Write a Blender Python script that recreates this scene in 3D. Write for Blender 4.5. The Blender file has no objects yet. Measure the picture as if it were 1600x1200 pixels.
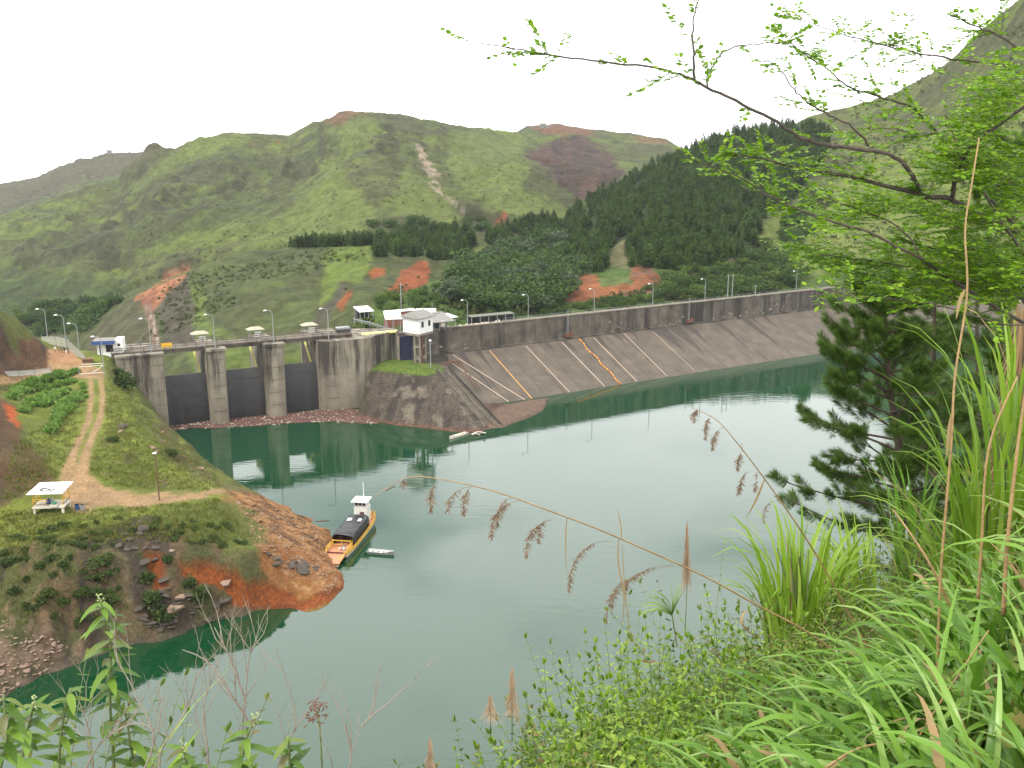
import bpy, bmesh, math, random
import numpy as np
from mathutils import Vector, Matrix
random.seed(7); np.random.seed(7)
R = math.radians
scene = bpy.context.scene
col = scene.collection

# ---------------------------------------------------------------- camera
CAMH = 63.0; FPX = 1500.0
PITCH = math.atan(350/1500.0)
cd = bpy.data.cameras.new('camera'); cam = bpy.data.objects.new('camera', cd); col.objects.link(cam)
cam.location = (0, 0, CAMH); cam.rotation_euler = (math.pi/2 - PITCH, 0, 0)
cd.sensor_width = 36; cd.lens = 36*FPX/1600; cd.clip_start = 0.1; cd.clip_end = 6000
scene.camera = cam

# ---------------------------------------------------------------- sky, sun, exposure
SUN_EL, SUN_AZ = R(52), R(215)      # azimuth clockwise from +Y
w = bpy.data.worlds.new('World'); scene.world = w; w.use_nodes = True
nt = w.node_tree; nt.nodes.clear()
out = nt.nodes.new('ShaderNodeOutputWorld'); bg = nt.nodes.new('ShaderNodeBackground')
sk = nt.nodes.new('ShaderNodeTexSky'); sk.sky_type = 'NISHITA'; sk.sun_disc = False
sk.sun_elevation = SUN_EL; sk.sun_rotation = SUN_AZ
tc = nt.nodes.new('ShaderNodeTexCoord'); mp = nt.nodes.new('ShaderNodeMapping'); mp.inputs['Scale'].default_value = (1.2, 1.2, 5.0)
nz = nt.nodes.new('ShaderNodeTexNoise'); nz.inputs['Scale'].default_value = 1.7; nz.inputs['Detail'].default_value = 8; nz.inputs['Roughness'].default_value = .55
cr = nt.nodes.new('ShaderNodeValToRGB'); cr.color_ramp.elements[0].position = .34; cr.color_ramp.elements[0].color = (.72, .72, .72, 1)
cr.color_ramp.elements[1].position = .5; cr.color_ramp.elements[1].color = (1, 1, 1, 1)
nz2 = nt.nodes.new('ShaderNodeTexNoise'); nz2.inputs['Scale'].default_value = 2.6; nz2.inputs['Detail'].default_value = 6
cr2 = nt.nodes.new('ShaderNodeValToRGB'); cr2.color_ramp.elements[0].position = .24; cr2.color_ramp.elements[0].color = (7.6, 8.5, 8.8, 1)
cr2.color_ramp.elements[1].position = .46; cr2.color_ramp.elements[1].color = (20.0, 20.1, 20.0, 1)
mx = nt.nodes.new('ShaderNodeMix'); mx.data_type = 'RGBA'
L = nt.links
L.new(tc.outputs['Generated'], mp.inputs['Vector']); L.new(mp.outputs[0], nz.inputs['Vector']); L.new(mp.outputs[0], nz2.inputs['Vector'])
L.new(nz.outputs['Fac'], cr.inputs[0]); L.new(nz2.outputs['Fac'], cr2.inputs[0])
L.new(cr.outputs[0], mx.inputs['Factor']); L.new(sk.outputs[0], mx.inputs['A']); L.new(cr2.outputs[0], mx.inputs['B'])
L.new(mx.outputs['Result'], bg.inputs['Color']); bg.inputs['Strength'].default_value = 0.1
L.new(bg.outputs[0], out.inputs[0])
sd = bpy.data.lights.new('sun', 'SUN'); sd.energy = 2.7; sd.angle = R(10); sd.color = (1, .95, .87)
so = bpy.data.objects.new('sun', sd); col.objects.link(so)
so.rotation_euler = Vector((-math.sin(SUN_AZ)*math.cos(SUN_EL), -math.cos(SUN_AZ)*math.cos(SUN_EL), -math.sin(SUN_EL))).to_track_quat('-Z', 'Y').to_euler()
scene.view_settings.view_transform = 'Standard'; scene.view_settings.look = 'None'
scene.view_settings.exposure = 0.34; scene.view_settings.gamma = 1
scene.render.engine = 'CYCLES'

# ---------------------------------------------------------------- pixel <-> world
CC, SS = math.cos(PITCH), math.sin(PITCH)
def uv(px, py):
    a = np.asarray(px, float)-800; b = 600-np.asarray(py, float)
    dy = FPX*CC+b*SS
    return a/dy, (-FPX*SS+b*CC)/dy
def PY(px, py, Y):
    u, v = uv(px, py); return Vector((float(u)*Y, Y, CAMH+float(v)*Y))
def PZ(px, py, z):
    u, v = uv(px, py); Y = (z-CAMH)/float(v); return Vector((float(u)*Y, Y, z))
def proj(x, y, z):
    d = y*CC-(z-CAMH)*SS; h = y*SS+(z-CAMH)*CC
    d = np.where(np.abs(d) < 1e-6, 1e-6, d)
    return 800+FPX*x/d, 600-FPX*h/d

# ---------------------------------------------------------------- noise
def _h(i, j, s):
    n = (i.astype(np.int64)*374761393 + j.astype(np.int64)*668265263 + s*982451653) & 0xffffffff
    n = ((n ^ (n >> 13))*1274126177) & 0xffffffff
    return ((n ^ (n >> 16)) & 0xffff)/65535.0
def vn(x, y, s=0):
    x = np.asarray(x, float); y = np.asarray(y, float)
    i = np.floor(x); j = np.floor(y); fx = x-i; fy = y-j
    fx = fx*fx*fx*(fx*(fx*6-15)+10); fy = fy*fy*fy*(fy*(fy*6-15)+10)
    a = _h(i, j, s); b = _h(i+1, j, s); c = _h(i, j+1, s); d = _h(i+1, j+1, s)
    return (a+(b-a)*fx)*(1-fy)+(c+(d-c)*fx)*fy
def fbm(x, y, o=5, s=0, g=.5):
    t = 0; a = 1; n = 0
    for k in range(o):
        t = t+a*vn(x*2**k+k*17.3, y*2**k-k*9.1, s+k); n += a; a *= g
    return t/n
def ridged(x, y, o=5, s=0, g=.5):
    t = 0; a = 1; n = 0
    for k in range(o):
        t = t+a*(1-np.abs(2*vn(x*2**k+k*7.7, y*2**k-k*3.1, s+k)-1)); n += a; a *= g
    return t/n
def sst(a, b, x):
    t = np.clip((x-a)/(b-a), 0, 1); return t*t*(3-2*t)
def poly_sd(px, py, poly):
    "signed distance, positive inside"
    px = np.asarray(px, float); py = np.asarray(py, float)
    d = np.full(px.shape, 1e9); ins = np.zeros(px.shape, bool); n = len(poly)
    for k in range(n):
        x0, y0 = poly[k]; x1, y1 = poly[(k+1) % n]
        ex, ey = x1-x0, y1-y0; q = ex*ex+ey*ey+1e-9
        t = np.clip(((px-x0)*ex+(py-y0)*ey)/q, 0, 1)
        d = np.minimum(d, np.hypot(px-x0-t*ex, py-y0-t*ey))
        c = ((y0 > py) != (y1 > py)) & (px < (x1-x0)*(py-y0)/((y1-y0) if y1 != y0 else 1e-9)+x0)
        ins ^= c
    return np.where(ins, d, -d)
def line_d(px, py, pts):
    d = np.full(np.shape(px), 1e9)
    for (x0, y0), (x1, y1) in zip(pts[:-1], pts[1:]):
        ex, ey = x1-x0, y1-y0; q = ex*ex+ey*ey+1e-9
        t = np.clip(((px-x0)*ex+(py-y0)*ey)/q, 0, 1)
        d = np.minimum(d, np.hypot(px-x0-t*ex, py-y0-t*ey))
    return d

# ---------------------------------------------------------------- materials
def principled(name):
    m = bpy.data.materials.new(name); m.use_nodes = True
    return m, m.node_tree, m.node_tree.nodes['Principled BSDF']
def mat(name, c, rough=.75, var=.25, scale=1.5, bump=.3, bscale=None, metal=0, c2=None, stain=None, sstr=.6, sscale=.5, bdist=.05, zdark=None):
    m, t, p = principled(name)
    tc = t.nodes.new('ShaderNodeTexCoord'); n = t.nodes.new('ShaderNodeTexNoise')
    n.inputs['Scale'].default_value = scale; n.inputs['Detail'].default_value = 8; n.inputs['Roughness'].default_value = .6
    t.links.new(tc.outputs['Object'], n.inputs['Vector'])
    r = t.nodes.new('ShaderNodeValToRGB'); r.color_ramp.elements[0].position = .3; r.color_ramp.elements[1].position = .7
    a = c2 if c2 else tuple(x*(1-var) for x in c)
    r.color_ramp.elements[0].color = (*a, 1); r.color_ramp.elements[1].color = (*[min(1, x*(1+(0 if c2 else var*.6))) for x in c], 1)
    t.links.new(n.outputs['Fac'], r.inputs[0]); o = r.outputs[0]
    if stain:                                   # dark weathering streaks that run down the concrete
        mp = t.nodes.new('ShaderNodeMapping'); mp.inputs['Scale'].default_value = (1, 1, .09)
        n2 = t.nodes.new('ShaderNodeTexNoise'); n2.inputs['Scale'].default_value = sscale; n2.inputs['Detail'].default_value = 7; n2.inputs['Roughness'].default_value = .65
        t.links.new(tc.outputs['Object'], mp.inputs[0]); t.links.new(mp.outputs[0], n2.inputs['Vector'])
        r2 = t.nodes.new('ShaderNodeMapRange'); r2.inputs[1].default_value = .44; r2.inputs[2].default_value = .60; r2.inputs[4].default_value = sstr
        t.links.new(n2.outputs['Fac'], r2.inputs[0])
        fo = r2.outputs[0]
        if zdark:                               # the part above the usual water level is weathered darker
            sx_ = t.nodes.new('ShaderNodeSeparateXYZ'); t.links.new(tc.outputs['Object'], sx_.inputs[0]); ad = t.nodes.new('ShaderNodeMath'); ad.operation = 'MULTIPLY_ADD'; ad.inputs[1].default_value = 7.0
            n4 = t.nodes.new('ShaderNodeTexNoise'); n4.inputs['Scale'].default_value = .5; n4.inputs['Detail'].default_value = 5; t.links.new(tc.outputs['Object'], n4.inputs['Vector']); t.links.new(n4.outputs['Fac'], ad.inputs[0]); t.links.new(sx_.outputs['Z'], ad.inputs[2])
            r4 = t.nodes.new('ShaderNodeMapRange'); r4.inputs[1].default_value = zdark[0]+3.5; r4.inputs[2].default_value = zdark[1]+3.5; r4.inputs[3].default_value = .35; r4.inputs[4].default_value = 1.25; t.links.new(ad.outputs[0], r4.inputs[0])
            mu = t.nodes.new('ShaderNodeMath'); mu.operation = 'MULTIPLY'; mu.use_clamp = True; t.links.new(r2.outputs[0], mu.inputs[0]); t.links.new(r4.outputs[0], mu.inputs[1]); fo = mu.outputs[0]
        mx = t.nodes.new('ShaderNodeMix'); mx.data_type = 'RGBA'; mx.inputs['B'].default_value = (*stain, 1)
        t.links.new(fo, mx.inputs['Factor']); t.links.new(o, mx.inputs['A']); o = mx.outputs['Result']
    t.links.new(o, p.inputs['Base Color']); p.inputs['Roughness'].default_value = rough; p.inputs['Metallic'].default_value = metal
    if bump:
        b = t.nodes.new('ShaderNodeBump'); b.inputs['Strength'].default_value = bump; b.inputs['Distance'].default_value = bdist
        n3 = t.nodes.new('ShaderNodeTexNoise'); n3.inputs['Scale'].default_value = bscale or scale*5; n3.inputs['Detail'].default_value = 6
        t.links.new(tc.outputs['Object'], n3.inputs['Vector']); t.links.new(n3.outputs['Fac'], b.inputs['Height']); t.links.new(b.outputs[0], p.inputs['Normal'])
    return m
def leafmat(name, cols, trans=.35, rough=.5, noise=0, spec=None):
    "leaf: one tone per leaf, part of the light passes through"
    m, t, p = principled(name); p.inputs['Roughness'].default_value = rough; p.inputs['Specular IOR Level'].default_value = spec if spec is not None else (.35 if trans >= .33 else .08)
    g = t.nodes.new('ShaderNodeNewGeometry'); r = t.nodes.new('ShaderNodeValToRGB')
    e = r.color_ramp.elements
    while len(e) < len(cols): e.new(.5)
    for i, c in enumerate(cols): e[i].position = i/(len(cols)-1) if len(cols) > 1 else 0; e[i].color = (*c, 1)
    t.links.new(g.outputs['Random Per Island'], r.inputs[0]); o = r.outputs[0]
    if noise:
        oi = t.nodes.new('ShaderNodeTexCoord'); n = t.nodes.new('ShaderNodeTexNoise'); n.inputs['Scale'].default_value = noise
        t.links.new(oi.outputs['Object'], n.inputs['Vector'])
        mr = t.nodes.new('ShaderNodeMapRange'); mr.inputs[1].default_value = .3; mr.inputs[2].default_value = .7; mr.inputs[3].default_value = .6; mr.inputs[4].default_value = 1.3
        t.links.new(n.outputs['Fac'], mr.inputs[0]); v = t.nodes.new('ShaderNodeVectorMath'); v.operation = 'SCALE'
        t.links.new(o, v.inputs[0]); t.links.new(mr.outputs[0], v.inputs['Scale']); o = v.outputs[0]
    t.links.new(o, p.inputs['Base Color'])
    tr = t.nodes.new('ShaderNodeBsdfTranslucent'); t.links.new(o, tr.inputs['Color'])
    ms = t.nodes.new('ShaderNodeMixShader'); ms.inputs[0].default_value = trans
    t.links.new(p.outputs[0], ms.inputs[1]); t.links.new(tr.outputs[0], ms.inputs[2])
    t.links.new(ms.outputs[0], t.nodes['Material Output'].inputs[0])
    return m
def groundmat(name, nscale, bump, bdist, fine=1.0):
    "terrain: colour attribute of the soil, rock and grass, broken up by fine noise"
    m, t, p = principled(name); p.inputs['Roughness'].default_value = .95; p.inputs['Specular IOR Level'].default_value = .15
    a = t.nodes.new('ShaderNodeAttribute'); a.attribute_name = 'Col'
    tc = t.nodes.new('ShaderNodeTexCoord'); n = t.nodes.new('ShaderNodeTexNoise'); n.inputs['Scale'].default_value = nscale
    n.inputs['Detail'].default_value = 10; n.inputs['Roughness'].default_value = .72; t.links.new(tc.outputs['Object'], n.inputs['Vector'])
    mr = t.nodes.new('ShaderNodeMapRange'); mr.inputs[1].default_value = .34; mr.inputs[2].default_value = .66
    mr.inputs[3].default_value = 1-.45*fine; mr.inputs[4].default_value = 1+.4*fine
    t.links.new(n.outputs['Fac'], mr.inputs[0]); v = t.nodes.new('ShaderNodeVectorMath'); v.operation = 'SCALE'
    t.links.new(a.outputs['Color'], v.inputs[0]); t.links.new(mr.outputs[0], v.inputs['Scale']); t.links.new(v.outputs[0], p.inputs['Base Color'])
    b = t.nodes.new('ShaderNodeBump'); b.inputs['Strength'].default_value = bump; b.inputs['Distance'].default_value = bdist
    t.links.new(n.outputs['Fac'], b.inputs['Height']); t.links.new(b.outputs[0], p.inputs['Normal'])
    return m

# ---------------------------------------------------------------- mesh builder
class MB:
    def __init__(s): s.v = []; s.f = []; s.m = []; s.mi = 0
    def add(s, vs, fs, mi=None):
        o = len(s.v); s.v.extend([tuple(q) for q in vs]); s.f.extend([tuple(i+o for i in f) for f in fs]); s.m.extend([s.mi if mi is None else mi]*len(fs))
    def box(s, c, size, rz=0, mi=None, M=None):
        hx, hy, hz = size[0]/2, size[1]/2, size[2]/2
        vs = [Vector((x, y, z)) for z in (-hz, hz) for x, y in ((-hx, -hy), (hx, -hy), (hx, hy), (-hx, hy))]
        A = Matrix.Translation(Vector(c)) @ Matrix.Rotation(rz, 4, 'Z')
        if M is not None: A = A @ M
        s.add([A @ q for q in vs], [(3, 2, 1, 0), (4, 5, 6, 7), (0, 1, 5, 4), (1, 2, 6, 5), (2, 3, 7, 6), (3, 0, 4, 7)], mi)
        return s
    def beam(s, a, b, w, h=None, mi=None):
        a = Vector(a); b = Vector(b); d = b-a; h = h or w
        if d.length < 1e-6: return s
        s.box((a+b)/2, (w, h, d.length), 0, mi, d.to_track_quat('Z', 'Y').to_matrix().to_4x4()); return s
    def prism(s, poly, z0, z1, mi=None):
        "vertical prism; z0/z1 numbers or lists per corner"
        n = len(poly); a = z0 if hasattr(z0, '__len__') else [z0]*n; b = z1 if hasattr(z1, '__len__') else [z1]*n
        ar = sum(poly[i][0]*poly[(i+1) % n][1]-poly[(i+1) % n][0]*poly[i][1] for i in range(n))
        if ar < 0: poly = poly[::-1]; a = list(a)[::-1]; b = list(b)[::-1]
        vs = [(p[0], p[1], z) for p, z in zip(poly, a)]+[(p[0], p[1], z) for p, z in zip(poly, b)]
        s.add(vs, [tuple(range(n))[::-1], tuple(range(n, 2*n))]+[(i, (i+1) % n, n+(i+1) % n, n+i) for i in range(n)], mi); return s
    def tube(s, pts, rad, n=6, mi=None, cap=True):
        pts = [Vector(p) for p in pts]; m = len(pts); rs = rad if hasattr(rad, '__len__') else [rad]*m
        vs = []; ref = None
        for i, p in enumerate(pts):
            d = (pts[min(i+1, m-1)]-pts[max(i-1, 0)])
            d = d.normalized() if d.length > 1e-9 else Vector((0, 0, 1))
            if ref is None: ref = Vector((1, 0, 0)) if abs(d.x) < .8 else Vector((0, 1, 0))
            e = (ref-d*ref.dot(d)); e = e.normalized() if e.length > 1e-6 else d.orthogonal().normalized(); ref = e; g = d.cross(e)
            for k in range(n):
                a = 2*math.pi*k/n; vs.append(p+(e*math.cos(a)+g*math.sin(a))*rs[i])
        fs = [(i*n+k, i*n+(k+1) % n, (i+1)*n+(k+1) % n, (i+1)*n+k) for i in range(m-1) for k in range(n)]
        if cap: fs += [tuple(range(n))[::-1], tuple(range((m-1)*n, m*n))]
        s.add(vs, fs, mi); return s
    def build(s, name, mats, parent=None, smooth=False, loc=None):
        me = bpy.data.meshes.new(name); me.from_pydata(s.v, [], s.f)
        for m in (mats if isinstance(mats, (list, tuple)) else [mats]): me.materials.append(m)
        if any(s.m): me.polygons.foreach_set('material_index', s.m)
        if smooth: me.polygons.foreach_set('use_smooth', [True]*len(me.polygons))
        me.update(); o = bpy.data.objects.new(name, me); col.objects.link(o)
        if parent is not None: o.parent = parent
        if loc is not None: o.location = loc
        return o
def tag(o, label=None, cat=None, group=None, kind=None):
    if label: o['label'] = label
    if cat: o['category'] = cat
    if group: o['group'] = group
    if kind: o['kind'] = kind
    return o
def empty(name, loc, rz=0, label=None, cat=None, group=None):
    o = bpy.data.objects.new(name, None); col.objects.link(o); o.location = loc; o.rotation_euler = (0, 0, rz); o.empty_display_size = .2
    return tag(o, label, cat, group)
def copy_tree(o, parent=None):
    c = o.copy(); col.objects.link(c)
    if parent is not None: c.parent = parent
    for ch in [x for x in bpy.data.objects if x.parent == o]: copy_tree(ch, c)
    return c
def grid_mesh(name, X, Y, Z, C, m, smooth=True):
    r, c = X.shape; me = bpy.data.meshes.new(name)
    i = np.arange(r*c).reshape(r, c)
    q = np.stack([i[:-1, :-1], i[:-1, 1:], i[1:, 1:], i[1:, :-1]], -1).reshape(-1, 4)
    me.vertices.add(r*c); me.vertices.foreach_set('co', np.stack([X, Y, Z], -1).astype(np.float32).ravel())
    me.loops.add(q.size); me.loops.foreach_set('vertex_index', q.astype(np.int32).ravel())
    me.polygons.add(len(q)); me.polygons.foreach_set('loop_start', np.arange(0, q.size, 4, dtype=np.int32))
    me.update(calc_edges=True)
    me.polygons.foreach_set('use_smooth', np.full(len(q), smooth))
    ca = me.color_attributes.new('Col', 'FLOAT_COLOR', 'POINT')
    ca.data.foreach_set('color', np.concatenate([C.reshape(-1, 3), np.ones((r*c, 1))], 1).astype(np.float32).ravel())
    me.materials.append(m); o = bpy.data.objects.new(name, me); col.objects.link(o); me.validate(); return o
def mixc(C, c, k): return C*(1-k[..., None])+np.array(c)*k[..., None]
# ================================================================ THE HILLS (one sheet behind the dam)
NU, NY = 660, 430
UU = np.linspace(-.80, .80, NU); YY = 232*np.power(2600/232., np.linspace(0, 1, NY))
GU, GY = np.meshgrid(UU, YY)
GX = GU*GY
def landform(ridge, foot, back=.35, prof=1.0, front=.5, jag=0, seed=1, jsc=30.):
    "ridge: (px, py, depth); foot: (px, depth, height)"
    ru, rv = zip(*[uv(a, b) for a, b, _ in ridge]); ru = np.array(ru, float); rv = np.array(rv, float)
    rY = np.interp(UU, ru, [r[2] for r in ridge]); zr = CAMH+np.interp(UU, ru, rv)*rY
    fu = [uv(a, 450)[0] for a, _, _ in foot]; fY = np.interp(UU, fu, [r[1] for r in foot]); fz = np.interp(UU, fu, [r[2] for r in foot])
    # let ridge and foot wander a little in depth so that spurs and gullies form
    t = (GY-fY)/(rY-fY); tc = np.clip(t, 0, 1)
    z = fz+(zr-fz)*np.power(tc, prof)
    z = np.where(t < 0, fz-(fY-GY)*front, z)
    z = np.where(t > 1, zr-(GY-rY)*back, z)
    du = np.maximum(np.maximum(ru[0]-GU, GU-ru[-1]), 0)          # the spur ends beyond its own ridge line
    return z-du*700-sst(0, .05, du)*8, tc
A, _ = landform([(-400, 300, 1500), (-60, 290, 1500), (0, 286, 1500), (60, 276, 1500), (105, 253, 1450), (165, 236, 1400), (232, 234, 1400), (330, 260, 1400), (600, 330, 1400)],
                [(-400, 1000, -30), (800, 1000, -30)])
B, tB = landform([(-400, 420, 760), (-100, 372, 760), (0, 338, 770), (60, 318, 780), (120, 298, 790), (185, 273, 800), (232, 236, 810), (300, 219, 820), (355, 207, 830), (400, 209, 850), (452, 215, 860),
                 (490, 192, 850), (530, 175, 840), (580, 173, 840), (640, 177, 840), (700, 194, 860), (760, 201, 880), (815, 207, 900), (870, 235, 900), (960, 260, 900), (1100, 330, 900)],
                [(-400, 520, -35), (100, 520, -30), (400, 500, -10), (600, 480, 12), (800, 500, 20), (1000, 520, 25)], prof=.93)
B2, tB2 = landform([(700, 260, 1120), (780, 225, 1120), (822, 197, 1120), (870, 193, 1120), (930, 203, 1120), (1000, 212, 1120), (1040, 218, 1110), (1056, 228, 1100), (1100, 250, 1100), (1250, 290, 1100)],
                [(700, 620, 30), (1250, 660, 30)], prof=.9)
C_, tC = landform([(60, 560, 400), (150, 508, 400), (200, 472, 405), (250, 445, 410), (300, 424, 420), (345, 408, 425), (400, 397, 430), (480, 384, 440), (580, 380, 445), (640, 392, 440), (700, 402, 430), (745, 425, 420), (800, 455, 400), (860, 490, 380)],
                [(60, 330, -30), (200, 300, -12), (330, 278, -3), (500, 272, 6), (560, 276, 15.5), (700, 284, 15.5), (860, 300, 15)], prof=.72, back=.12)
D_, tD = landform([(660, 445, 480), (700, 425, 500), (745, 402, 520), (800, 378, 540), (850, 358, 560), (885, 345, 580), (960, 303, 590), (1010, 275, 590), (1060, 246, 595), (1100, 226, 600), (1150, 208, 610), (1200, 200, 620), (1240, 196, 625), (1290, 205, 630), (1350, 240, 640), (1450, 300, 650)],
                [(660, 300, 14), (850, 308, 14.5), (1000, 322, 14.5), (1250, 365, 14), (1450, 400, 14)], prof=.96)
E_, tE = landform([(1050, 430, 560), (1130, 340, 600), (1180, 260, 640), (1240, 196, 660), (1262, 183, 660), (1300, 172, 655), (1345, 162, 650), (1390, 150, 640), (1430, 128, 620), (1480, 97, 590), (1530, 50, 570), (1600, -8, 540), (1700, -100, 520), (1900, -120, 500)],
                [(1050, 350, 13), (1130, 352, 13), (1250, 362, 14), (1400, 380, 14), (1600, 400, 14), (1900, 400, 14)], prof=.95)
GZ = np.full(GX.shape, -42.0)
layer = np.zeros(GX.shape, int); lt = np.zeros(GX.shape)
for k, (z, t) in enumerate(((A, GY*0), (B, tB), (B2, tB2), (C_, tC), (D_, tD), (E_, tE)), 1):
    up = z > GZ; layer = np.where(up, k, layer); lt = np.where(up, t, lt)
    h = 6.0 if k != 3 else 14.0      # soft union
    GZ = np.maximum(z, GZ)+h*.25*np.clip(1-np.abs(z-GZ)/h, 0, 1)**2
# gullies, spurs, crags
far = sst(300, 800, GY)
spur = ridged(GX/150+3, GY/190, 4, 5)-.55
crag = ridged(GX/38, GY/30, 5, 21)-.55
rockm = sst(.47, .63, fbm(GX/95+9, GY/80+4, 5, 33))*np.isin(layer, (1, 2))+.5*sst(.5, .65, fbm(GX/60, GY/60, 4, 8))*(layer == 4)
terr = vn(GX*.004+fbm(GX/60, GY/60, 3, 3)*2, (GZ+fbm(GX/35, GY/35, 4, 71)*16)/4.6, 4)       # rock ledges
soft = np.where(layer == 2, 36, np.where(layer == 3, 20, np.where(layer == 6, 9, np.where(layer == 5, 10, 7))))
edge = np.sin(np.pi*np.clip(lt, 0, 1))**.6
GZ = GZ+soft*spur*edge+(5+12*rockm)*crag*(.25+.75*edge)*sst(270, 420, GY)+rockm*9.0*(terr-.5)+2.6*(ridged(GX/13, GY/11, 4, 51)-.55)*sst(250, 300, GY)
# the reservoir side of the dam and the spillway chute stay low
_wa = np.array((-41, 250.7)); _wd = np.array((93.4, 59.5)); _wd = _wd/np.linalg.norm(_wd)
dist = -(GX-_wa[0])*_wd[1]+(GY-_wa[1])*_wd[0]; along = (GX-_wa[0])*_wd[0]+(GY-_wa[1])*_wd[1]
hidef = np.where(GX > -41, dist, GY-(262+(GX+41)*.42))
GZ = np.where(GX < -41, np.minimum(GZ, -12+np.maximum(hidef, 0)*1.4), np.minimum(GZ, np.where((hidef < 7) & (along < 285), -14, 15.2+np.maximum(hidef-7, 0)*1.3+np.maximum(along-225, 0)*2.2)))
px, py = proj(GX, GY, GZ)
slope_y = np.gradient(GZ, axis=0)/np.gradient(GY, axis=0); slope_x = np.gradient(GZ, axis=1)/np.gradient(GX, axis=1)
steep = np.hypot(slope_x, slope_y)
g1 = fbm(GX/70, GY/70, 5, 61); g2 = fbm(GX/16, GY/16, 5, 62); g3 = fbm(GX/5, GY/5, 3, 63)
HC = np.zeros(GX.shape+(3,))+np.array((.052, .066, .022))
HC = mixc(HC, (.078, .098, .026), sst(.42, .62, g1))                    # fresh grass
HC = mixc(HC, (.046, .048, .024), sst(.46, .60, g2)*.75); HC = mixc(HC, (.036, .040, .022), sst(.50, .62, fbm(GX/7, GY/7, 4, 64))*sst(.40, .55, fbm(GX/45, GY/45, 4, 65))*.55)               # dry brush
HC = mixc(HC, (.048, .053, .027), np.clip(rockm*sst(.35, .6, g2+.12*crag)*.85, 0, 1))
HC = mixc(HC, (.036, .037, .022), np.clip(sst(.55, 1.05, steep)*.8*(rockm > .12)+rockm*sst(.72, .9, terr)*sst(.45, .6, g2)*.9, 0, 1))
wx = px+14*(fbm(GX/22, GY/22, 4, 91)-.5)*2; wy = py+10*(fbm(GX/22+50, GY/22, 4, 92)-.5)*2
def pm(poly, layers, feather=3.0):
    return sst(-feather, feather, poly_sd(wx, wy, poly))*np.isin(layer, layers)
L4 = (4,); L5 = (5,); L6 = (6,)
HC = mixc(HC, (.060, .052, .034), pm([(-200, 250), (0, 270), (170, 228), (260, 225), (190, 268), (60, 310), (-200, 420)], (1, 2), 8)*.75)
for poly in ([(355, 395), (455, 330), (520, 250), (590, 330), (560, 370)], [(620, 330), (640, 250), (725, 340), (700, 360)], [(235, 265), (300, 225), (370, 215), (300, 250), (200, 300)],
             [(700, 200), (830, 215), (820, 300), (900, 340), (860, 350), (760, 330), (700, 260)], [(500, 200), (560, 182), (600, 200), (540, 240)]):
    HC = mixc(HC, (.082, .104, .029), pm(poly, (2,), 8)*.75)
HC = mixc(HC, (.100, .055, .034), pm([(505, 185), (530, 172), (585, 170), (570, 178), (520, 192)], (2,), 2)*.8)
HC = mixc(HC, (.100, .060, .038), pm([(645, 178), (690, 180), (685, 188), (660, 185)], (2,), 2)*.8)
# pale rock slide and its thread of gravel
sl = sst(5, 1.5, line_d(wx, wy, [(655, 232), (662, 246), (672, 262), (684, 284), (697, 303)])-2)*(layer == 2)
HC = mixc(HC, (.19, .155, .12), sl*sst(.35, .5, fbm(GX/4, GY/6, 3, 3)))
sl = sst(3, 1, line_d(wx, wy, [(697, 303), (714, 318), (726, 340), (730, 352)]))*(layer == 2)
HC = mixc(HC, (.17, .145, .12), sl*.8)
# dark bare earth scar on the far right shoulder
k = pm([(812, 243), (850, 228), (880, 215), (915, 214), (950, 236), (972, 270), (960, 290), (930, 308), (905, 312), (880, 290), (850, 262)], (2, 3), 2.5)
HC = mixc(HC, (.036, .025, .022), k); HC = mixc(HC, (.095, .055, .042), k*sst(.6, .75, ridged(GX/30+wx/60, GY/60, 3, 14))*.35)
k = pm([(832, 201), (850, 192), (925, 200), (935, 208), (900, 212), (850, 208)], (3,), 2); HC = mixc(HC, (.11, .055, .035), k*.85)
k = pm([(990, 214), (1040, 218), (1045, 225), (1000, 224)], (3,), 2); HC = mixc(HC, (.11, .055, .035), k*.8)
for x, y, r in ((58, 305, 6), (20, 290, 6), (388, 224, 5), (440, 222, 4), (775, 348, 8), (780, 336, 5)): HC = mixc(HC, (.14, .05, .028), sst(r, r*.4, np.hypot(wx-x, wy-y))*(layer == 2))
# hill behind the spillway
HC = mixc(HC, (.046, .056, .022), (layer == 4)*.75)
HC = mixc(HC, (.085, .118, .024), pm([(512, 388), (580, 382), (585, 400), (560, 440), (530, 435), (512, 470), (500, 478), (505, 430)], L4, 3)*.8)
HC = mixc(HC, (.085, .120, .024), pm([(300, 470), (310, 440), (330, 500), (370, 535), (440, 560), (520, 520), (520, 600), (300, 600)], L4, 6)*.6)
HC = mixc(HC, (.030, .044, .018), pm([(-200, 440), (100, 425), (200, 440), (235, 455), (160, 520), (100, 570), (-200, 570)], (2,), 10)*.7)
HC = mixc(HC, (.058, .052, .032), pm([(140, 520), (215, 465), (232, 500), (240, 560), (120, 560)], L4, 4)*.75)
k = pm([(215, 462), (232, 455), (262, 440), (292, 426), (298, 432), (284, 448), (262, 468), (248, 482), (238, 486), (222, 478)], L4, 1.6)
HC = mixc(HC, (.23, .105, .055), k); HC = mixc(HC, (.14, .06, .036), k*sst(.5, .6, fbm(GX/3, GY/8, 3, 5)))
k = sst(8, 4, line_d(px+5*(g2-.5), py, [(230, 478), (235, 500), (242, 520), (243, 545)]))*(layer == 4); HC = mixc(HC, (.14, .09, .072), k*.85)
k = sst(2.4, 1, line_d(px+12*(g2-.5), py, [(234, 490), (243, 515), (245, 548)]))*(layer == 4); HC = mixc(HC, (.26, .22, .2), k*.8)
k = pm([(250, 482), (290, 440), (302, 430), (306, 500), (310, 545), (250, 545)], L4, 3); HC = mixc(HC, (.055, .047, .038), k*.85)
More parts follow.
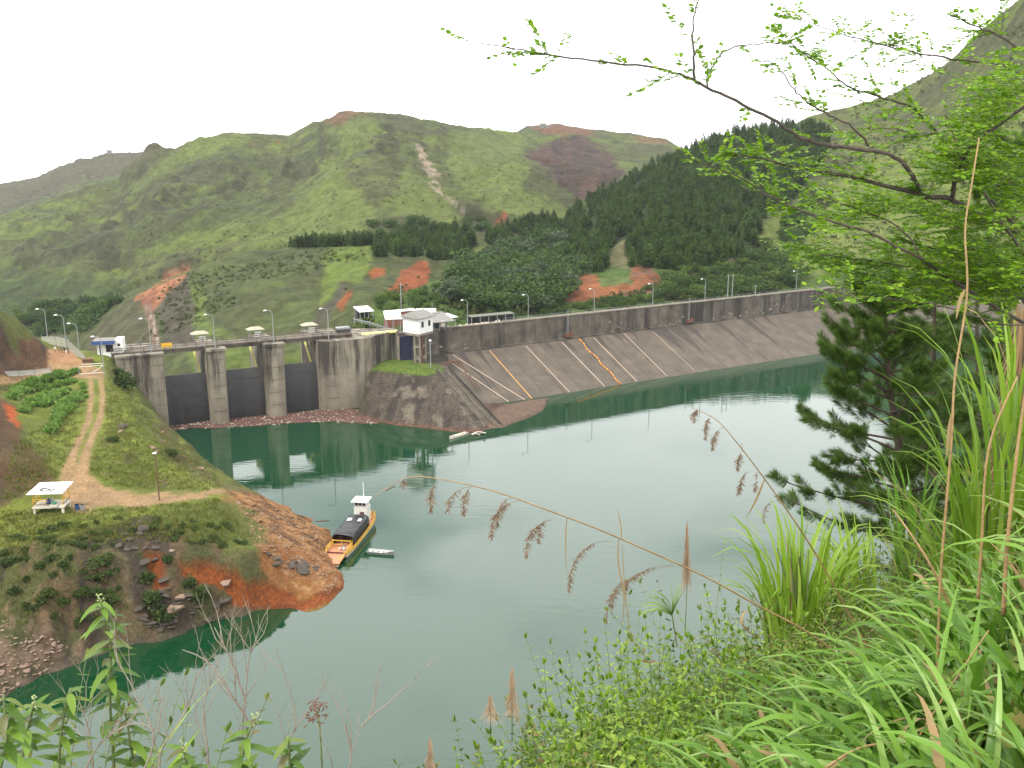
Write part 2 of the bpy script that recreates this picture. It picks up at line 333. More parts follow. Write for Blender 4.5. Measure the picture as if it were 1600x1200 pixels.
k = pm([(450, 540), (490, 505), (520, 470), (530, 440), (540, 440), (528, 480), (505, 520)], L4, 3); HC = mixc(HC, (.048, .040, .036), k*.75)
k = pm([(598, 462), (604, 448), (640, 412), (650, 404), (668, 405), (670, 420), (668, 442), (640, 452), (620, 462)], (4, 5), 2); HC = mixc(HC, (.165, .052, .022), k)
k = pm([(575, 420), (590, 412), (604, 416), (600, 425), (580, 432)], (4, 5), 2)+pm([(528, 480), (540, 455), (548, 465), (535, 488)], (4, 5), 2); HC = mixc(HC, (.17, .050, .018), np.clip(k, 0, 1)*.85)
HC = mixc(HC, (.055, .098, .018), pm([(560, 560), (560, 500), (600, 465), (690, 440), (720, 470), (740, 500), (740, 560)], (4, 5), 6)*.7*(1-np.clip(k, 0, 1)))
k = pm([(598, 462), (604, 448), (640, 412), (650, 404), (668, 405), (670, 420), (668, 442), (640, 452), (620, 462)], (4, 5), 2); HC = mixc(HC, (.165, .052, .022), k)
# forest floor and valley
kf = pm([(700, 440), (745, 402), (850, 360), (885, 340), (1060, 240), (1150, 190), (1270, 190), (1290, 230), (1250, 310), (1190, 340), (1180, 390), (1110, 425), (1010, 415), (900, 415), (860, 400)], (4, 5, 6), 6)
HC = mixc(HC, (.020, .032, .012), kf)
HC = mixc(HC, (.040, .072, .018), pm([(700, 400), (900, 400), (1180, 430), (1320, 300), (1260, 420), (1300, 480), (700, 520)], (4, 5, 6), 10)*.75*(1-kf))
k = pm([(948, 422), (962, 390), (980, 368), (985, 372), (980, 400), (985, 425)], L5, 2); HC = mixc(HC, (.095, .088, .042), k*.9)
RED2 = [(884, 468), (893, 445), (905, 428), (925, 430), (940, 440), (982, 440), (985, 420), (1005, 415), (1028, 428), (1034, 445), (1020, 455), (990, 460), (975, 467), (930, 468)]
k = pm(RED2, L5, 1.8); HC = mixc(HC, (.16, .062, .028), k); HC = mixc(HC, (.10, .055, .036), k*sst(.5, .62, fbm(GX/4, GY/14, 4, 15)))
k = pm([(938, 436), (985, 436), (988, 446), (940, 446)], L5, 1); HC = mixc(HC, (.07, .095, .03), k)
k = sst(2.2, 1, line_d(px, py, [(970, 469), (1000, 464), (1035, 452), (1045, 448)]))*(layer == 5); HC = mixc(HC, (.18, .15, .10), k)
# pale grassy flank on the right
k = pm([(1185, 400), (1200, 345), (1260, 310), (1340, 260), (1480, 200), (1700, 100), (1700, 420), (1500, 430), (1350, 420), (1250, 440), (1200, 430)], (5, 6), 8); HC = mixc(HC, (.098, .124, .032), k*.85)
k = pm([(1230, 200), (1300, 180), (1340, 190), (1420, 130), (1620, 10), (1700, 60), (1480, 190), (1340, 250), (1260, 250)], (5, 6), 12); HC = mixc(HC, (.066, .070, .034), k*.3)
HC = mixc(HC, (.050, .085, .020), pm([(1040, 480), (1080, 430), (1200, 440), (1320, 420), (1400, 440), (1400, 480)], (5, 6), 8)*.6)
HC *= (.82+.36*g3)[..., None]
HC *= np.array((1.09, 1.07, 1.0))
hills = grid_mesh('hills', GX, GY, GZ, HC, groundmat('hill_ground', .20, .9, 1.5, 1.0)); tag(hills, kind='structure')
def hitpx(a, b, y0=240):
    "where the line of sight through a photo point meets the hills"
    u, v = uv(a, b); c = (float(u)-UU[0])/(UU[1]-UU[0]); i = int(np.clip(c, 0, NU-2)); fr = c-i
    z = GZ[:, i]*(1-fr)+GZ[:, i+1]*fr; d = z-(CAMH+float(v)*YY)
    k = np.nonzero((d >= 0) & (YY > y0))[0]
    if len(k) == 0: return None
    k = k[0]
    if k == 0: return None
    t = d[k-1]/(d[k-1]-d[k]); Y = YY[k-1]+(YY[k]-YY[k-1])*t
    return Vector((float(u)*Y, Y, CAMH+float(v)*Y))

# ================================================================ THE HEADLAND ON THE LEFT
pts = [  # px, py, z
 (-260, 1330, 0), (-100, 1190, 0), (0, 1105, 0), (60, 1062, 0), (120, 1035, 0), (200, 1010, 0), (290, 986, 0), (335, 970, 0), (400, 956, 0), (480, 958, 0), (522, 938, 0), (541, 906, 0), (528, 872, 0), (508, 832, 0),
 (470, 806, 0), (430, 786, 0), (395, 764, 0), (350, 742, 0), (312, 712, 0), (275, 682, 0), (262, 672, 0),
 (0, 850, 11.6), (100, 828, 11.9), (200, 800, 11.3), (300, 788, 10.4), (345, 774, 10), (400, 792, 6.8), (405, 832, 6.8), (450, 825, 4.6), (500, 850, 2.2), (500, 905, 1.5), (450, 890, 3.2), (420, 866, 6.2),
 (300, 838, 10.2), (340, 858, 8.0), (250, 846, 9.8), (220, 830, 11.2), (250, 750, 9.8), (330, 752, 8.8), (260, 700, 11.5), (290, 722, 8.6), (215, 640, 14.2), (240, 672, 11.5), (200, 700, 12.7),
 (140, 590, 17.3), (148, 620, 16.3), (140, 660, 15), (122, 710, 13.4), (112, 755, 12), (160, 785, 11.5), (230, 783, 11), (170, 730, 12.6), (300, 776, 10.5), (80, 795, 12), (30, 800, 12), (-60, 800, 13),
 (150, 575, 17.5), (185, 565, 17.4), (190, 600, 15.5), (215, 610, 14.6), (238, 640, 11), (255, 664, 5), (95, 560, 18.3), (60, 577, 18), (75, 548, 18.6), (120, 548, 18.4), (168, 552, 17.6), (100, 535, 18.4),
 (60, 640, 16.8), (100, 650, 16), (80, 700, 14.8), (40, 725, 15.6), (20, 655, 17.6), (0, 650, 19.5), (-60, 640, 24), (0, 705, 17.5), (12, 612, 18), (0, 760, 14.4), (-60, 740, 18), (-150, 700, 24), (-150, 800, 17),
 (0, 492, 29), (30, 508, 27.4), (50, 525, 24.5), (68, 548, 20.6), (75, 574, 18.2), (35, 582, 18.1), (-20, 590, 18.5), (-20, 540, 25), (-80, 470, 34), (-80, 560, 24), (-160, 450, 38),
 (0, 950, 7), (50, 985, 4.8), (0, 1040, 2.4), (60, 900, 9.4), (140, 905, 8.6), (150, 960, 4.4), (230, 905, 6.6), (230, 958, 3.2), (300, 900, 6.4), (300, 942, 3.2), (380, 900, 5.2), (380, 932, 2.4), (440, 935, 1.0), (-80, 1000, 5), (-80, 900, 10),
]
W3 = [PZ(a, b, z) for a, b, z in pts]
xyz = [(p.x, p.y, p.z) for p in W3]
# sea bed round the point, and land behind the knoll
for a, b in ((-40, 1230), (100, 1120), (220, 1075), (330, 1030), (450, 1020), (570, 975), (600, 895), (560, 810), (500, 770), (430, 735), (370, 700), (310, 675)):
    p = PZ(a, b, 0); xyz.append((p.x, p.y, -7.0))
for x, y, z in ((-150, 245, 4), (-135, 262, -4), (-120, 252, 6), (-108, 246, 8), (-160, 215, 30), (-95, 240, 8), (-110, 236, 16.5), (-101, 231, 16.9), (-92, 232, 14), (-84, 234, 4), (-78, 240, -6), (-75, 228, -5), (-82, 224, -3), (-170, 270, -10), (-122, 240, 17), (-60, 215, -9)): xyz.append((x, y, z))
xyz = np.array(xyz)
class TPS:
    def __init__(s, p, lam=.6):
        s.c = p[:, :2]/50.; n = len(p); d = np.linalg.norm(s.c[:, None]-s.c[None], axis=2)
        K = np.where(d > 0, d*d*np.log(d+1e-12), 0)+lam*1e-3*np.eye(n); P = np.c_[np.ones(n), s.c]
        s.w = np.linalg.solve(np.block([[K, P], [P.T, np.zeros((3, 3))]]), np.r_[p[:, 2], np.zeros(3)])
    def __call__(s, x, y):
        x = np.asarray(x, float)/50; y = np.asarray(y, float)/50; r = s.w[-3]+s.w[-2]*x+s.w[-1]*y
        for (cx, cy), wt in zip(s.c, s.w[:-3]):
            d2 = (x-cx)**2+(y-cy)**2; r = r+wt*.5*d2*np.log(d2+1e-12)
        return r
tps = TPS(xyz)
hx = np.arange(-150, -19, .42); hy = np.arange(92, 262, .42)
HX, HY = np.meshgrid(hx, hy); HZ = tps(HX, HY)
HZ = np.clip(HZ, -9, 45)
px, py = proj(HX, HY, HZ)
gy_, gx_ = np.gradient(HZ, .42); st = np.hypot(gx_, gy_)
ROADP = [(60, 566), (120, 560), (148, 582), (152, 615), (148, 650), (128, 700), (112, 745), (120, 775), (200, 790), (290, 778), (340, 772)]
tr = np.minimum(line_d(px, py, [(141, 585), (143, 620), (139, 655), (118, 700), (104, 740), (112, 772)])/np.interp(py, [580, 700, 780], [2.6, 4.5, 11]),
                line_d(px, py, [(156, 585), (161, 620), (157, 652), (137, 700), (125, 745), (140, 778)])/np.interp(py, [580, 700, 780], [2.6, 5, 13]))
wob = fbm(HX/3, HY/3, 4, 7)-.5; wp = px+26*wob; wq = py+18*(fbm(HX/3+40, HY/3, 4, 8)-.5)
road = sst(1.5, .8, tr+wob*.8)
road = np.maximum(road, sst(-3, 4, poly_sd(wp, wq, [(95, 740), (135, 735), (175, 765), (240, 773), (345, 766), (350, 774), (250, 787), (140, 797), (112, 797), (100, 775)])))
road = np.maximum(road, sst(-2, 2, poly_sd(px+8*wob, py+5*wob, [(72, 545), (110, 548), (122, 560), (160, 578), (165, 590), (128, 590), (80, 592), (40, 598), (0, 602), (-60, 606), (-60, 592), (20, 588), (76, 578)])))
flat = road
cliff = sst(.45, 1.1, st)*(1-flat)
rough = (.25+1.5*cliff)*(1-.85*flat)
HZ = HZ+rough*((fbm(HX/5, HY/5, 5, 81)-.5)*2.2+(ridged(HX/9+HZ/6, HY/9, 5, 82)-.6)*1.5*cliff)+.12*(fbm(HX/1.1, HY/1.1, 3, 83)-.5)*(1-flat)
redp = np.maximum(sst(-3, 3, poly_sd(wp, wq, [(228, 858), (255, 866), (256, 900), (262, 925), (240, 925), (232, 890)])), sst(-3, 3, poly_sd(wp, wq, [(280, 872), (330, 868), (345, 880), (390, 905), (440, 920), (480, 935), (535, 905), (540, 912), (515, 944), (480, 957), (420, 957), (370, 935), (350, 915), (300, 900)])))
facep = sst(-8, 8, poly_sd(wp, wq, [(-200, 870), (0, 862), (100, 842), (200, 815), (250, 812), (290, 870), (330, 960), (290, 1000), (200, 1030), (0, 1130), (-200, 1250)]))
strata = ridged((HX+HY*.25)/3.2+.5*fbm(HX/4, HZ/3, 3, 94), HZ/14, 4, 93)
HZ = HZ+facep*(strata-.6)*2.4*sst(.3, 2, HZ)
HZ = HZ-redp*1.1*sst(.3, 2.5, HZ)
gravel = sst(-6, 6, poly_sd(wp, wq, [(345, 766), (400, 775), (450, 790), (520, 820), (545, 900), (520, 940), (455, 885), (400, 850), (395, 810)]))
HZ = HZ+gravel*(ridged(HX/1.6, HY/1.6, 4, 84)-.5)*.7
gy_, gx_ = np.gradient(HZ, .42); st = np.hypot(gx_, gy_)
n1 = fbm(HX/4, HY/4, 5, 85); n2 = fbm(HX/1.3, HY/1.3, 4, 86)
C = np.zeros(HX.shape+(3,))+np.array((.090, .112, .018))
C = mixc(C, (.125, .148, .024), sst(.45, .6, n1)); C = mixc(C, (.085, .078, .030), sst(.52, .66, n2)*.55)
C = mixc(C, (.058, .062, .022), sst(.4, .8, st)*.8)
def P2(poly, f=4): return sst(-f, f, poly_sd(wp, wq, poly))
# cliff face under the terrace: scrub, dark rock, red cut
face = P2([(-200, 870), (0, 862), (100, 842), (200, 815), (300, 815), (330, 850), (420, 870), (470, 950), (380, 965), (290, 1000), (200, 1030), (0, 1130), (-200, 1250)], 8)
C = mixc(C, (.052, .054, .022), face*.8); C = mixc(C, (.078, .052, .030), face*sst(.40, .55, n1)*.9); C = mixc(C, (.032, .026, .020), facep*sst(.55, .40, strata)*.9); C = mixc(C, (.13, .088, .048), facep*sst(.72, .85, strata)*sst(.4, .55, n2)*.8)
k = P2([(205, 805), (235, 810), (270, 850), (275, 865), (250, 870), (230, 850), (215, 860), (240, 930), (280, 940), (320, 985), (280, 1000), (200, 940), (170, 880), (185, 830)], 4)
C = mixc(C, (.045, .035, .025), k*.95)
k = P2([(228, 858), (255, 866), (256, 900), (262, 925), (240, 925), (232, 890)], 3)+P2([(280, 872), (330, 868), (345, 880), (390, 905), (440, 920), (480, 935), (535, 905), (540, 912), (515, 944), (480, 957), (420, 957), (370, 935), (350, 915), (300, 900)], 3)
red = np.clip(k, 0, 1); C = mixc(C, (.165, .048, .013), red); C = mixc(C, (.12, .036, .012), red*sst(.45, .6, n1)*.7); C = mixc(C, (.09, .03, .012), red*sst(.62, .78, ridged(wp/40, wq/14, 4, 87))*.6)
C = mixc(C, (.19, .090, .036), gravel*(1-red)); C = mixc(C, (.23, .125, .055), gravel*(1-red)*sst(.52, .62, n2)); C = mixc(C, (.085, .048, .026), gravel*(1-red)*sst(.5, .6, 1-n2)*.8)
k = P2([(350, 775), (372, 800), (430, 850), (520, 885), (505, 895), (430, 870), (380, 835), (340, 790)], 5); C = mixc(C, (.17, .075, .03), k*.7)
k = P2([(345, 786), (395, 800), (420, 850), (400, 862), (300, 845), (260, 800)], 6); C = mixc(C, (.066, .082, .020), k*.85)
k = P2([(-200, 1000), (20, 960), (80, 985), (130, 1020), (200, 1010), (120, 1040), (60, 1062), (-200, 1260)], 7); C = mixc(C, (.125, .085, .062), k*.8*sst(.35, .55, n2))
k = P2([(160, 862), (175, 862), (200, 900), (225, 985), (205, 1000), (185, 930)], 3); C = mixc(C, (.115, .088, .048), k*.6)
k = P2([(395, 850), (440, 855), (520, 870), (546, 890), (540, 925), (490, 950), (440, 935), (405, 895)], 5)*(1-red); C = mixc(C, (.18, .075, .026), k*.9); C = mixc(C, (.22, .12, .055), k*sst(.52, .62, n2)*.8)
wet = sst(1.1, .2, HZ)*(HZ > -1); C = mixc(C, (.16, .062, .024), wet*.7*(1-red)*sst(395, 440, px)); C = mixc(C, (.075, .055, .042), wet*.7*(1-red)*sst(440, 395, px))
# grass shoulder between road and water, brown rocks
k = P2([(270, 672), (262, 690), (300, 728), (350, 755), (410, 778), (345, 768), (290, 735), (250, 690), (235, 650)], 3); C = mixc(C, (.085, .065, .036), k*.7)
for x, y, r in ((192, 668, 12), (205, 715, 17), (245, 672, 10), (255, 760, 8), (60, 715, 18)): C = mixc(C, (.060, .050, .032), sst(r, r*.4, np.hypot(wp-x, (wq-y)*1.5))*.8)
# bank on the far left and the knoll
k = P2([(-200, 620), (0, 618), (20, 630), (34, 670), (30, 690), (60, 715), (90, 745), (40, 775), (0, 790), (-200, 800)], 6); C = mixc(C, (.085, .044, .026), k*.85); C = mixc(C, (.075, .058, .03), k*sst(.5, .6, n1)*.6)
k = P2([(8, 630), (22, 635), (34, 660), (26, 672), (14, 655)], 2); C = mixc(C, (.26, .062, .020), k)
k = P2([(-200, 470), (0, 490), (40, 540), (78, 545), (80, 580), (60, 584), (0, 590), (-200, 600)], 3); C = mixc(C, (.085, .048, .032), k*.9); C = mixc(C, (.048, .036, .028), k*sst(.45, .58, n1)*.8)
k = P2([(-200, 420), (0, 480), (30, 505), (60, 522), (68, 540), (40, 535), (22, 560), (10, 540), (0, 505), (-200, 480)], 3); C = mixc(C, (.070, .078, .024), k*.9)
C = mixc(C, (.26, .165, .088), road*.92); C = mixc(C, (.19, .125, .07), road*sst(.5, .64, n1)*.6)
C = mixc(C, (.30, .16, .08), road*sst(575, 560, py)*.7)
C *= (.78+.44*n2)[..., None]
headland = grid_mesh('ground', HX, HY, HZ, C, groundmat('headland_soil', 2.2, .6, .25)); tag(headland, kind='structure')
def hl(x, y):
    i = (y-hy[0])/.42; j = (x-hx[0])/.42; i = min(max(i, 0), len(hy)-2.001); j = min(max(j, 0), len(hx)-2.001); a, b = int(i), int(j); fi, fj = i-a, j-b
    return float((HZ[a, b]*(1-fj)+HZ[a, b+1]*fj)*(1-fi)+(HZ[a+1, b]*(1-fj)+HZ[a+1, b+1]*fj)*fi)
def hithl(a, b, y0=95, y1=258):
    u, v = uv(a, b); u, v = float(u), float(v); Y = y0
    while Y < y1:
        if hl(u*Y, Y) >= CAMH+v*Y: return Vector((u*Y, Y, hl(u*Y, Y)))
        Y += .25
    return None

# ================================================================ WATER
m, t, p = principled('reservoir_surface'); p.inputs['Roughness'].default_value = .03; p.inputs['IOR'].default_value = 1.74
p.inputs['Base Color'].default_value = (.003, .036, .0125, 1)
tc = t.nodes.new('ShaderNodeTexCoord'); mp = t.nodes.new('ShaderNodeMapping'); mp.inputs['Rotation'].default_value = (0, 0, R(28)); mp.inputs['Scale'].default_value = (.30, 1.0, 1)
n = t.nodes.new('ShaderNodeTexNoise'); n.inputs['Scale'].default_value = .8; n.inputs['Detail'].default_value = 4
n2 = t.nodes.new('ShaderNodeTexNoise'); n2.inputs['Scale'].default_value = .02; n2.inputs['Detail'].default_value = 3
mr = t.nodes.new('ShaderNodeMapRange'); mr.inputs[1].default_value = .42; mr.inputs[2].default_value = .62; mr.inputs[3].default_value = .08; mr.inputs[4].default_value = .55
b = t.nodes.new('ShaderNodeBump'); b.inputs['Distance'].default_value = .05
t.links.new(tc.outputs['Object'], mp.inputs[0]); t.links.new(mp.outputs[0], n.inputs['Vector']); t.links.new(tc.outputs['Object'], n2.inputs['Vector'])
t.links.new(n2.outputs['Fac'], mr.inputs[0]); t.links.new(mr.outputs[0], b.inputs['Strength']); t.links.new(n.outputs['Fac'], b.inputs['Height']); t.links.new(b.outputs[0], p.inputs['Normal'])
mb = MB(); wp_ = [(-130, 15), (420, 15), (420, 545), (150, 357), (103, 327), (38, 281), (3, 256), (-20, 246), (-43.5, 247), (-84, 228), (-112, 214), (-150, 190)]
mb.add([(x, y, 0) for x, y in wp_], [tuple(range(len(wp_)))]); tag(mb.build('water', m), kind='structure')

# ================================================================ NEAR SLOPE UNDER THE CAMERA
ed = [(-900, 1700, 4), (-200, 1560, 4.5), (300, 1500, 4.5), (600, 1440, 5), (740, 1300, 7), (900, 1180, 8.5), (1030, 1110, 10), (1200, 1050, 12), (1300, 1000, 14), (1400, 930, 17), (1500, 850, 20), (1600, 775, 24), (1750, 690, 26), (2300, 500, 30)]
_eu, _ev = zip(*[uv(a, b) for a, b, _ in ed]); _eu = np.array(_eu, float); _ev = np.array(_ev, float); _eY = np.array([e[2] for e in ed], float)
def near(x, y):
    x = np.asarray(x, float); y = np.asarray(y, float); yy = np.maximum(y, .8)
    u = np.clip(x/yy, -1.2, 1.2)
    ev = np.interp(u, _eu, _ev); eY = np.interp(u, _eu, _eY); t = yy/eY
    z = 61.35*(1-t)+(CAMH+ev*eY)*t
    zb = CAMH+ev*eY+(ev-.75)*(yy-eY)
    return np.where(t < 1, z, zb)+(fbm(x/2.2+5, y/2.2, 4, 101)-.5)*.35*np.clip(yy/4, 0, 1)
nu = np.linspace(-1.15, 1.15, 220); ny = 1.0*np.power(95/1.0, np.linspace(0, 1, 190))
NX, NYY = np.meshgrid(nu, ny); NX = NX*NYY; NZ = np.maximum(near(NX, NYY), -6)
n1 = fbm(NX/1.1, NYY/1.1, 4, 5)
C = np.zeros(NX.shape+(3,))+np.array((.034, .042, .013)); C = mixc(C, (.045, .030, .017), sst(.45, .62, n1)*.7)
tag(grid_mesh('slope', NX, NYY, NZ, C, groundmat('slope_soil', 5, .6, .08)), kind='structure')
def hitnear(a, b):
    u, v = uv(a, b); u, v = float(u), float(v); Y = 1.5
    while Y < 90:
        z = float(near(u*Y, Y))
        if z >= CAMH+v*Y: return Vector((u*Y, Y, z))
        Y += .06
    return None
def gn(px, Y, py=800):
    "point on the near slope below photo column px at depth Y"
    u, _ = uv(px, py); x = float(u)*Y; return Vector((x, Y, float(near(x, Y))))
# ================================================================ DAM
M_con = mat('weathered_concrete', (.15, .125, .095), .9, .35, .35, .5, 3, stain=(.045, .036, .028), sstr=.8, sscale=.35)
M_con2 = mat('pier_concrete', (.23, .20, .15), .9, .25, .4, .5, 3, stain=(.045, .036, .028), sstr=.95, sscale=.45, zdark=(7, 12))
M_wall = mat('blackened_concrete', (.105, .088, .068), .95, .5, .35, .6, 2, stain=(.020, .016, .014), sstr=.9, sscale=.3)
M_face = mat('concrete_facing', (.098, .078, .058), .9, .3, .25, .4, 2, stain=(.062, .050, .040), sstr=.7, sscale=.2)
M_dark = mat('dark_opening', (.012, .011, .010), .8, .2)
M_gate = mat('painted_gate_steel', (.030, .029, .030), .55, .3, .5, .3, 3, stain=(.055, .048, .043), sstr=.5, sscale=.5)
M_white = mat('white_paint', (.72, .71, .67), .7, .08, 1.0, .1)
M_cream = mat('cream_plaster', (.55, .50, .42), .85, .15, .7, .2)
M_roofg = mat('grey_roofing', (.19, .18, .165), .8, .25, 2, .4)
M_roofw = mat('sheet_roofing', (.80, .80, .76), .5, .12, 1.2, .2)
M_brick = mat('brick_red_render', (.22, .085, .055), .85, .3, 2, .3)
M_steel = mat('galvanised_steel', (.30, .31, .31), .45, .15, 3, .1, metal=.3)
M_rust = mat('rusty_steel', (.13, .055, .035), .8, .35, 3, .3)
M_yel = mat('yellow_paint', (.62, .34, .02), .5, .15, 2, .1)
M_pyel = mat('pale_yellow_paint', (.72, .66, .22), .6, .12, 2, .1)
M_blue = mat('blue_paint', (.035, .075, .22), .6, .25, 2, .1)
M_wood = mat('brown_timber', (.14, .075, .035), .8, .3, 4, .3)
M_orange = mat('orange_plastic', (.60, .16, .03), .6, .3, 1.5, .1)
M_black = mat('black_sheet', (.012, .012, .013), .4, .3, 1)
M_strip = mat('joint_sealing_strip', (.40, .28, .20), .8, .3, .8, .1, c2=(.42, .35, .28))

WA = Vector((-41, 250.7, 0)); WD = Vector((93.4, 59.5, 0)).normalized(); WN = Vector((WD.y, -WD.x, 0))     # WN points to the reservoir
WL = 285.0
def wp3(s, t, z): p = WA+WD*s-WN*t; return Vector((p.x, p.y, z))          # s along, t behind the wall front
def sx(px, z=17):                                                          # distance along the wall of a photo column
    u = float(uv(px, 500)[0]); return (u*WA.y-WA.x)/(WD.x-u*WD.y)
dam = empty('dam', wp3(60, 0, 0), 0, 'long concrete dam with black stained parapet wall and sloping grey face', 'dam')
dam_inv = Matrix.Translation(-wp3(60, 0, 0))
def dpart(mb, name, m, parent=None, smooth=False):
    mb.v = [tuple(Vector(q)-wp3(60, 0, 0)) for q in mb.v]; return mb.build(name, m, dam, smooth)
mb = MB()
n = 60
for i in range(n):                                  # parapet in bays with fine joints
    a = WL*i/n; b = WL*(i+1)/n-.06
    mb.prism([tuple(wp3(a, 0, 0))[:2], tuple(wp3(b, 0, 0))[:2], tuple(wp3(b, .8, 0))[:2], tuple(wp3(a, .8, 0))[:2]], 9.0, 17.0)
dpart(mb, 'parapet_wall', M_wall)
mb = MB()
for i in range(n//2):
    a = WL*i/n*2; b = WL*(i+1)/n*2-.04
    mb.prism([tuple(wp3(a, -.15, 0))[:2], tuple(wp3(b, -.15, 0))[:2], tuple(wp3(b, .95, 0))[:2], tuple(wp3(a, .95, 0))[:2]], 17.003, 17.22)
dpart(mb, 'coping', M_con)
FS = 23.1/10.2
mb = MB(); sl = list(np.arange(8, WL, 6.2))
for a, b in zip(sl[:-1], sl[1:]):
    b2 = b-.10
    A_, B_, C2, D2 = wp3(a, 0, 10.2), wp3(b2, 0, 10.2), wp3(b2, -FS*13.2, -3), wp3(a, -FS*13.2, -3)
    dz = random.uniform(-.03, .03); q = [p+Vector((0, 0, dz)) for p in (A_, B_, C2, D2)]
    mb.add(q+[p-Vector((0, 0, .6)) for p in q], [(3, 2, 1, 0), (7, 4, 5, 6)][:1]+[(0, 1, 5, 4), (1, 2, 6, 5), (2, 3, 7, 6), (3, 0, 4, 7)])
mb.v = [tuple(Vector(q)) for q in mb.v]
under = [wp3(8, 0, 9.9), wp3(WL, 0, 9.9), wp3(WL, -FS*13.2, -3.3), wp3(8, -FS*13.2, -3.3)]; mb.add(under, [(3, 2, 1, 0)])
dpart(mb, 'concrete_face', M_face)
mb = MB(); mb.prism([tuple(wp3(8, 0, 0))[:2], tuple(wp3(WL, 0, 0))[:2], tuple(wp3(WL, -.7, 0))[:2], tuple(wp3(8, -.7, 0))[:2]], 9.6, 10.45)
dpart(mb, 'kerb', M_wall)
mb = MB(); q = [wp3(-2, .8, 16.1), wp3(WL, .8, 16.1), wp3(WL, 8.5, 16.1), wp3(-2, 8.5, 16.1), wp3(-2, 20, 6), wp3(WL, 20, 6)]
mb.add(q, [(0, 1, 2, 3), (3, 2, 5, 4)]); dpart(mb, 'crest_road', mat('crest_gravel', (.16, .14, .10), .95, .3, .6))
mb = MB()
for i in range(48):
    a = 46+i*5.0
    if a > WL: break
    mb.beam(wp3(a, .5, 17.22), wp3(a, .5, 18.2), .06)
    mb.beam(wp3(a, .5, 18.2), wp3(a+5, .5, 18.2), .05); mb.beam(wp3(a, .5, 17.75), wp3(a+5, .5, 17.75), .04)
dpart(mb, 'railing', M_steel)
# plane of the facing
FN = (wp3(100, 0, 10.2)-wp3(0, 0, 10.2)).cross(wp3(0, -FS*10.2, 0)-wp3(0, 0, 10.2)).normalized()
if FN.z < 0: FN = -FN
def face_pt(a, b, off=.05):
    u, v = uv(a, b); d = Vector((float(u), 1, float(v))); o = Vector((0, 0, CAMH)); k = (wp3(0, 0, 10.2)-o).dot(FN)/d.dot(FN)
    return o+d*k+FN*off
LN = [((765, 548), (833, 625)), ((822, 541), (890, 613)), ((878, 535), (945, 604)), ((928, 528), (995, 596)), ((975, 521), (1042, 588)), ((1020, 518), (1086, 580))]
for i, (a, b) in enumerate(LN):
    mb = MB(); A_, B_ = face_pt(*a), face_pt(*b); mb.beam(A_, B_, [.24, .20, .22, .20, .18, .12][i], .08)
    o = dpart(mb, 'joint_strip', [M_strip, mat('ochre_strip', (.55, .30, .08), .8, .3, .8)][i == 0])
for a, b in (((708, 555), (822, 626)), ((690, 557), (795, 628))):
    mb = MB(); mb.beam(face_pt(*a), face_pt(*b), .28, .08); dpart(mb, 'joint_strip', M_strip)
# damp streaks below the wall are dark growth on the facing
M_damp = mat('damp_algae', (.05, .039, .032), .9, .3, 1)
for a, wd, ln in ((718, 10, 46), (742, 9, 22), (930, 7, 30), (958, 6, 14), (985, 5, 12), (1028, 34, 30), (1050, 30, 36), (1072, 22, 26), (1118, 14, 38), (1160, 16, 44), (1172, 8, 20), (1190, 10, 18), (905, 6, 20), (880, 8, 16), (850, 6, 12)):
    s0 = sx(a, 10.2); w0 = wd*.19
    top = [wp3(s0-w0/2, -.75, 0), wp3(s0+w0/2, -.75, 0)]; L_ = ln*.42
    mb = MB(); row = []
    for k in range(7):
        t = k/6; ww = w0*(1-t)**1.3*.5+.12; c = s0+.9*(vn(t*3, a*1., 5)-.5)
        for sg in (-1, 1):
            d = -.75-L_*t; p = wp3(c+sg*ww*(1+.3*(vn(t*9, a+sg*3., 6)-.5)), d, 10.2+d/FS); row.append(p+FN*.045)
    mb.add(row, [(2*k, 2*k+1, 2*k+3, 2*k+2) for k in range(6)]); dpart(mb, 'damp_stain', M_damp)
mb = MB(); M_lime = mat('lime_bloom', (.20, .175, .14), .95, .4, 3, .2)
for k in range(150):                                   # patches of lime bloom low on the parapet
    s0 = random.uniform(15, 190)
    if fbm(s0/14, 0, 3, 301) < .47: continue
    z0 = 10.6+abs(random.gauss(0, 1.1)); r = random.uniform(.12, .55); n_ = 9
    mb.add([wp3(s0+r*math.cos(6.283*j/n_)*random.uniform(.5, 1.5), -.02, z0+r*.8*math.sin(6.283*j/n_)*random.uniform(.5, 1.3)) for j in range(n_)], [tuple(range(n_))])
o = dpart(mb, 'lime_bloom', M_lime)

# float line lying down the face
mb = MB(); P_ = []
for k in range(40):
    t = k/39; P_.append(face_pt(903+67*t+2.2*math.sin(t*19)*(1-t*.5), 530+71*t, .22))
mb.mi = 0
for k in range(39): mb.tube([P_[k], P_[k]*.25+P_[k+1]*.75], (.19 if k % 3 else .14), 6, mi=(0, 1, 0, 0, 1)[k % 5])
tag(mb.build('float_line', [M_orange, mat('yellow_float', (.75, .45, .06), .6, .2, 1)]), 'orange and yellow float line lying down the sloping dam face', 'float line')
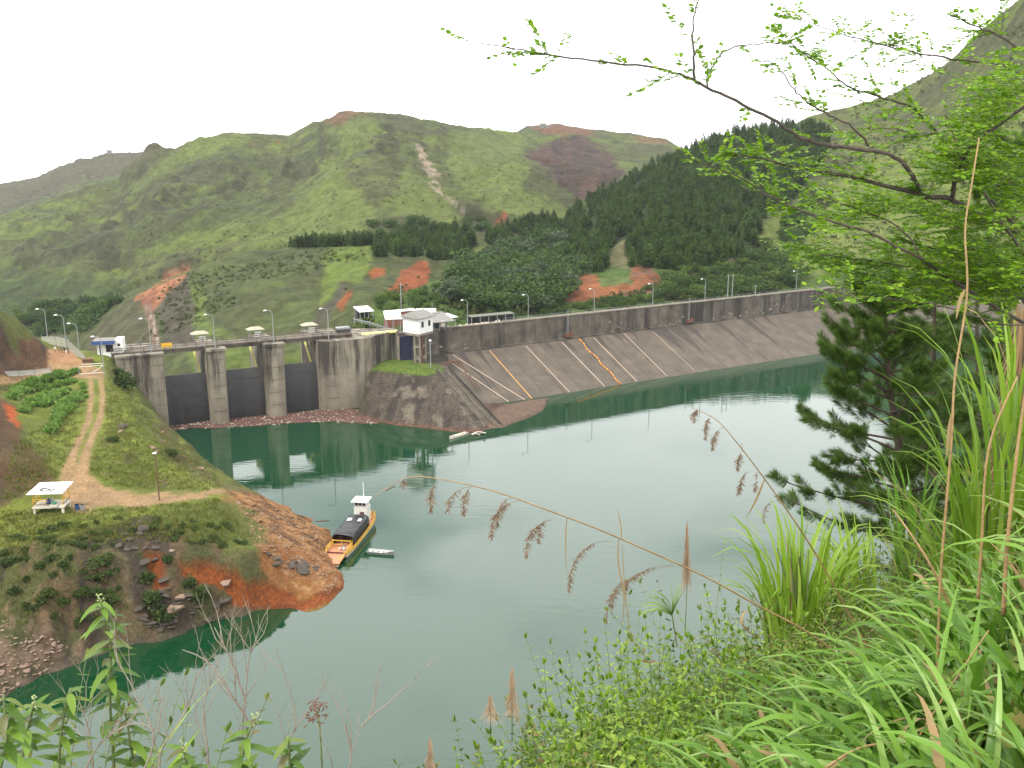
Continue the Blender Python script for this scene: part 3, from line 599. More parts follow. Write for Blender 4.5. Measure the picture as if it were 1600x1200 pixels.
# gauges hanging on the wall
for a, lab in ((887, 'rusty red box and pale ladder on dam wall beside the orange float line'), (1076, 'small red box and ladder on dam wall, the one farther right')):
    s0 = sx(a); t = empty('wall_gauge', wp3(s0, -.1, 10.5), 0, lab, 'gauge'); o = t.location
    mb = MB(); ang = math.atan2(WD.y, WD.x)
    for dx in (-.25, .25): q = WD*dx; mb.beam(q+Vector((0, 0, 1)), q+Vector((0, 0, 8.5)), .08)
    for k in range(18): mb.beam(WD*-.25+Vector((0, 0, 1.2+k*.4)), WD*.25+Vector((0, 0, 1.2+k*.4)), .06)
    mb.build('ladder', M_steel, t)
    mb = MB(); mb.box((WN*.5)+Vector((0, 0, .7)), (2.6, 1.0, .9), ang); mb.box((WN*.5)+WD*.8+Vector((0, 0, 1.3)), (.8, .8, .5), ang); mb.build('box', M_rust, t)

# ================================================================ SPILLWAY
SO = PZ(265, 672, 0); SE = PZ(505, 643, 0); SD = (SE-SO); SD.z = 0; SD.normalize(); SN = Vector((SD.y, -SD.x, 0))
def sp(s, t, z): p = SO+SD*s-SN*t; return Vector((p.x, p.y, z))
def ss(px, t=0):
    u = float(uv(px, 640)[0]); o = sp(0, t, 0); return (u*o.y-o.x)/(SD.x-u*SD.y)
ZD = 19.0
spl = empty('spillway', sp(20, 6, 0), 0, 'grey concrete spillway with three dark gates between stained piers', 'spillway')
def spart(mb, name, m, parent=None, smooth=False):
    o0 = sp(20, 6, 0); mb.v = [tuple(Vector(q)-o0) for q in mb.v]; return mb.build(name, m, parent or spl, smooth)
def P2s(lst): return [tuple(sp(a, b, 0))[:2] for a, b in lst]
e1, e2 = ss(331), ss(359); e3, e4 = ss(421), ss(450); e5 = ss(505)
for a, b in ((e1, e2), (e3, e4)):
    mb = MB(); w_ = b-a
    mb.prism(P2s([(a, 1.2), (a+.5, .25), (a+w_*.5, 0), (b-.5, .25), (b, 1.2), (b, 19), (a, 19)]), -4, ZD-.9)
    mb.prism(P2s([(a-.25, -.2), (b+.25, -.2), (b+.25, 3), (a-.25, 3)]), ZD-.9+.003, ZD-.3)
    spart(mb, 'pier', M_con2)
mb = MB(); mb.prism(P2s([(-10.5, 0), (0, 0), (0, 19), (-10.5, 19)]), -4, ZD-.6); mb.prism(P2s([(-10.6, -.25), (.2, -.25), (.2, 2.5), (-10.6, 2.5)]), ZD-.6+.003, ZD-.15)
mb.prism(P2s([(-3.1, -.10), (-2.7, -.10), (-2.7, 0.05), (-3.1, .05)]), 0, ZD-1); spart(mb, 'abutment', M_con2)
q = [(e5, 1.5), (e5+.8, .2), (e5+6.5, -.2), (e5+11.5, -.1), (e5+14.0, .6), (e5+15.2, 2.2)]
wj = WA+WD*6
mb = MB(); pts2 = P2s(q)+[tuple(wp3(12, -.3, 0))[:2], tuple(wp3(12, 3, 0))[:2]]+P2s([(e5+8, 19), (e5, 19)])
mb.prism(pts2, -4, ZD-.9); spart(mb, 'abutment', M_con2)
def lift_lines(a, b, t_):
    for z in (3.2, 6.4, 9.6, 12.8, 16.0): spart(MB().beam(sp(a+.1, t_, z+RUz()), sp(b-.1, t_, z), .03, .07), 'pour_joint', M_damp)
RUz = lambda: random.uniform(-.1, .1)
lift_lines(e1+.5, e2-.5, -.005); lift_lines(e3+.5, e4-.5, -.005); lift_lines(-10.4, 0, -.01); lift_lines(e5+1, e5+6.4, -.06)
def gate(a, b):
    mb = MB(); rows = 22; vs = []
    for k in range(rows+1):
        t = k/rows; z = -1+13.2*t; bulge = 3.6+2.6*(t-.35)**2*1.2
        for s_ in (a+.05, b-.05): vs.append(sp(s_, bulge, z))
    for k in range(rows+1):
        t = k/rows; z = -1+13.2*t; bulge = 3.9+2.6*(t-.35)**2*1.2
        for s_ in (a+.05, b-.05): vs.append(sp(s_, bulge, z))
    o = 2*(rows+1)
    mb.add(vs, [(2*k, 2*k+1, 2*k+3, 2*k+2) for k in range(rows)]+[(o+2*k+1, o+2*k, o+2*k+2, o+2*k+3) for k in range(rows)]+[(2*rows, 2*rows+1, o+2*rows+1, o+2*rows)])
    for zz in (1.5, 4.2, 7.0, 9.8):
        t = (zz+1)/13.2; bb = 3.6+2.6*(t-.35)**2*1.2; mb.beam(sp(a+.1, bb-.02, zz), sp(b-.1, bb-.02, zz), .06, .10)
    g = spart(mb, 'gate', M_gate)
    return g
gate(0, e1); gate(e2, e3); gate(e4, e5)
for (x0, y0, x1, y1) in ((303, 548, 313, 584), (390, 540, 401, 575), (476, 533, 486, 567)):
    mb = MB(); A_ = PY(x0, y0, 236+(x0-303)*.075); B_ = PY(x1, y1, 232+(x0-303)*.075); mb.beam(A_, B_, .42, .42); spart(mb, 'hoist_arm', M_pyel)
    mb = MB(); mb.beam(A_+Vector((3.2, 1.6, 0)), B_+Vector((3.6, 5, -1)), .5, .9); spart(mb, 'gate_arm', M_con)
mb = MB(); s1 = e5+9.5
mb.prism(P2s([(-11, 3.6), (s1, 3.6), (s1, 4.6), (-11, 4.6)]), ZD-1.1, ZD-.2); mb.prism(P2s([(-11, 8), (s1, 8), (s1, 8.8), (-11, 8.8)]), ZD-1.1, ZD-.2)
mb.prism(P2s([(-11, 3.2), (s1, 3.2), (s1, 9.2), (-11, 9.2)]), ZD-.197, ZD+.12); spart(mb, 'bridge_deck', M_con)
mb = MB()
for t_ in (3.35, 9.0):
    k = -11
    while k < s1:
        mb.beam(sp(k, t_, ZD+.12), sp(k, t_, ZD+1.1), .12); k += 2.4
    for z in (ZD+.6, ZD+1.1): mb.beam(sp(-11, t_, z), sp(s1, t_, z), .10, .14)
spart(mb, 'railing', M_con)
mb = MB(); mb.prism([tuple(PZ(565, 523, ZD-.8))[:2], tuple(PZ(620, 517.5, 18.2))[:2], tuple(PZ(620, 516, 18.2))[:2], tuple(PZ(565, 521, ZD-.8))[:2]], 17.85, 18.3); spart(mb, 'kerb', M_pyel)
# hoist shelters on the bridge
for i, (a, y) in enumerate(((325, 527), (412, 520), (496, 514))):
    t = empty('hoist_shelter', sp(ss(a, 6), 10.2, ZD), math.atan2(SD.y, SD.x), ['pale roofed hoist shelter above the first pier, nearest the guard house', 'pale roofed hoist shelter above the middle pier of the bridge', 'pale roofed hoist shelter at the right end of the bridge'][i], 'shelter', 'hoist shelters along the spillway bridge'); t.scale = (.85, .8, .82)
    mb = MB(); mb.add([(-2.5, -1.8, 2.5), (2.5, -1.8, 2.5), (2.5, 1.8, 2.5), (-2.5, 1.8, 2.5), (-1.2, 0, 3.3), (1.2, 0, 3.3), (-2.5, -1.8, 2.38), (2.5, -1.8, 2.38), (2.5, 1.8, 2.38), (-2.5, 1.8, 2.38)],
                      [(0, 1, 5, 4), (1, 2, 5), (2, 3, 4, 5), (3, 0, 4), (6, 9, 8, 7), (0, 6, 7, 1), (1, 7, 8, 2), (2, 8, 9, 3), (3, 9, 6, 0)]); mb.build('roof', mat('faded_roof', (.34, .31, .23), .8, .2, 1) if i == 0 else bpy.data.materials['faded_roof'], t)
    for x in (-1.9, 1.9):
        for yy in (-1.3, 1.3): MB().beam((x, yy, -.1), (x, yy, 2.55), .12).build('post', M_steel, t)
    mb = MB(); mb.box((.6, -.6, .9), (1.8, 1.2, 1.7)); mb.build('cabinet', M_white, t)
t = empty('lifting_beam', sp(ss(268, 4), 3.35, ZD+.12), math.atan2(SD.y, SD.x), 'bright yellow lifting beam on the bridge rail near the guard house', 'beam')
mb = MB(); mb.box((0, 0, .75), (2.3, .5, .6)); mb.beam((-.9, 0, 0), (-.9, 0, .5), .2); mb.beam((.9, 0, 0), (.9, 0, .5), .2); mb.beam((-1.25, 0, 1.1), (1.25, 0, 1.1), .12, .6); mb.build('body', M_yel, t)
t = empty('machinery_block', sp(ss(541, 6), 6, ZD+.1), math.atan2(SD.y, SD.x), 'dark rope hoist machine where the bridge meets the right abutment', 'machine')
mb = MB(); mb.box((0, 0, .5), (3.6, 2.2, .9)); mb.build('body', M_black, t)
mb = MB()
for k in range(7): mb.tube([(-1.5+k*.5, -1, 1.15), (-1.5+k*.5, 1, 1.15)], .28, 8)
mb.build('rollers', M_steel, t)

# ================================================================ STREET LAMPS
def make_lamp(h=8.2):
    r = empty('street_lamp', (0, 0, 0), 0, None, 'street lamp', 'street lamps along the dam and spillway')
    MB().tube([(0, 0, 0), (0, 0, h*.5), (0, 0, h-.8)], [.13, .10, .08], 6).build('pole', M_steel, r)
    MB().tube([(0, 0, h-.8), (-.15, 0, h-.25), (-.6, 0, h+.05), (-1.5, 0, h+.1)], [.08, .07, .06, .05], 5).build('arm', M_steel, r)
    mb = MB(); mb.tube([(-1.3, 0, h+.1), (-1.5, 0, h+.12), (-1.95, 0, h+.08), (-2.15, 0, h+.02)], [.08, .19, .17, .05], 8); mb.build('lamp_head', M_white, r)
    return r
lamps = [(sp(ss(245), .8, ZD-.15), 'above the left abutment beside the guard house'), (sp(ss(344), .8, ZD-.3), 'on the nose of the first spillway pier'), (sp(ss(435), .8, ZD-.3), 'on the nose of the second spillway pier'),
         (sp(ss(521), 1.4, ZD-.9), 'on the right abutment of the spillway')]
for a, d in ((735, 'beside the long black shed on the dam crest'), (830, 'on the dam crest left of the first wall gauge'), (933, 'on the dam crest below the red earth cut'), (1024, 'on the dam crest at the right edge of the red earth cut'),
             (1105, 'on the dam crest between the far wall gauge and the twin poles'), (1246, 'farthest along the dam crest, near the pine')):
    lamps.append((wp3(sx(a), 1.6, 16.1), d))
for (a, b, z, hh, d) in ((75, 534, 18.6, 45, 'leftmost behind the white fence'), (104, 545, 18.4, 50, 'behind the white fence, second from left'), (125, 560, 17.9, 62, 'at the bend of the white fence'), (163, 584, 17.4, 52, 'in front of the guard house beside the gate')):
    lamps.append((PZ(a, b, z), d))
proto = make_lamp(); protoS = None
for i, (p, d) in enumerate(lamps):
    o = proto if i == 0 else copy_tree(proto)
    o.location = p; o['label'] = 'grey street lamp '+d
    o.rotation_euler = (0, 0, R(20 if i < 4 else (32 if i < 10 else 8)))
for a, b, yy, d in ((627, 486, 285, 'tall thin lamp behind the red building'), (1153, 466, 0, 'left of the twin poles'), (1160, 466, 0, 'right of the twin poles'), (1196, 466, 0, 'short and thin, right of the twin poles')):
    p = wp3(sx(a), 5.5, 16.1) if yy == 0 else PY(a, b, yy); h = 8.5 if a < 1190 else 4
    if yy: p.z = 15.5; h = 12
    t = empty('utility_pole', p, 0, 'grey utility pole '+d if yy == 0 else 'pale utility pole behind the red brick building', 'pole', 'poles behind the dam crest')
    MB().tube([(0, 0, 0), (0, 0, h)], [.16, .1], 6).build('pole', M_steel, t); MB().beam((-.7, 0, h-.6), (.7, 0, h-.6), .1).build('crossarm', M_steel, t)

# ================================================================ ROCK BERM WITH RAIL TRACK
bt = [  # px, py, z
 (500, 648, 0), (555, 652, 0), (600, 661, 0), (650, 667, 0), (700, 673, 0), (745, 675, 0), (782, 668, 0), (815, 650, .2), (835, 628, 0),
 (575, 570, 10), (600, 580, 10), (630, 583, 10), (665, 583, 10), (688, 576, 10), (600, 562, 10.6), (640, 560, 10.3), (690, 558, 10.2), (580, 556, 10.8), (600, 545, 10.8), (620, 545, 10.6), (660, 552, 10.3),
 (705, 592, 8.6), (722, 612, 6.4), (740, 636, 3.6), (760, 660, 1), (735, 618, 4.6), (760, 640, 2.2), (720, 640, 4.3), (650, 620, 5.4), (600, 615, 5.6), (560, 610, 5.4), (700, 650, 2.8), (640, 650, 2), (590, 640, 2.3)]
bx = [tuple(PZ(a, b, z)) for a, b, z in bt]
for s, t, z in ((2, -2, 10.7), (14, -1.5, 10.5), (24, -1.5, 10.0), (50, -30, -3), (40, -45, -6), (16, -50, -7), (-10, -42, -6), (-11, -26, -4), (30, -47, -7)): bx.append(tuple(wp3(s, t, z)))
btps = TPS(np.array(bx), .5)
gx = np.arange(-58, 24, .4); gy = np.arange(205, 292, .4); BX, BY = np.meshgrid(gx, gy); BZ = np.minimum(btps(BX, BY), 11)
px, py = proj(BX, BY, BZ); f1 = fbm(BX/3, BY/3, 5, 201); top = sst(9.3, 10, BZ)
BZ = BZ+(1-top)*((ridged(BX/7+BZ/9, BY/9, 4, 203)-.6)*.4+(fbm(BX/1.2, BY/1.2, 4, 204)-.5)*.35)
_al = (BX-WA.x)*WD.x+(BY-WA.y)*WD.y; _dr = (BX-WA.x)*WN.x+(BY-WA.y)*WN.y; facez = 10.2-_dr/FS
rt = poly_sd(px, py, [(700, 560), (706, 572), (724, 592), (745, 615), (766, 640), (786, 668), (900, 800), (1200, 800), (1200, 300), (700, 300)])
BZ = np.where(_al > 8, BZ*(1-sst(-3, 3, rt))+np.minimum(BZ, facez-.5)*sst(-3, 3, rt), BZ)
lft = sst(-2, 5, poly_sd(px, py, [(592, 540), (585, 560), (574, 590), (562, 630), (552, 660), (520, 760), (200, 760), (200, 400), (592, 400)]))*(BY < 262)
BZ = BZ*(1-lft)+np.minimum(BZ, -2.5)*lft
beach = sst(-8, 3, poly_sd(px+10*(f1-.5), py, [(735, 606), (760, 606), (800, 622), (835, 625), (857, 629), (845, 650), (810, 662), (785, 670), (765, 650)]))
BZ = np.maximum(BZ, -1.6+2.2*beach+.35*(fbm(BX/2, BY/2, 4, 208)-.5)); px, py = proj(BX, BY, BZ)
C = np.zeros(BX.shape+(3,))+np.array((.066, .053, .042)); st_ = ridged(px/26, py/120, 4, 208)
C = mixc(C, (.036, .030, .026), sst(.44, .60, fbm(px/9+py/30, py/55, 4, 205))*.85); C = mixc(C, (.15, .125, .095), sst(.58, .7, fbm(px/22+3, py/22, 4, 206))*.7)
C = mixc(C, (.050, .048, .030), sst(720, 700, px)*sst(600, 580, py)*.4)
wp = px+10*(f1-.5)
C = mixc(C, (.072, .105, .018), sst(-1.5, 1.5, poly_sd(wp, py, [(560, 540), (612, 548), (650, 566), (690, 570), (693, 580), (665, 587), (632, 584), (585, 578), (570, 585)])))
C = mixc(C, (.055, .048, .028), sst(-2, 2, poly_sd(wp, py, [(556, 605), (570, 590), (575, 640), (556, 650)]))*.7)
C = mixc(C, (.11, .055, .040), np.clip(sst(.9, .2, BZ), 0, 1)*.8)
C = mixc(C, (.11, .075, .056), sst(-4, 4, poly_sd(wp, py, [(770, 640), (800, 628), (860, 618), (860, 660), (780, 680), (760, 668)])))
C = mixc(C, (.115, .098, .075), sst(-2, 2, poly_sd(px, py, [(690, 570), (735, 565), (825, 625), (780, 640), (776, 668), (740, 672)]))*.6*(BZ > .8))
C *= (.75+.5*fbm(BX/1.4, BY/1.4, 4, 207))[..., None]
tag(grid_mesh('rock_bank', BX, BY, BZ, C, groundmat('bank_rock', 1.6, .8, .3)), kind='structure')
def bz(x, y):
    j = min(max((x-gx[0])/.4, 0), len(gx)-2.01); i = min(max((y-gy[0])/.4, 0), len(gy)-2.01); return float(BZ[int(i), int(j)])
def hitb(a, b):
    u, v = uv(a, b); u, v = float(u), float(v); Y = 206
    while Y < 290:
        if bz(u*Y, Y) >= CAMH+v*Y: return Vector((u*Y, Y, CAMH+v*Y))
        Y += .2
    return PZ(a, b, 5)
t = empty('boat_track', PZ(740, 665, 0), 0, 'long steel rail track and steps running down the rock bank to the water', 'rail track')
def tpart(mb, nm, m): mb.v = [tuple(Vector(q)-t.location) for q in mb.v]; mb.build(nm, m, t)
def chain(a, b, n=14, up=.35): return [hitb(a[0]+(b[0]-a[0])*k/n, a[1]+(b[1]-a[1])*k/n)+Vector((0, 0, up)) for k in range(n+1)]
for a, b in (((684, 578), (758, 668)), ((693, 576), (772, 666))): tpart(MB().tube(chain(a, b), .16, 4), 'rail', M_con)
mb = MB(); A_, B_ = chain((680, 579), (748, 669), 44, .2), chain((685, 578), (757, 668), 44, .2)
for p, q in zip(A_, B_): mb.beam(p, q, .35, .2)
tpart(mb, 'steps', M_con)
tpart(MB().tube(chain((700, 575), (785, 668), 16, .45), .22, 4), 'side_rail', M_dark)
# winch frame at the head of the slope
t = empty('winch_frame', PZ(690, 574, 10), 0, 'rusty red winch frame with two long poles beside the rail track', 'frame')
A_, B_ = PY(690, 569, 250), PY(716, 564, 252)
mb = MB(); mb.beam(A_, B_, .35, .5); mb.beam(A_, A_-Vector((0, 0, 1.6)), .4); mb.beam(B_, B_-Vector((0, 0, 1.6)), .35); tpart(mb, 'frame', M_rust)
for x in (0, 4): tpart(MB().beam(B_+Vector((x*.1, 0, 0)), face_pt(744+x*1.5, 612, .6), .16), 'pole', M_rust)
t = empty('lamp_post', PZ(673, 578, 10), 0, 'thin pole with round white lamp and stay wire beside the tower house', 'lamp post')
tpart(MB().tube([t.location, t.location+Vector((0, 0, 7.6))], .12, 6), 'pole', M_steel)
mb = MB(); mb.tube([t.location+Vector((0, 0, 7.4)), t.location+Vector((0, 0, 7.7)), t.location+Vector((0, 0, 8.0))], [.15, .42, .15], 8); tpart(mb, 'lamp', M_white)
tpart(MB().beam(t.location+Vector((0, 0, 7.6)), face_pt(710, 575, .3), .07), 'stay_wire', M_dark)

# ================================================================ INTAKE TOWER HOUSE AND SHEDS
def grp(name, loc, label, cat, group=None):
    t = empty(name, loc, 0, label, cat, group)
    def f(mb, nm, m, parent=None, smooth=False):
        mb.v = [tuple(Vector(q)-Vector(loc)) for q in mb.v]; return mb.build(nm, m, parent or t, smooth)
    return t, f
cA = PY(655, 522, 245.5); xy = lambda a, Y: (float(uv(a, 520)[0])*Y, Y)
c0, c1, c2 = xy(655, 245.5), xy(630, 249.5), xy(676.5, 251); c3 = (c1[0]+c2[0]-c0[0], c1[1]+c2[1]-c0[1])
t, f = grp('intake_house', (c0[0], c0[1]+3, 10), 'white house with grey roof standing on a tall concrete tower frame', 'house')
f(MB().prism([c0, c2, c3, c1], 18.9, 22.9), 'wall', M_white)
f(MB().prism([c0, c2, c3, c1], 18.3, 18.9-.003), 'floor_slab', M_con2)
def off(p, k):
    c = ((c0[0]+c3[0])/2, (c0[1]+c3[1])/2); return (c[0]+(p[0]-c[0])*k, c[1]+(p[1]-c[1])*k)
e = [off(p, 1.22) for p in (c0, c2, c3, c1)]
def hip(mb, e, z0, z1, th=.2, k=.15):
    cx = sum(p[0] for p in e)/4; cy = sum(p[1] for p in e)/4
    l1 = math.dist(e[0], e[1]); l2 = math.dist(e[1], e[2])
    if l1 >= l2: r0 = [(e[0][i]+e[3][i])/2 for i in (0, 1)]; r1 = [(e[1][i]+e[2][i])/2 for i in (0, 1)]
    else: r0 = [(e[0][i]+e[1][i])/2 for i in (0, 1)]; r1 = [(e[2][i]+e[3][i])/2 for i in (0, 1)]
    r0 = [r0[0]+(cx-r0[0])*k*2, r0[1]+(cy-r0[1])*k*2]; r1 = [r1[0]+(cx-r1[0])*k*2, r1[1]+(cy-r1[1])*k*2]
    vs = [(p[0], p[1], z0) for p in e]+[(p[0], p[1], z0-th) for p in e]+[(*r0, z1), (*r1, z1)]
    fs = [(7, 6, 5, 4)]+[(i, (i+4), (i+1) % 4+4, (i+1) % 4) for i in range(4)]
    fs += [(0, 1, 9, 8), (1, 2, 9), (2, 3, 8, 9), (3, 0, 8)] if l1 >= l2 else [(0, 1, 8), (1, 2, 9, 8), (2, 3, 9), (3, 0, 8, 9)]
    mb.add(vs, fs); return mb
f(hip(MB(), e, 23.1, 24.6), 'roof', M_roofg)
d2 = Vector((c2[0]-c0[0], c2[1]-c0[1], 0)); nn = Vector((d2.y, -d2.x, 0)).normalized()
for k in (.17, .66):
    a = Vector((*c0, 0))+d2*k+nn*.03; b = a+d2*.16
    f(MB().prism([tuple(a)[:2], tuple(b)[:2], tuple(b-nn*.1)[:2], tuple(a-nn*.1)[:2]], 20.5, 22.0), 'window', M_dark)
cols_ = [xy(647.5, 247.5), xy(655.5, 246.5), xy(664.5, 249.5), xy(657, 251)]
for c in cols_: f(MB().prism([(c[0]-.21, c[1]-.21), (c[0]+.21, c[1]-.21), (c[0]+.21, c[1]+.21), (c[0]-.21, c[1]+.21)], 8.5, 18.3), 'column', M_con2)
for z in (12.2, 15.3):
    mb = MB()
    for i in range(4): a, b = cols_[i], cols_[(i+1) % 4]; mb.beam((a[0], a[1], z), (b[0], b[1], z), .3, .4)
    f(mb, 'cross_beam', M_con2)
f(MB().tube([(cols_[1][0]+.6, cols_[1][1]+.5, 8.5), (cols_[1][0]+.6, cols_[1][1]+.5, 18.3)], .2, 8), 'pipe', M_rust)
# recess with blue panel between abutment and tower
a, b = xy(624, 251.5), xy(644, 253.0)
t, f = grp('blue_panel', (a[0], a[1], 10), 'dark blue painted steel door panel under the tower house', 'panel')
f(MB().prism([a, b, (b[0], b[1]+.4), (a[0], a[1]+.4)], 9.8, 17.3), 'panel', mat('deep_blue_paint', (.013, .015, .055), .6, .5, .5))
a2 = xy(620, 250.9); f(MB().prism([a2, (a2[0]+.6, a2[1]), (a2[0]+.6, a2[1]+.5), (a2[0], a2[1]+.5)], 9.8, 17.3), 'frame_post', M_con2)
f(MB().prism([(b[0]-3.0, b[1]-.25), (b[0]-.1, b[1]-.05), (b[0]-.1, b[1]), (b[0]-3.0, b[1]-.2)], 9.8, 13.5), 'lower_leaf', mat('grey_blue', (.09, .09, .11), .7, .3))
def shed(name, a0, a1, ypt, ye, yb, Y, dep, label, cat, wall, roof, pitch=.5, posts=False, extra=None, ang=None, rw=.5):
    "a0..a1 photo columns of the front, ypt roof top edge, ye eave, yb base"
    A_ = PY(a0, yb, Y); d = WD if ang is None else Vector((math.cos(R(ang)), math.sin(R(ang)), 0))
    u = float(uv(a1, yb)[0]); ln = (u*A_.y-A_.x)/(d.x-u*d.y); nb = Vector((-d.y, d.x, 0))
    zE = PY(a0, ye, Y).z; zT = zE+pitch; zb = A_.z-.15
    A0 = Vector((A_.x, A_.y, 0)); q = [A0, A0+d*ln, A0+d*ln+nb*dep, A0+nb*dep]
    t, f = grp(name, (A0.x, A0.y, zb), label, cat)
    o = [q[0]-d*rw-nb*rw, q[1]+d*rw-nb*rw, q[2]+d*rw+nb*rw, q[3]-d*rw+nb*rw]
    mb = MB(); mb.prism([tuple(p)[:2] for p in o], [zE, zE, zT, zT], [zE+.15, zE+.15, zT+.15, zT+.15]); f(mb, 'roof', roof)
    if posts:
        for k in range(posts+1):
            for r in (0, 1):
                p = q[0]+d*ln*k/posts+nb*dep*r*.98; f(MB().beam((p.x, p.y, zb-1), (p.x, p.y, zE+(pitch if r else 0)), .18), 'post', M_steel)
        if wall is not None: f(MB().prism([tuple(p)[:2] for p in (q[0]+nb*dep*.5, q[1]+nb*dep*.5, q[2], q[3])], zb-1, [zE+pitch*.5-.02]*2+[zT-.02]*2), 'wall', wall)
    else: f(MB().prism([tuple(p)[:2] for p in q], zb-2, [zE-.003, zE-.003, zT-.003, zT-.003]), 'wall', wall)
    return t, f, q, zb, zE, d, nb
shed('storage_shed', 563, 583, 480, 488, 503, 282, 4, 'small dark shed under a bright white sloping roof, leftmost on the bank', 'shed', M_black, M_roofw, 1.0, posts=3, rw=.3)
shed('workshop', 604, 650, 486, 489, 501, 276, 1.8, 'long red brick workshop with thin white roof edge behind the white canopy', 'building', M_brick, M_roofw, .2, rw=.15)
shed('canopy', 605, 626, 492, 499, 516, 262, 5, 'bright white canopy roof on posts left of the tower house', 'canopy', None, M_roofw, 1.2, posts=2, ang=12)
t, f, q, zb, zE, d, nb = shed('control_cabin', 653, 679, 483, 489, 505, 279, 6, 'red cabin with white flat roof and aerial, highest of the buildings', 'cabin', M_brick, M_roofw, .2, ang=5)
for k in (.25, .6):
    a = q[0]+d*4.4*k-nb*.03; b = a+d*.8; f(MB().prism([tuple(a)[:2], tuple(b)[:2], tuple(b+nb*.1)[:2], tuple(a+nb*.1)[:2]], zE-1.6, zE-.3), 'window', M_dark)
f(MB().tube([q[1]+Vector((-.6, 0, zE)), q[1]+Vector((-.6, 0, zE+3))], .07, 4), 'aerial', M_steel)
t, f, q, zb, zE, d, nb = shed('porch', 678, 704, 497, 504, 512, 263, 6, 'open porch with grey roof and dark interior right of the tower house', 'porch', M_black, M_roofg, 1.6, posts=3, rw=1.0)
f(MB().box(q[0]+d*2.6-nb*.2+Vector((0, 0, zb+1.1)), (1.3, .6, 1.6), R(32)), 'cabinet', M_cream)
shed('carport', 697, 712, 494, 497, 506, 272, 5, 'small pale flat roof on posts between the porch and black shed', 'carport', None, M_roofw, .3, posts=1)
t, f, q, zb, zE, d, nb = shed('long_shed', 737, 803, 490, 496, 506, 279.5, 2.6, 'long low black open shed with thin pale roof on the dam crest', 'shed', M_black, mat('thin_roof', (.13, .13, .105), .8, .2), .15, rw=.2, posts=5, ang=30)
# fence wall along the grass bank, rubble bags on the wall
mb = MB(); P_ = [PY(a, b, 274) for a, b in ((553, 499), (565, 501), (578, 504), (590, 508), (600, 511), (612, 514))]
for a, b in zip(P_[:-1], P_[1:]):
    mb.beam(a, b, .3, .25); mb.beam(a-Vector((0, 0, 1.2)), a+Vector((0, 0, .5)), .2); mb.beam(a-Vector((0, 0, .5)), b-Vector((0, 0, .5)), .12)
tag(mb.build('fence', M_steel), 'grey rail fence stepping down the grass bank behind the spillway', 'fence')
mb = MB()
for k in range(60): mb.box(wp3(random.uniform(26, 46), random.uniform(.9, 2.6), 16.1+random.uniform(.2, 1.3)), (random.uniform(.3, .9), random.uniform(.3, .6), random.uniform(.25, .5)), random.uniform(0, 3))
tag(mb.build('sandbags', M_cream), 'row of pale sandbags heaped behind the wall beside the porch', 'sandbags', kind='stuff')

# ================================================================ FLOATING DEBRIS AT THE GATES
m, tt, p = principled('driftwood_debris'); p.inputs['Roughness'].default_value = .9
tc = tt.nodes.new('ShaderNodeTexCoord'); n = tt.nodes.new('ShaderNodeTexNoise'); n.inputs['Scale'].default_value = 2.2; n.inputs['Detail'].default_value = 8; tt.links.new(tc.outputs['Object'], n.inputs['Vector'])
r = tt.nodes.new('ShaderNodeValToRGB'); e = r.color_ramp.elements; e[0].position = .4; e[0].color = (.055, .025, .02, 1); e[1].position = .6; e[1].color = (.13, .062, .045, 1); q = e.new(.72); q.color = (.42, .34, .28, 1)
tt.links.new(n.outputs['Fac'], r.inputs[0]); tt.links.new(r.outputs[0], p.inputs['Base Color'])
mb = MB(); fr = [(266, 673), (300, 668), (345, 669), (400, 665), (440, 662), (480, 659), (520, 659), (560, 661), (590, 662)]; bk = [(266, 664), (300, 661), (345, 655), (400, 650), (440, 646), (480, 642), (520, 636), (562, 640), (590, 650)]
vs = []
for i in range(81):
    t_ = i/80*8; k = min(int(t_), 7); g = t_-k
    a = (fr[k][0]*(1-g)+fr[k+1][0]*g, fr[k][1]*(1-g)+fr[k+1][1]*g+1.6*(vn(i*.35, 0, 9)-.5)); b = (bk[k][0]*(1-g)+bk[k+1][0]*g, bk[k][1]*(1-g)+bk[k+1][1]*g)
    for j in range(5):
        z = .03+.10*vn(i*.9, j*1.7, 4)*(j > 0); q = PZ(a[0]+(b[0]-a[0])*j/4, a[1]+(b[1]-a[1])*j/4, z); vs.append(q)
mb.add(vs, [(i*5+j, (i+1)*5+j, (i+1)*5+j+1, i*5+j+1) for i in range(80) for j in range(4)])
for k in range(700):
    t_ = random.random()*7.99; i = int(t_); g = t_-i; h = random.random()**1.3
    x = fr[i][0]*(1-g)+fr[i+1][0]*g; y = (fr[i][1]*(1-g)+fr[i+1][1]*g)*(1-h)+(bk[i][1]*(1-g)+bk[i+1][1]*g)*h+random.uniform(-.3, .8)
    q = PZ(x, y, .12); l = random.choice((.15, .2, .3, .6, .9)); mb.box(q, (l, .1 if l > .4 else .2, .12), random.uniform(0, 3), mi=random.choice((0, 0, 1, 2)))
tag(mb.build('floating_debris', [m, M_cream, M_wood]), 'brown mat of driftwood and litter floating against the spillway gates', 'debris', kind='stuff')
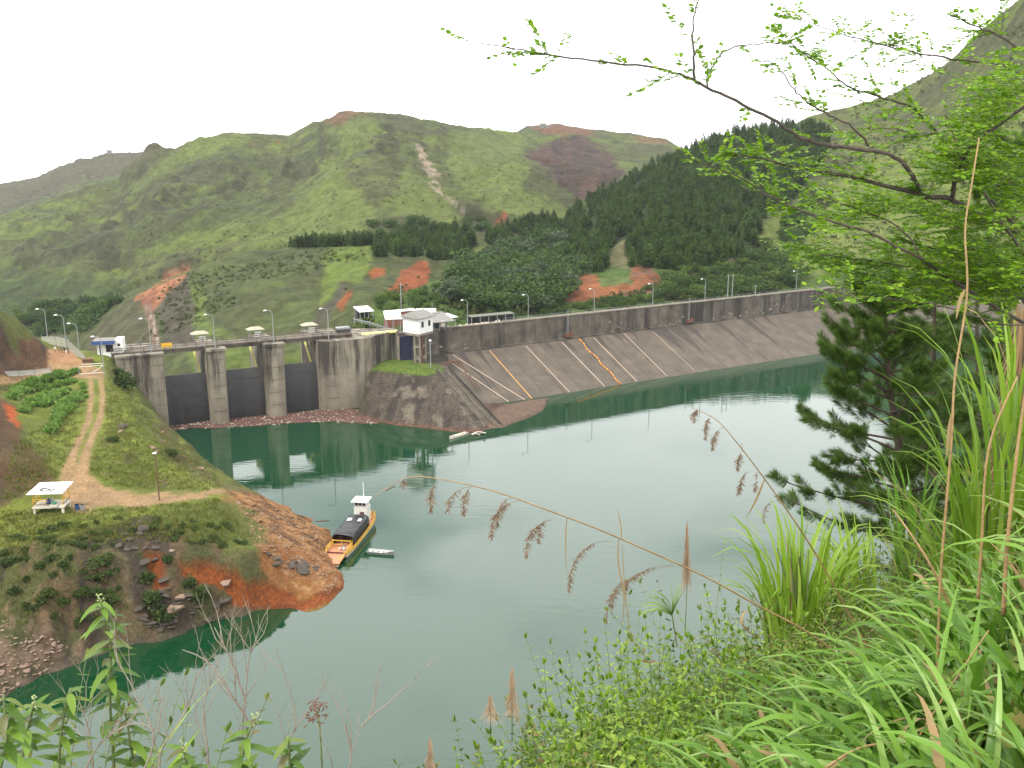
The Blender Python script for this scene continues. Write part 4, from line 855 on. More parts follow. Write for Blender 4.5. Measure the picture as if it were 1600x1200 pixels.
# ================================================================ HEADLAND THINGS
# guard house
gA = PZ(153, 558, 18.3)
t, f = grp('guard_house', (gA.x, gA.y, 17.4), 'small white guard house with blue roof edge beside the spillway', 'guard house')
x0, y0 = gA.x, gA.y
gd = Vector((.97, .22, 0)).normalized(); gb = Vector((-gd.y, gd.x, 0))
def gp(a, b): p = Vector((x0, y0, 0))+gd*a+gb*b; return (p.x, p.y)
f(MB().prism([gp(0, 0), gp(4.0, 0), gp(4.0, 4), gp(0, 4)], 16.4, 21.9), 'wall', M_white)
f(MB().prism([gp(4.003, .1), gp(5.6, .1), gp(5.6, 4), gp(4.003, 4)], 16.4, 22.3), 'side_room', M_white)
f(MB().prism([gp(-.9, -.8), gp(4.1, -.8), gp(4.1, 4.4), gp(-.9, 4.4)], 21.903, 22.1), 'roof', M_roofg)
f(MB().prism([gp(-.95, -.95), gp(4.1, -.95), gp(4.1, -.803), gp(-.95, -.803)], 21.35, 22.2), 'fascia', M_blue)
f(MB().prism([gp(1.9, -.03), gp(3.5, -.03), gp(3.5, .1), gp(1.9, .1)], 19.4, 21.1), 'window', M_dark)
f(MB().prism([gp(4.5, .07), gp(5.1, .07), gp(5.1, .2), gp(4.5, .2)], 20.7, 21.3), 'window', M_dark)
f(MB().prism([gp(.5, -.03), gp(.75, -.03), gp(.75, .1), gp(.5, .1)], 18.4, 21.0), 'door_post', M_dark)
f(MB().prism([gp(-.8, -.3), gp(5.8, -.3), gp(5.8, 4.2), gp(-.8, 4.2)], 14, 18.25), 'plinth', M_con)
# white mesh fence, see-through
m, tt, p = principled('pale_wire_mesh'); p.inputs['Base Color'].default_value = (.62, .62, .60, 1); p.inputs['Roughness'].default_value = .5
tr = tt.nodes.new('ShaderNodeBsdfTransparent'); ms = tt.nodes.new('ShaderNodeMixShader'); tc = tt.nodes.new('ShaderNodeTexCoord'); ck = tt.nodes.new('ShaderNodeTexChecker'); ck.inputs['Scale'].default_value = 14
tt.links.new(tc.outputs['Object'], ck.inputs['Vector'])
mr = tt.nodes.new('ShaderNodeMapRange'); mr.inputs[3].default_value = .35; mr.inputs[4].default_value = .75; tt.links.new(ck.outputs['Fac'], mr.inputs[0]); tt.links.new(mr.outputs[0], ms.inputs[0])
tt.links.new(p.outputs[0], ms.inputs[1]); tt.links.new(tr.outputs[0], ms.inputs[2]); tt.links.new(ms.outputs[0], tt.nodes['Material Output'].inputs[0]); M_mesh = m
def fence(name, pix, h, label, step=2.5, cat='fence'):
    P_ = [PZ(a, b, z) for a, b, z in pix]; t, f = grp(name, tuple(P_[0]), label, cat)
    mb = MB(); pm_ = MB()
    for a, b in zip(P_[:-1], P_[1:]):
        L_ = (b-a).length; k = max(1, round(L_/step))
        for i in range(k+1): q = a.lerp(b, i/k); f(MB().tube([q-Vector((0, 0, .5)), q+Vector((0, 0, h)), q+Vector((.12, -.2, h+.45))], .05, 5), 'post', M_steel)
        for z in (.1, h): mb.beam(a+Vector((0, 0, z)), b+Vector((0, 0, z)), .05)
        pm_.add([a+Vector((0, 0, .1)), b+Vector((0, 0, .1)), b+Vector((0, 0, h)), a+Vector((0, 0, h))], [(0, 1, 2, 3)])
    f(mb, 'rail', M_steel); f(pm_, 'mesh_panel', M_mesh)
fence('mesh_fence', [(66, 540, 18.7), (88, 540, 18.7), (106, 544, 18.5), (110, 549, 18.4), (124, 562, 17.9), (134, 571, 17.6)], 2.3, 'tall pale wire mesh fence around the dirt yard by the guard house')
fence('yard_fence', [(0, 589, 18.2), (30, 588, 18.2), (55, 586, 18.1), (80, 583, 18.0)], 1.2, 'low fence of bent white posts below the red knoll', 3.4)
t, f = grp('vehicle_gate', tuple(PZ(122, 590, 17.2)), 'pale tubular gate with diagonal brace across the two wheel tracks', 'gate')
A_, B_ = PZ(124, 586, 17.3), PZ(163, 583, 17.3)
f(MB().beam(A_-Vector((0, 0, .4)), A_+Vector((0, 0, 1.9)), .12).beam(B_-Vector((0, 0, .4)), B_+Vector((0, 0, 2.6)), .16), 'post', M_steel)
f(MB().beam(A_+Vector((0, 0, 1.8)), B_+Vector((0, 0, 1.8)), .09).beam(A_+Vector((0, 0, .2)), B_+Vector((0, 0, .2)), .09).beam(A_.lerp(B_, .5)+Vector((0, 0, .2)), B_+Vector((0, 0, 1.8)), .10), 'frame', M_white)
f(MB().beam(B_+Vector((0, 0, 2.2)), PZ(128, 569, 19.2), .10), 'boom_pole', M_white)
t, f = grp('timber_hut', tuple(PZ(138, 574, 17.5)), 'small brown timber box behind the gate at the guard house', 'box'); q = PZ(138, 572, 17.5)
f(MB().box(q+Vector((0, 0, .8)), (2.0, 1.4, 1.6), .2), 'body', M_wood); f(MB().box(q+Vector((0, 0, 1.68)), (2.3, 1.7, .1), .2), 'lid', M_wood)
mb = MB(); P_ = [PZ(a, b, 18.2) for a, b in ((125, 560), (130, 569), (140, 577))]
for a, b in zip(P_[:-1], P_[1:]):
    for z in (.2, .8, 1.3): mb.beam(a+Vector((0, 0, z)), b+Vector((0, 0, z)), .05)
# open hut on stilts
hz0 = hl(*tuple(PZ(82, 797, 12))[:2]); h0 = PZ(82, 797, hz0)
t = empty('stilt_shelter', (h0.x, h0.y, hz0), R(6), 'open shelter on short legs with white sheet roof and yellow rails', 'shelter')
ht = t
mb = MB(); mb.add([(-2.75, -1.9, 3.15), (2.35, -1.9, 3.15), (2.75, 1.9, 3.7), (-2.1, 1.9, 3.7), (-2.75, -1.9, 3.23), (2.35, -1.9, 3.23), (2.75, 1.9, 3.78), (-2.1, 1.9, 3.78)], [(3, 2, 1, 0), (4, 5, 6, 7), (0, 1, 5, 4), (1, 2, 6, 5), (2, 3, 7, 6), (3, 0, 4, 7)]); mb.build('roof', M_roofw, t)
MB().box((0, 0, .95), (4.5, 3.2, .22)).build('floor', M_cream, t)
for x in (-2.0, 2.0):
    for y in (-1.35, 1.35):
        MB().box((x, y, .42), (.32, .32, .84)).build('leg', M_cream, t); MB().beam((x*1.05, y, 1.06), (x*1.05, y, 3.2 if y < 0 else 3.65), .1).build('post', M_yel, t)
for z in (1.45, 1.9, 2.25):
    mb = MB(); mb.beam((-2.15, -1.5, z), (.1, -1.5, z), .07); mb.beam((2.15, -1.5, z), (2.15, 1.5, z), .07); mb.beam((-2.15, -1.5, z), (-2.15, 1.5, z), .07); mb.build('railing', M_yel if z > 1.5 else M_wood, t)
for x, c in ((-.35, 'blue_drum'), (.25, 'grey_drum')):
    mb = MB(); mb.tube([(0, 0, 0), (0, 0, .12), (0, 0, .8), (0, 0, .9)], [.26, .29, .29, .24], 10)
    o = mb.build('drum', [M_blue, M_steel][c == 'grey_drum'], None, True, (h0.x+x, h0.y-.3, hz0+1.06)); tag(o, ('small blue' if c[0] == 'b' else 'small grey')+' drum standing on the floor of the open shelter', 'drum')
mb = MB(); mb.tube([(0, 0, 0), (0, 0, .25), (0, 0, .3)], [.3, .45, .4], 12); tag(mb.build('basin', mat('green_plastic', (.03, .20, .10), .5, .2), None, True, (h0.x+1.0, h0.y-1.25, hz0+1.4)), 'green basin on a pale ledge at the front of the open shelter', 'basin')
tag(MB().box((0, 0, 0), (1.0, .7, .35)).build('crate', M_cream, None, False, (h0.x+1.05, h0.y-1.35, hz0+1.24)), 'pale crate under the green basin at the open shelter', 'crate')
mb = MB()
for r, cx in ((.62, 0), (.52, .12), (.36, 1.1)):
    mb.tube([(cx+r*math.cos(a*.45), r*.75*math.sin(a*.45), .07*(a % 2)+r*.108*math.sin(a*.45)) for a in range(15)], .055, 5)
tag(mb.build('hose_coil', M_black, None, False, (h0.x-.5, h0.y-.7, hz0+3.45)), 'black hose coiled on the white roof of the open shelter', 'hose')
for i, (a, b, m_, lab) in enumerate(((121, 797, M_blue, 'dark blue drum standing on the dirt right of the open shelter'), (129, 797, M_steel, 'pale grey drum beside the dark blue drum'))):
    q = hithl(a, b) or PZ(a, b, 11.8); t = empty('fuel_drum', q-Vector((0, 0, .05)), 0, lab, 'drum', 'drums beside the shelter')
    MB().tube([(0, 0, 0), (0, 0, .9)], .30, 14).build('barrel', m_, t, False); mb = MB(); [mb.tube([(0, 0, z), (0, 0, z+.04)], .315, 14) for z in (.02, .3, .6, .86)]; mb.build('rim', m_, t)
# lamp post on the headland road
q = hithl(249, 782); t = empty('wooden_lamp_post', q, 0, 'dark wooden lamp post with short crossarm on the headland road', 'lamp post')
MB().tube([(0, 0, -.3), (0, 0, 4), (0, 0, 7.6)], [.13, .11, .08], 6).build('pole', M_wood, t)
MB().beam((-.3, 0, 2.9), (1.3, .6, 3.1), .14, .2).beam((0, 0, 2.2), (.8, .4, 3.0), .07).build('crossarm', M_wood, t)
mb = MB(); mb.tube([(-.1, 0, 7.5), (-.1, 0, 7.75), (-.1, 0, 7.9)], [.12, .36, .1], 8); mb.build('lamp', M_white, t)
# people waiting at the fence
def person_mesh(name, shirt, trous, hair, skin=(.30, .16, .09), arm=.15, step=.1):
    J = [(0, 0, .95), (0, 0, 1.15), (0, 0, 1.42), (0, 0, 1.52), (0, .01, 1.62), (0, .01, 1.74), (-.19, 0, 1.40), (-.25, .02, 1.13), (-.24, -arm, .90), (-.24, -arm-.03, .82), (.19, 0, 1.40), (.25, .02, 1.13), (.23, -arm*.3, .88), (.23, -.06, .80),
         (-.10, 0, .90), (-.11, -step, .50), (-.11, -step+.03, .08), (-.11, -step-.14, .03), (.10, 0, .90), (.11, step, .50), (.11, step+.05, .08), (.11, step-.12, .03)]
    E_ = [(0, 1), (1, 2), (2, 3), (3, 4), (4, 5), (2, 6), (6, 7), (7, 8), (8, 9), (2, 10), (10, 11), (11, 12), (12, 13), (0, 14), (14, 15), (15, 16), (16, 17), (0, 18), (18, 19), (19, 20), (20, 21)]
    Rd = [.14, .13, .15, .055, .085, .075, .06, .045, .032, .03, .06, .045, .032, .03, .085, .06, .042, .04, .085, .06, .042, .04]
    me = bpy.data.meshes.new(name); me.from_pydata(J, E_, []); o = bpy.data.objects.new(name, me); col.objects.link(o)
    sm = o.modifiers.new('skin', 'SKIN')
    for v, r in zip(me.skin_vertices[0].data, Rd): v.radius = (r, r*.85)
    me.skin_vertices[0].data[0].use_root = True
    o.modifiers.new('sub', 'SUBSURF').levels = 1
    dg = bpy.context.evaluated_depsgraph_get(); ev = bpy.data.meshes.new_from_object(o.evaluated_get(dg)); ev.name = name
    bpy.data.objects.remove(o)
    for c in (skin, shirt, trous, hair): ev.materials.append(mat('cloth', c, .9, .15, 3, .1))
    for pl in ev.polygons:
        z = pl.center.z; ax = abs(pl.center.x)
        pl.material_index = 3 if (z > 1.68 or (z > 1.58 and pl.center.y > .04)) else 0 if z > 1.49 or (ax > .17 and z < 1.12 and z > .7) else 1 if z > .93 else 2 if z > .06 else 3
        pl.use_smooth = True
    return ev
ppl = [((87, 553), ((.75, .75, .72), (.03, .03, .05), (.02, .015, .01)), 'standing person in white shirt, leftmost of the group at the mesh fence'), ((92.5, 551), ((.30, .22, .12), (.05, .05, .09), (.02, .015, .01)), 'person in tan shirt second from left at the mesh fence'),
       ((97, 552), ((.05, .06, .10), (.02, .02, .02), (.02, .015, .01)), 'person in dark clothes in the middle of the group at the mesh fence'), ((101, 552), ((.02, .02, .025), (.02, .02, .03), (.02, .015, .01)), 'person all in black right of the middle of the group'),
       ((103.5, 554.5), ((.7, .7, .7), (.45, .42, .36), (.02, .015, .01)), 'smaller person in white standing in front of the group'), ((107, 552), ((.05, .03, .03), (.02, .02, .02), (.02, .015, .01)), 'person in dark brown closest to the fence corner')]
for i, ((a, b), cs, lab) in enumerate(ppl):
    me = person_mesh('person', *cs, arm=random.uniform(0, .3), step=random.uniform(.0, .15)); o = bpy.data.objects.new('person', me); col.objects.link(o)
    q = PZ(a, b, 18.4); q.z = hl(q.x, q.y); o.location = q; o.rotation_euler = (0, 0, random.uniform(-1.2, 1.2)); s_ = .82 if i == 4 else 1.0; o.scale = (s_,)*3
    tag(o, lab, 'person', 'people waiting at the mesh fence')

# ================================================================ FERRY
M_hull = mat('ferry_yellow', (.62, .36, .04), .55, .2, 1.2, .1); M_deck = mat('ferry_deck_orange', (.50, .20, .10), .7, .3, 1.5, .2); M_hwhite = mat('ferry_white', (.62, .60, .55), .6, .12, 1, .1); M_tarp = mat('black_tarpaulin', (.014, .014, .017), .42, .3, 1.5, 1.0, 1.2, bdist=.12); M_maroon = mat('maroon_paint', (.10, .035, .035), .6, .3, 2)
fb = PZ(528, 882, .3); fs = PZ(584, 812, .3); fdir = (fb-fs); fdir.z = 0; flen = fdir.length
t = empty('ferry', (fb+fs)/2-Vector((1.1, -.3, .3)), math.atan2(fdir.y, fdir.x), 'yellow and orange ferry with black tarpaulin cover moored bow first at the headland', 'ferry'); fe = t
t.scale = (.93, .93, .95)
# local: +x bow, y port(+)/starboard(-)
BWD = 2.15; XS = [-10.6, -10.2, -8.5, -5, 0, 4, 6.6, 8.0]; WT = [.45, .72, .95, 1, 1, .98, .9, .8]; SH = [1.75, 1.7, 1.55, 1.35, 1.2, 1.2, 1.25, 1.35]
mb = MB(); vs = []
for x, w_, h_ in zip(XS, WT, SH):
    k = .1 if x < 7 else .75
    for yy, zz in ((-w_*BWD, h_), (-w_*BWD*.97, h_*.45), (-w_*BWD*.85, -.05+k*.5), (0, -.4+k*.6), (w_*BWD*.85, -.05+k*.5), (w_*BWD*.97, h_*.45), (w_*BWD, h_)): vs.append((x, yy, zz))
n_ = len(XS)
fs_ = [(i*7+j, i*7+j+1, (i+1)*7+j+1, (i+1)*7+j) for i in range(n_-1) for j in range(6)]+[(6, 5, 4, 3, 2, 1, 0), tuple((n_-1)*7+j for j in range(7))]
mis = [(0 if j in (0, 1, 4, 5) else 1) for i in range(n_-1) for j in range(6)]+[1, 1]
mb.add(vs, fs_); mb.m = mis; mb.build('hull', [M_hwhite, M_maroon], t)
for zz, hh in ((1.0, .24), (.62, .18)):
    mb = MB()
    for sg in (-1, 1):
        for i in range(n_-1): mb.beam((XS[i], sg*(WT[i]*BWD+.05), SH[i]-1.1+zz), (XS[i+1], sg*(WT[i+1]*BWD+.05), SH[i+1]-1.1+zz), .12, hh)
    mb.build('rubbing_strake', M_hull, t)
mb = MB()
for i in range(n_-1):
    a, b = XS[i], XS[i+1]; mb.add([(a, -WT[i]*BWD*.97, SH[i]-.25), (b, -WT[i+1]*BWD*.97, SH[i+1]-.25), (b, WT[i+1]*BWD*.97, SH[i+1]-.25), (a, WT[i]*BWD*.97, SH[i]-.25)], [(0, 1, 2, 3)])
mb.build('deck', M_deck, t)
mb = MB(); mb.add([(7.9, -1.7, 1.05), (11.0, -1.55, .55), (11.0, 1.55, .55), (7.9, 1.7, 1.05), (7.9, -1.7, .93), (11.0, -1.55, .43), (11.0, 1.55, .43), (7.9, 1.7, .93)], [(0, 1, 2, 3), (7, 6, 5, 4), (0, 4, 5, 1), (1, 5, 6, 2), (2, 6, 7, 3)]); mb.build('bow_ramp', M_deck, t)
for sg in (-1, 1):
    for zz in (.35, .7):
        MB().beam((8.0, sg*1.7, 1.0+zz), (10.8, sg*1.56, .55+zz*.55), .06).build('ramp_rail', M_hull, t)
    for k, x in enumerate((5.2, 6.8, 8.0)):
        mb = MB(); mb.beam((x, sg*BWD*.88, .8), (x, sg*BWD*.88, 2.0), .1); mb.build('stanchion', M_hull, t)
    mb = MB(); [mb.beam((5.2, sg*BWD*.88, z), (8.0, sg*BWD*.86, z), .07) for z in (1.4, 1.7, 2.0)]; mb.build('deck_rail', M_hull, t)
mb = MB(); mb.beam((5.0, -1.7, 2.2), (5.0, 1.7, 2.2), .12); mb.beam((5.0, -1.7, .9), (5.0, -1.7, 2.3), .12); mb.beam((5.0, 1.7, .9), (5.0, 1.7, 2.3), .12); mb.beam((5, .1, .9), (5, .1, 2.2), .1); mb.beam((5, -1.7, 1.5), (5, .1, 1.5), .08); mb.build('gate_frame', M_hull, t)
# tarpaulin roof over the passenger deck
mb = MB(); nx, nc = 14, 12; vs = []
for i in range(nx+1):
    x = -5.2+9.6*i/nx
    for j in range(nc+1):
        a = math.pi*j/nc; y = -math.copysign(abs(math.cos(a))**.55, math.cos(a))*1.98*(1+.02*math.sin(i*2.1)); z = 2.3+1.0*math.sin(a)**.6+.09*math.sin(i*1.57+j)*math.sin(a)
        if j in (0, nc): z = 1.25+.12*math.sin(i*1.9)
        vs.append((x, y, z-(.25*((i-nx+2)/2) if i > nx-2 else 0)))
mb.add(vs, [(i*(nc+1)+j, (i+1)*(nc+1)+j, (i+1)*(nc+1)+j+1, i*(nc+1)+j+1) for i in range(nx) for j in range(nc)]); tp = mb.build('tarpaulin', M_tarp, t, True)
sm = tp.modifiers.new('thick', 'SOLIDIFY'); sm.thickness = .05
def onT(x, a): return Vector((x, -math.copysign(abs(math.cos(a))**.55, math.cos(a))*2.03, 2.42+1.03*math.sin(a)**.6))
for x in (-2.9, ):
    for a0 in (1.15, 1.75):
        mb = MB(); mb.add([onT(x, a0), onT(x+1.5, a0+.05), onT(x+1.3, a0+.4), onT(x+.1, a0+.36)], [(0, 1, 2, 3)]); mb.build('white_patch', M_hwhite, tp)
mb = MB(); lw = .07                                                     # lettering on the side flap, as far as it reads: a few white capitals
def stroke(pts): 
    for (a, b), (c, d) in zip(pts[:-1], pts[1:]): mb.beam((-1.9+a, -2.10, 1.75+b), (-1.9+c, -2.10, 1.75+d), lw, .04)
for k, g in enumerate(([(.5, .5), (0, .5), (0, .25), (.45, .25), (.45, 0), (0, 0)], [(.5, .5), (.1, .5), (.1, 0), (.5, 0), (.5, .5)], [(.1, .5), (.1, 0), (.5, 0), (.5, .5)])): stroke([(a+k*.65, b) for a, b in g])
tb = mb.build('white_lettering', M_hwhite, tp)
for x in (-5.1, -2.0, 1.2, 4.3):
    for sg in (-1, 1): MB().beam((x, sg*1.8, .8), (x, sg*1.8, 2.15), .09).build('canopy_post', M_hull, t)
mb = MB(); mb.beam((-.5, -2.02, 1.05), (3.5, -2.02, 1.05), .06, .5); mb.beam((-5, -2.0, 1.15), (-.55, -2.0, 1.15), .06, .5); mb.build('side_board', M_maroon, t)
for x in (-4, -2.6, -1.2, .2, 1.6, 3):
    for y in (-.9, .9): MB().box((x, y, 1.1), (.4, 1.2, .35)).build('bench', M_wood, t)
# wheelhouse
MB().box((-7.4, 0, 2.6), (2.3, 2.5, 3.1)).build('wheelhouse', M_hwhite, t)
MB().box((-7.3, 0, 4.75), (2.1, 2.3, 1.2)).build('upper_cabin', M_hwhite, t)
mb = MB(); mb.box((-7.1, 0, 5.45), (3.2, 3.1, .16)); mb.build('cabin_roof', M_white, t)
for y in (-.7, 0, .7): MB().box((-6.24, y, 4.85), (.03, .52, .55)).build('window', M_dark, t)
for x in (-7.8, -7.0): MB().box((x, -1.16, 4.85), (.5, .03, .5)).build('window', M_dark, t)
MB().box((-6.24, .3, 2.4), (.03, .8, 1.9)).build('door', M_maroon, t)
MB().tube([(-7.9, .2, 5.5), (-7.9, .2, 8.6)], .06, 5).build('mast', M_white, t)
mb = MB(); [mb.beam((x, sg*1.75, 1.2), (x, sg*1.75, 2.2), .07) for x in (-10, -9, -8) for sg in (-1, 1)]; [mb.beam((-10, sg*1.75, 2.2), (-6, sg*1.9, 2.2), .07) for sg in (-1, 1)]; mb.beam((-10, -1.75, 2.2), (-10, 1.75, 2.2), .07); mb.build('stern_rail', M_hull, t)
MB().box((-9.6, 0, 1.7), (1.4, 2.0, .9)).build('engine_box', M_hull, t)
mb = MB()
for k in range(9): mb.box((6.0+random.uniform(-.8, .5), random.uniform(.2, 1.5), 1.0+random.uniform(0, .3)), (.5, .4, .4), random.uniform(0, 2), mi=k % 3)
tag(mb.build('cargo_sacks', [M_cream, mat('pink_sack', (.5, .25, .2), .8), M_steel], None, False), 'small heap of pink and pale sacks on the ferry bow deck', 'sacks', kind='stuff'); bpy.data.objects['cargo_sacks'].scale = t.scale; o = bpy.data.objects['cargo_sacks']; o.location = t.location+Vector((0, 0, .0)); o.rotation_euler = t.rotation_euler
# dinghy tied at the side
def boat(name, p, rz, L_, W_, m_hull, m_in, label, cat, seats=3):
    t = empty(name, p, rz, label, cat); mb = MB(); n = 12; o_, i_ = [], []
    for k in range(n+1):
        x = -L_/2+L_*k/n; u = k/n; w_ = W_/2*(min(1, (1-u)/.38)**.85 if u > .62 else .86+.14*min(1, u*4)); w_ = max(w_, .03); sh = .42+.28*max(0, u-.55)**1.5*3
        o_ += [(x, -w_, sh), (x, -w_*.75, -.1), (x, w_*.75, -.1), (x, w_, sh)]; i_ += [(x, -w_*.9, sh), (x, -w_*.62, .06), (x, w_*.62, .06), (x, w_*.9, sh)]
    mb.add(o_, [(4*k+j, 4*k+j+1, 4*k+5+j, 4*k+4+j) for k in range(n) for j in range(3)]+[(3, 2, 1, 0)]); mb.build('hull', m_hull, t)
    mb = MB(); mb.add(i_, [(4*k+4+j, 4*k+5+j, 4*k+1+j, 4*k+j) for k in range(n) for j in range(3)]+[(0, 1, 2, 3)]); mb.build('inside', m_in, t)
    for s in (0, 3): MB().tube([Vector(o_[4*k+s])+Vector((0, 0, .02)) for k in range(n+1)], .04, 4).build('gunwale', m_in, t)
    for k in range(seats): x = -L_*.36+L_*.6*k/max(1, seats-1); MB().box((x, 0, .34), (.32, W_*.78, .06)).build('seat', m_in, t)
    return t
q = PZ(595, 865, 0); q2 = PZ(617, 867, 0); d = q2-q
boat('dinghy', q, math.atan2(d.y, d.x), 4.6, 1.25, mat('grey_hull', (.16, .17, .17), .5, .2, 2), mat('pale_boat_paint', (.42, .43, .41), .6, .2, 2), 'small grey dinghy with white seats moored at the side of the ferry', 'boat', 4)
q = PZ(716, 682, 0); q2 = PZ(735, 676, 0); d = q-q2
boat('canoe', q, math.atan2(d.y, d.x), 6.0, 1.2, M_cream, M_cream, 'old pale wooden canoe lying at the foot of the rail track', 'boat', 2)
q = PZ(746, 679, 0); t = empty('wrecked_raft', q, .4, 'heap of broken pale boards and drums floating behind the old canoe', 'raft')
for k in range(11):
    MB().box((random.uniform(-1.4, 1.4), random.uniform(-.6, .6), random.uniform(.1, .7)), (random.uniform(.8, 2.2), .35, .08), random.uniform(-.5, .5), M=Matrix.Rotation(random.uniform(-.4, .4), 4, 'Y')).build('board', random.choice((M_cream, M_roofg)), t)
for a, b, l, r_, lab in ((504, 814, 2.6, 8, 'thin dark log floating beside the headland tip'), (610, 763, 3.4, 60, 'thin floating branch behind the ferry')):
    q = PZ(a, b, .03); mb = MB(); mb.tube([(-l/2, 0, 0), (0, .08, .02), (l/2, 0, .03)], [.05, .08, .04], 5); o = mb.build('floating_log', M_wood, None, True, q); o.rotation_euler = (0, 0, R(r_)); tag(o, lab, 'log')

# ================================================================ ROCKS, BUSHES AND CROPS ON THE HEADLAND
def rock_mesh(seed, m):
    rr = random.Random(seed); bm = bmesh.new(); bmesh.ops.create_icosphere(bm, subdivisions=2, radius=1)
    ax = Vector((rr.uniform(.6, 1.3), rr.uniform(.5, 1), rr.uniform(.35, .7)))
    pl = [(Vector((rr.uniform(-1, 1), rr.uniform(-1, 1), rr.uniform(-1, 1))).normalized(), rr.uniform(.5, .85)) for _ in range(7)]
    for v in bm.verts:
        for nn_, d_ in pl:
            k = v.co.dot(nn_)-d_
            if k > 0: v.co -= nn_*k
        v.co = Vector((v.co.x*ax.x, v.co.y*ax.y, v.co.z*ax.z))
    me = bpy.data.meshes.new('rock'); bm.to_mesh(me); bm.free(); me.materials.append(m); return me
M_rk = [mat('dark_slate_rock', (.058, .045, .032), .85, .35, 1.5, .6, 4), mat('ochre_rock', (.20, .11, .052), .9, .3, 1.5, .5, 4), mat('pale_rock', (.22, .15, .105), .9, .2, 1.5, .5, 4)]
RM = [[rock_mesh(10*k+i, M_rk[k]) for i in range(5)] for k in range(3)]
def scatter_poly(poly, n, fn, hit=hithl):
    xs = [p[0] for p in poly]; ys = [p[1] for p in poly]; out = []; tries = 0
    while len(out) < n and tries < n*30:
        tries += 1; a = random.uniform(min(xs), max(xs)); b = random.uniform(min(ys), max(ys))
        if poly_sd(np.array([a]), np.array([b]), poly)[0] > 0:
            q = hit(a, b)
            if q is not None: out.append((q, a, b))
    for o in out: fn(*o)
def put_rock(k, s0, s1, lab, grpn):
    def fn(q, a, b):
        o = bpy.data.objects.new('rock', random.choice(RM[k])); col.objects.link(o); s = random.uniform(s0, s1)*(.7+.6*random.random()**2); o.location = q; o.scale = (s*random.uniform(.8, 1.6), s, s*random.uniform(.6, 1)); o.rotation_euler = (random.uniform(-.3, .3), random.uniform(-.3, .3), random.uniform(0, 6.3)); tag(o, lab, 'rock', grpn)
    return fn
GP = [(360, 775), (400, 782), (450, 800), (500, 828), (520, 862), (535, 900), (515, 930), (460, 900), (400, 860), (385, 815)]
scatter_poly(GP, 120, put_rock(1, .22, .5, 'ochre rock lying on the gravel slope of the headland tip', 'ochre rocks on the headland tip'))
scatter_poly([(415, 865), (470, 880), (500, 890), (480, 895), (430, 885)], 14, put_rock(0, .5, 1.0, 'flat dark slab on the slope above the red cut', 'dark slabs above the red cut'))
scatter_poly(GP, 50, put_rock(2, .18, .42, 'pale stone lying on the gravel slope of the headland tip', 'pale stones on the headland tip'))
scatter_poly([(260, 900), (300, 930), (400, 948), (380, 958), (290, 985), (230, 1000), (210, 960), (240, 930)], 34, put_rock(0, .35, 1.0, 'dark angular boulder at the foot of the headland cliff', 'dark boulders under the headland cliff'))
scatter_poly([(175, 850), (215, 812), (250, 840), (270, 862), (250, 880), (200, 880)], 16, put_rock(0, .5, 1.0, 'dark rock outcrop high on the headland cliff', 'dark outcrops high on the cliff'))
scatter_poly([(0, 960), (50, 990), (110, 1010), (80, 1050), (0, 1090)], 120, put_rock(2, .12, .4, 'pale rubble stone in the bottom left corner of the cliff', 'rubble stones at the bottom left'))
scatter_poly([(240, 640), (265, 690), (330, 735), (400, 768), (350, 760), (260, 700)], 16, put_rock(1, .2, .5, 'ochre stone on the grassy shore left of the gates', 'ochre stones on the grassy shore'))
for a, b, k, s, lab in ((192, 668, 0, 1.4, 'big brown boulder in the grass right of the wheel tracks'), (186, 676, 2, .8, 'pale flat stone below the big brown boulder'), (238, 700, 2, .8, 'white stone above the bush on the shore'), (245, 706, 2, .7, 'bright white stone beside the round bush on the shore'),
                        (310, 733, 2, .9, 'pale stone at the waterline above the headland road end'), (282, 935, 2, .9, 'pale block on the lower cliff left of the red cut'), (277, 952, 2, 1.0, 'flat pale block at the foot of the dark cliff'), (354, 915, 2, .8, 'ochre block above the middle of the red cut'), (268, 861, 2, .5, 'small grey stone on the tip of the dark outcrop')):
    q = hithl(a, b)
    if q: put_rock(k, s, s, lab, None)(q, a, b); 
# leafy bushes from small leaves
def bush_mesh(name, n, r, h, leaf, m, seed, lumps=5, up=.3):
    rr = np.random.RandomState(seed); c = rr.uniform(-1, 1, (lumps, 3))*np.array((r*.5, r*.5, h*.25))+np.array((0, 0, h*.5)); rd = rr.uniform(.4, .65, lumps)
    k = rr.randint(0, lumps, n); d = rr.normal(size=(n, 3)); d /= np.linalg.norm(d, axis=1)[:, None]
    p = c[k]+d*(rd[k]*rr.uniform(.75, 1.08, n))[:, None]*np.array((r, r, h*.75)); p[:, 2] = np.abs(p[:, 2])
    a = rr.normal(size=(n, 3))+d*.5+np.array((0, 0, up)); a /= np.linalg.norm(a, axis=1)[:, None]; b = np.cross(a, rr.normal(size=(n, 3))); b /= np.linalg.norm(b, axis=1)[:, None]
    s = leaf*rr.uniform(.6, 1.4, n)[:, None]
    V = np.stack([p-a*s*.2, p+b*s*.4+a*s*.4, p+a*s*1.3, p-b*s*.4+a*s*.4], 1).reshape(-1, 3)
    return quads(name, V, m)
def quads(name, V, m, mi=None):
    n = len(V)//4; me = bpy.data.meshes.new(name); me.vertices.add(4*n); me.vertices.foreach_set('co', V.astype(np.float32).ravel()); me.loops.add(4*n); me.loops.foreach_set('vertex_index', np.arange(4*n, dtype=np.int32))
    me.polygons.add(n); me.polygons.foreach_set('loop_start', np.arange(0, 4*n, 4, dtype=np.int32)); me.update(calc_edges=True)
    for x in (m if isinstance(m, (list, tuple)) else [m]): me.materials.append(x)
    return me
ML_dk = leafmat('dark_scrub_leaves', [(.032, .055, .016), (.050, .080, .020), (.075, .10, .03)], .25)
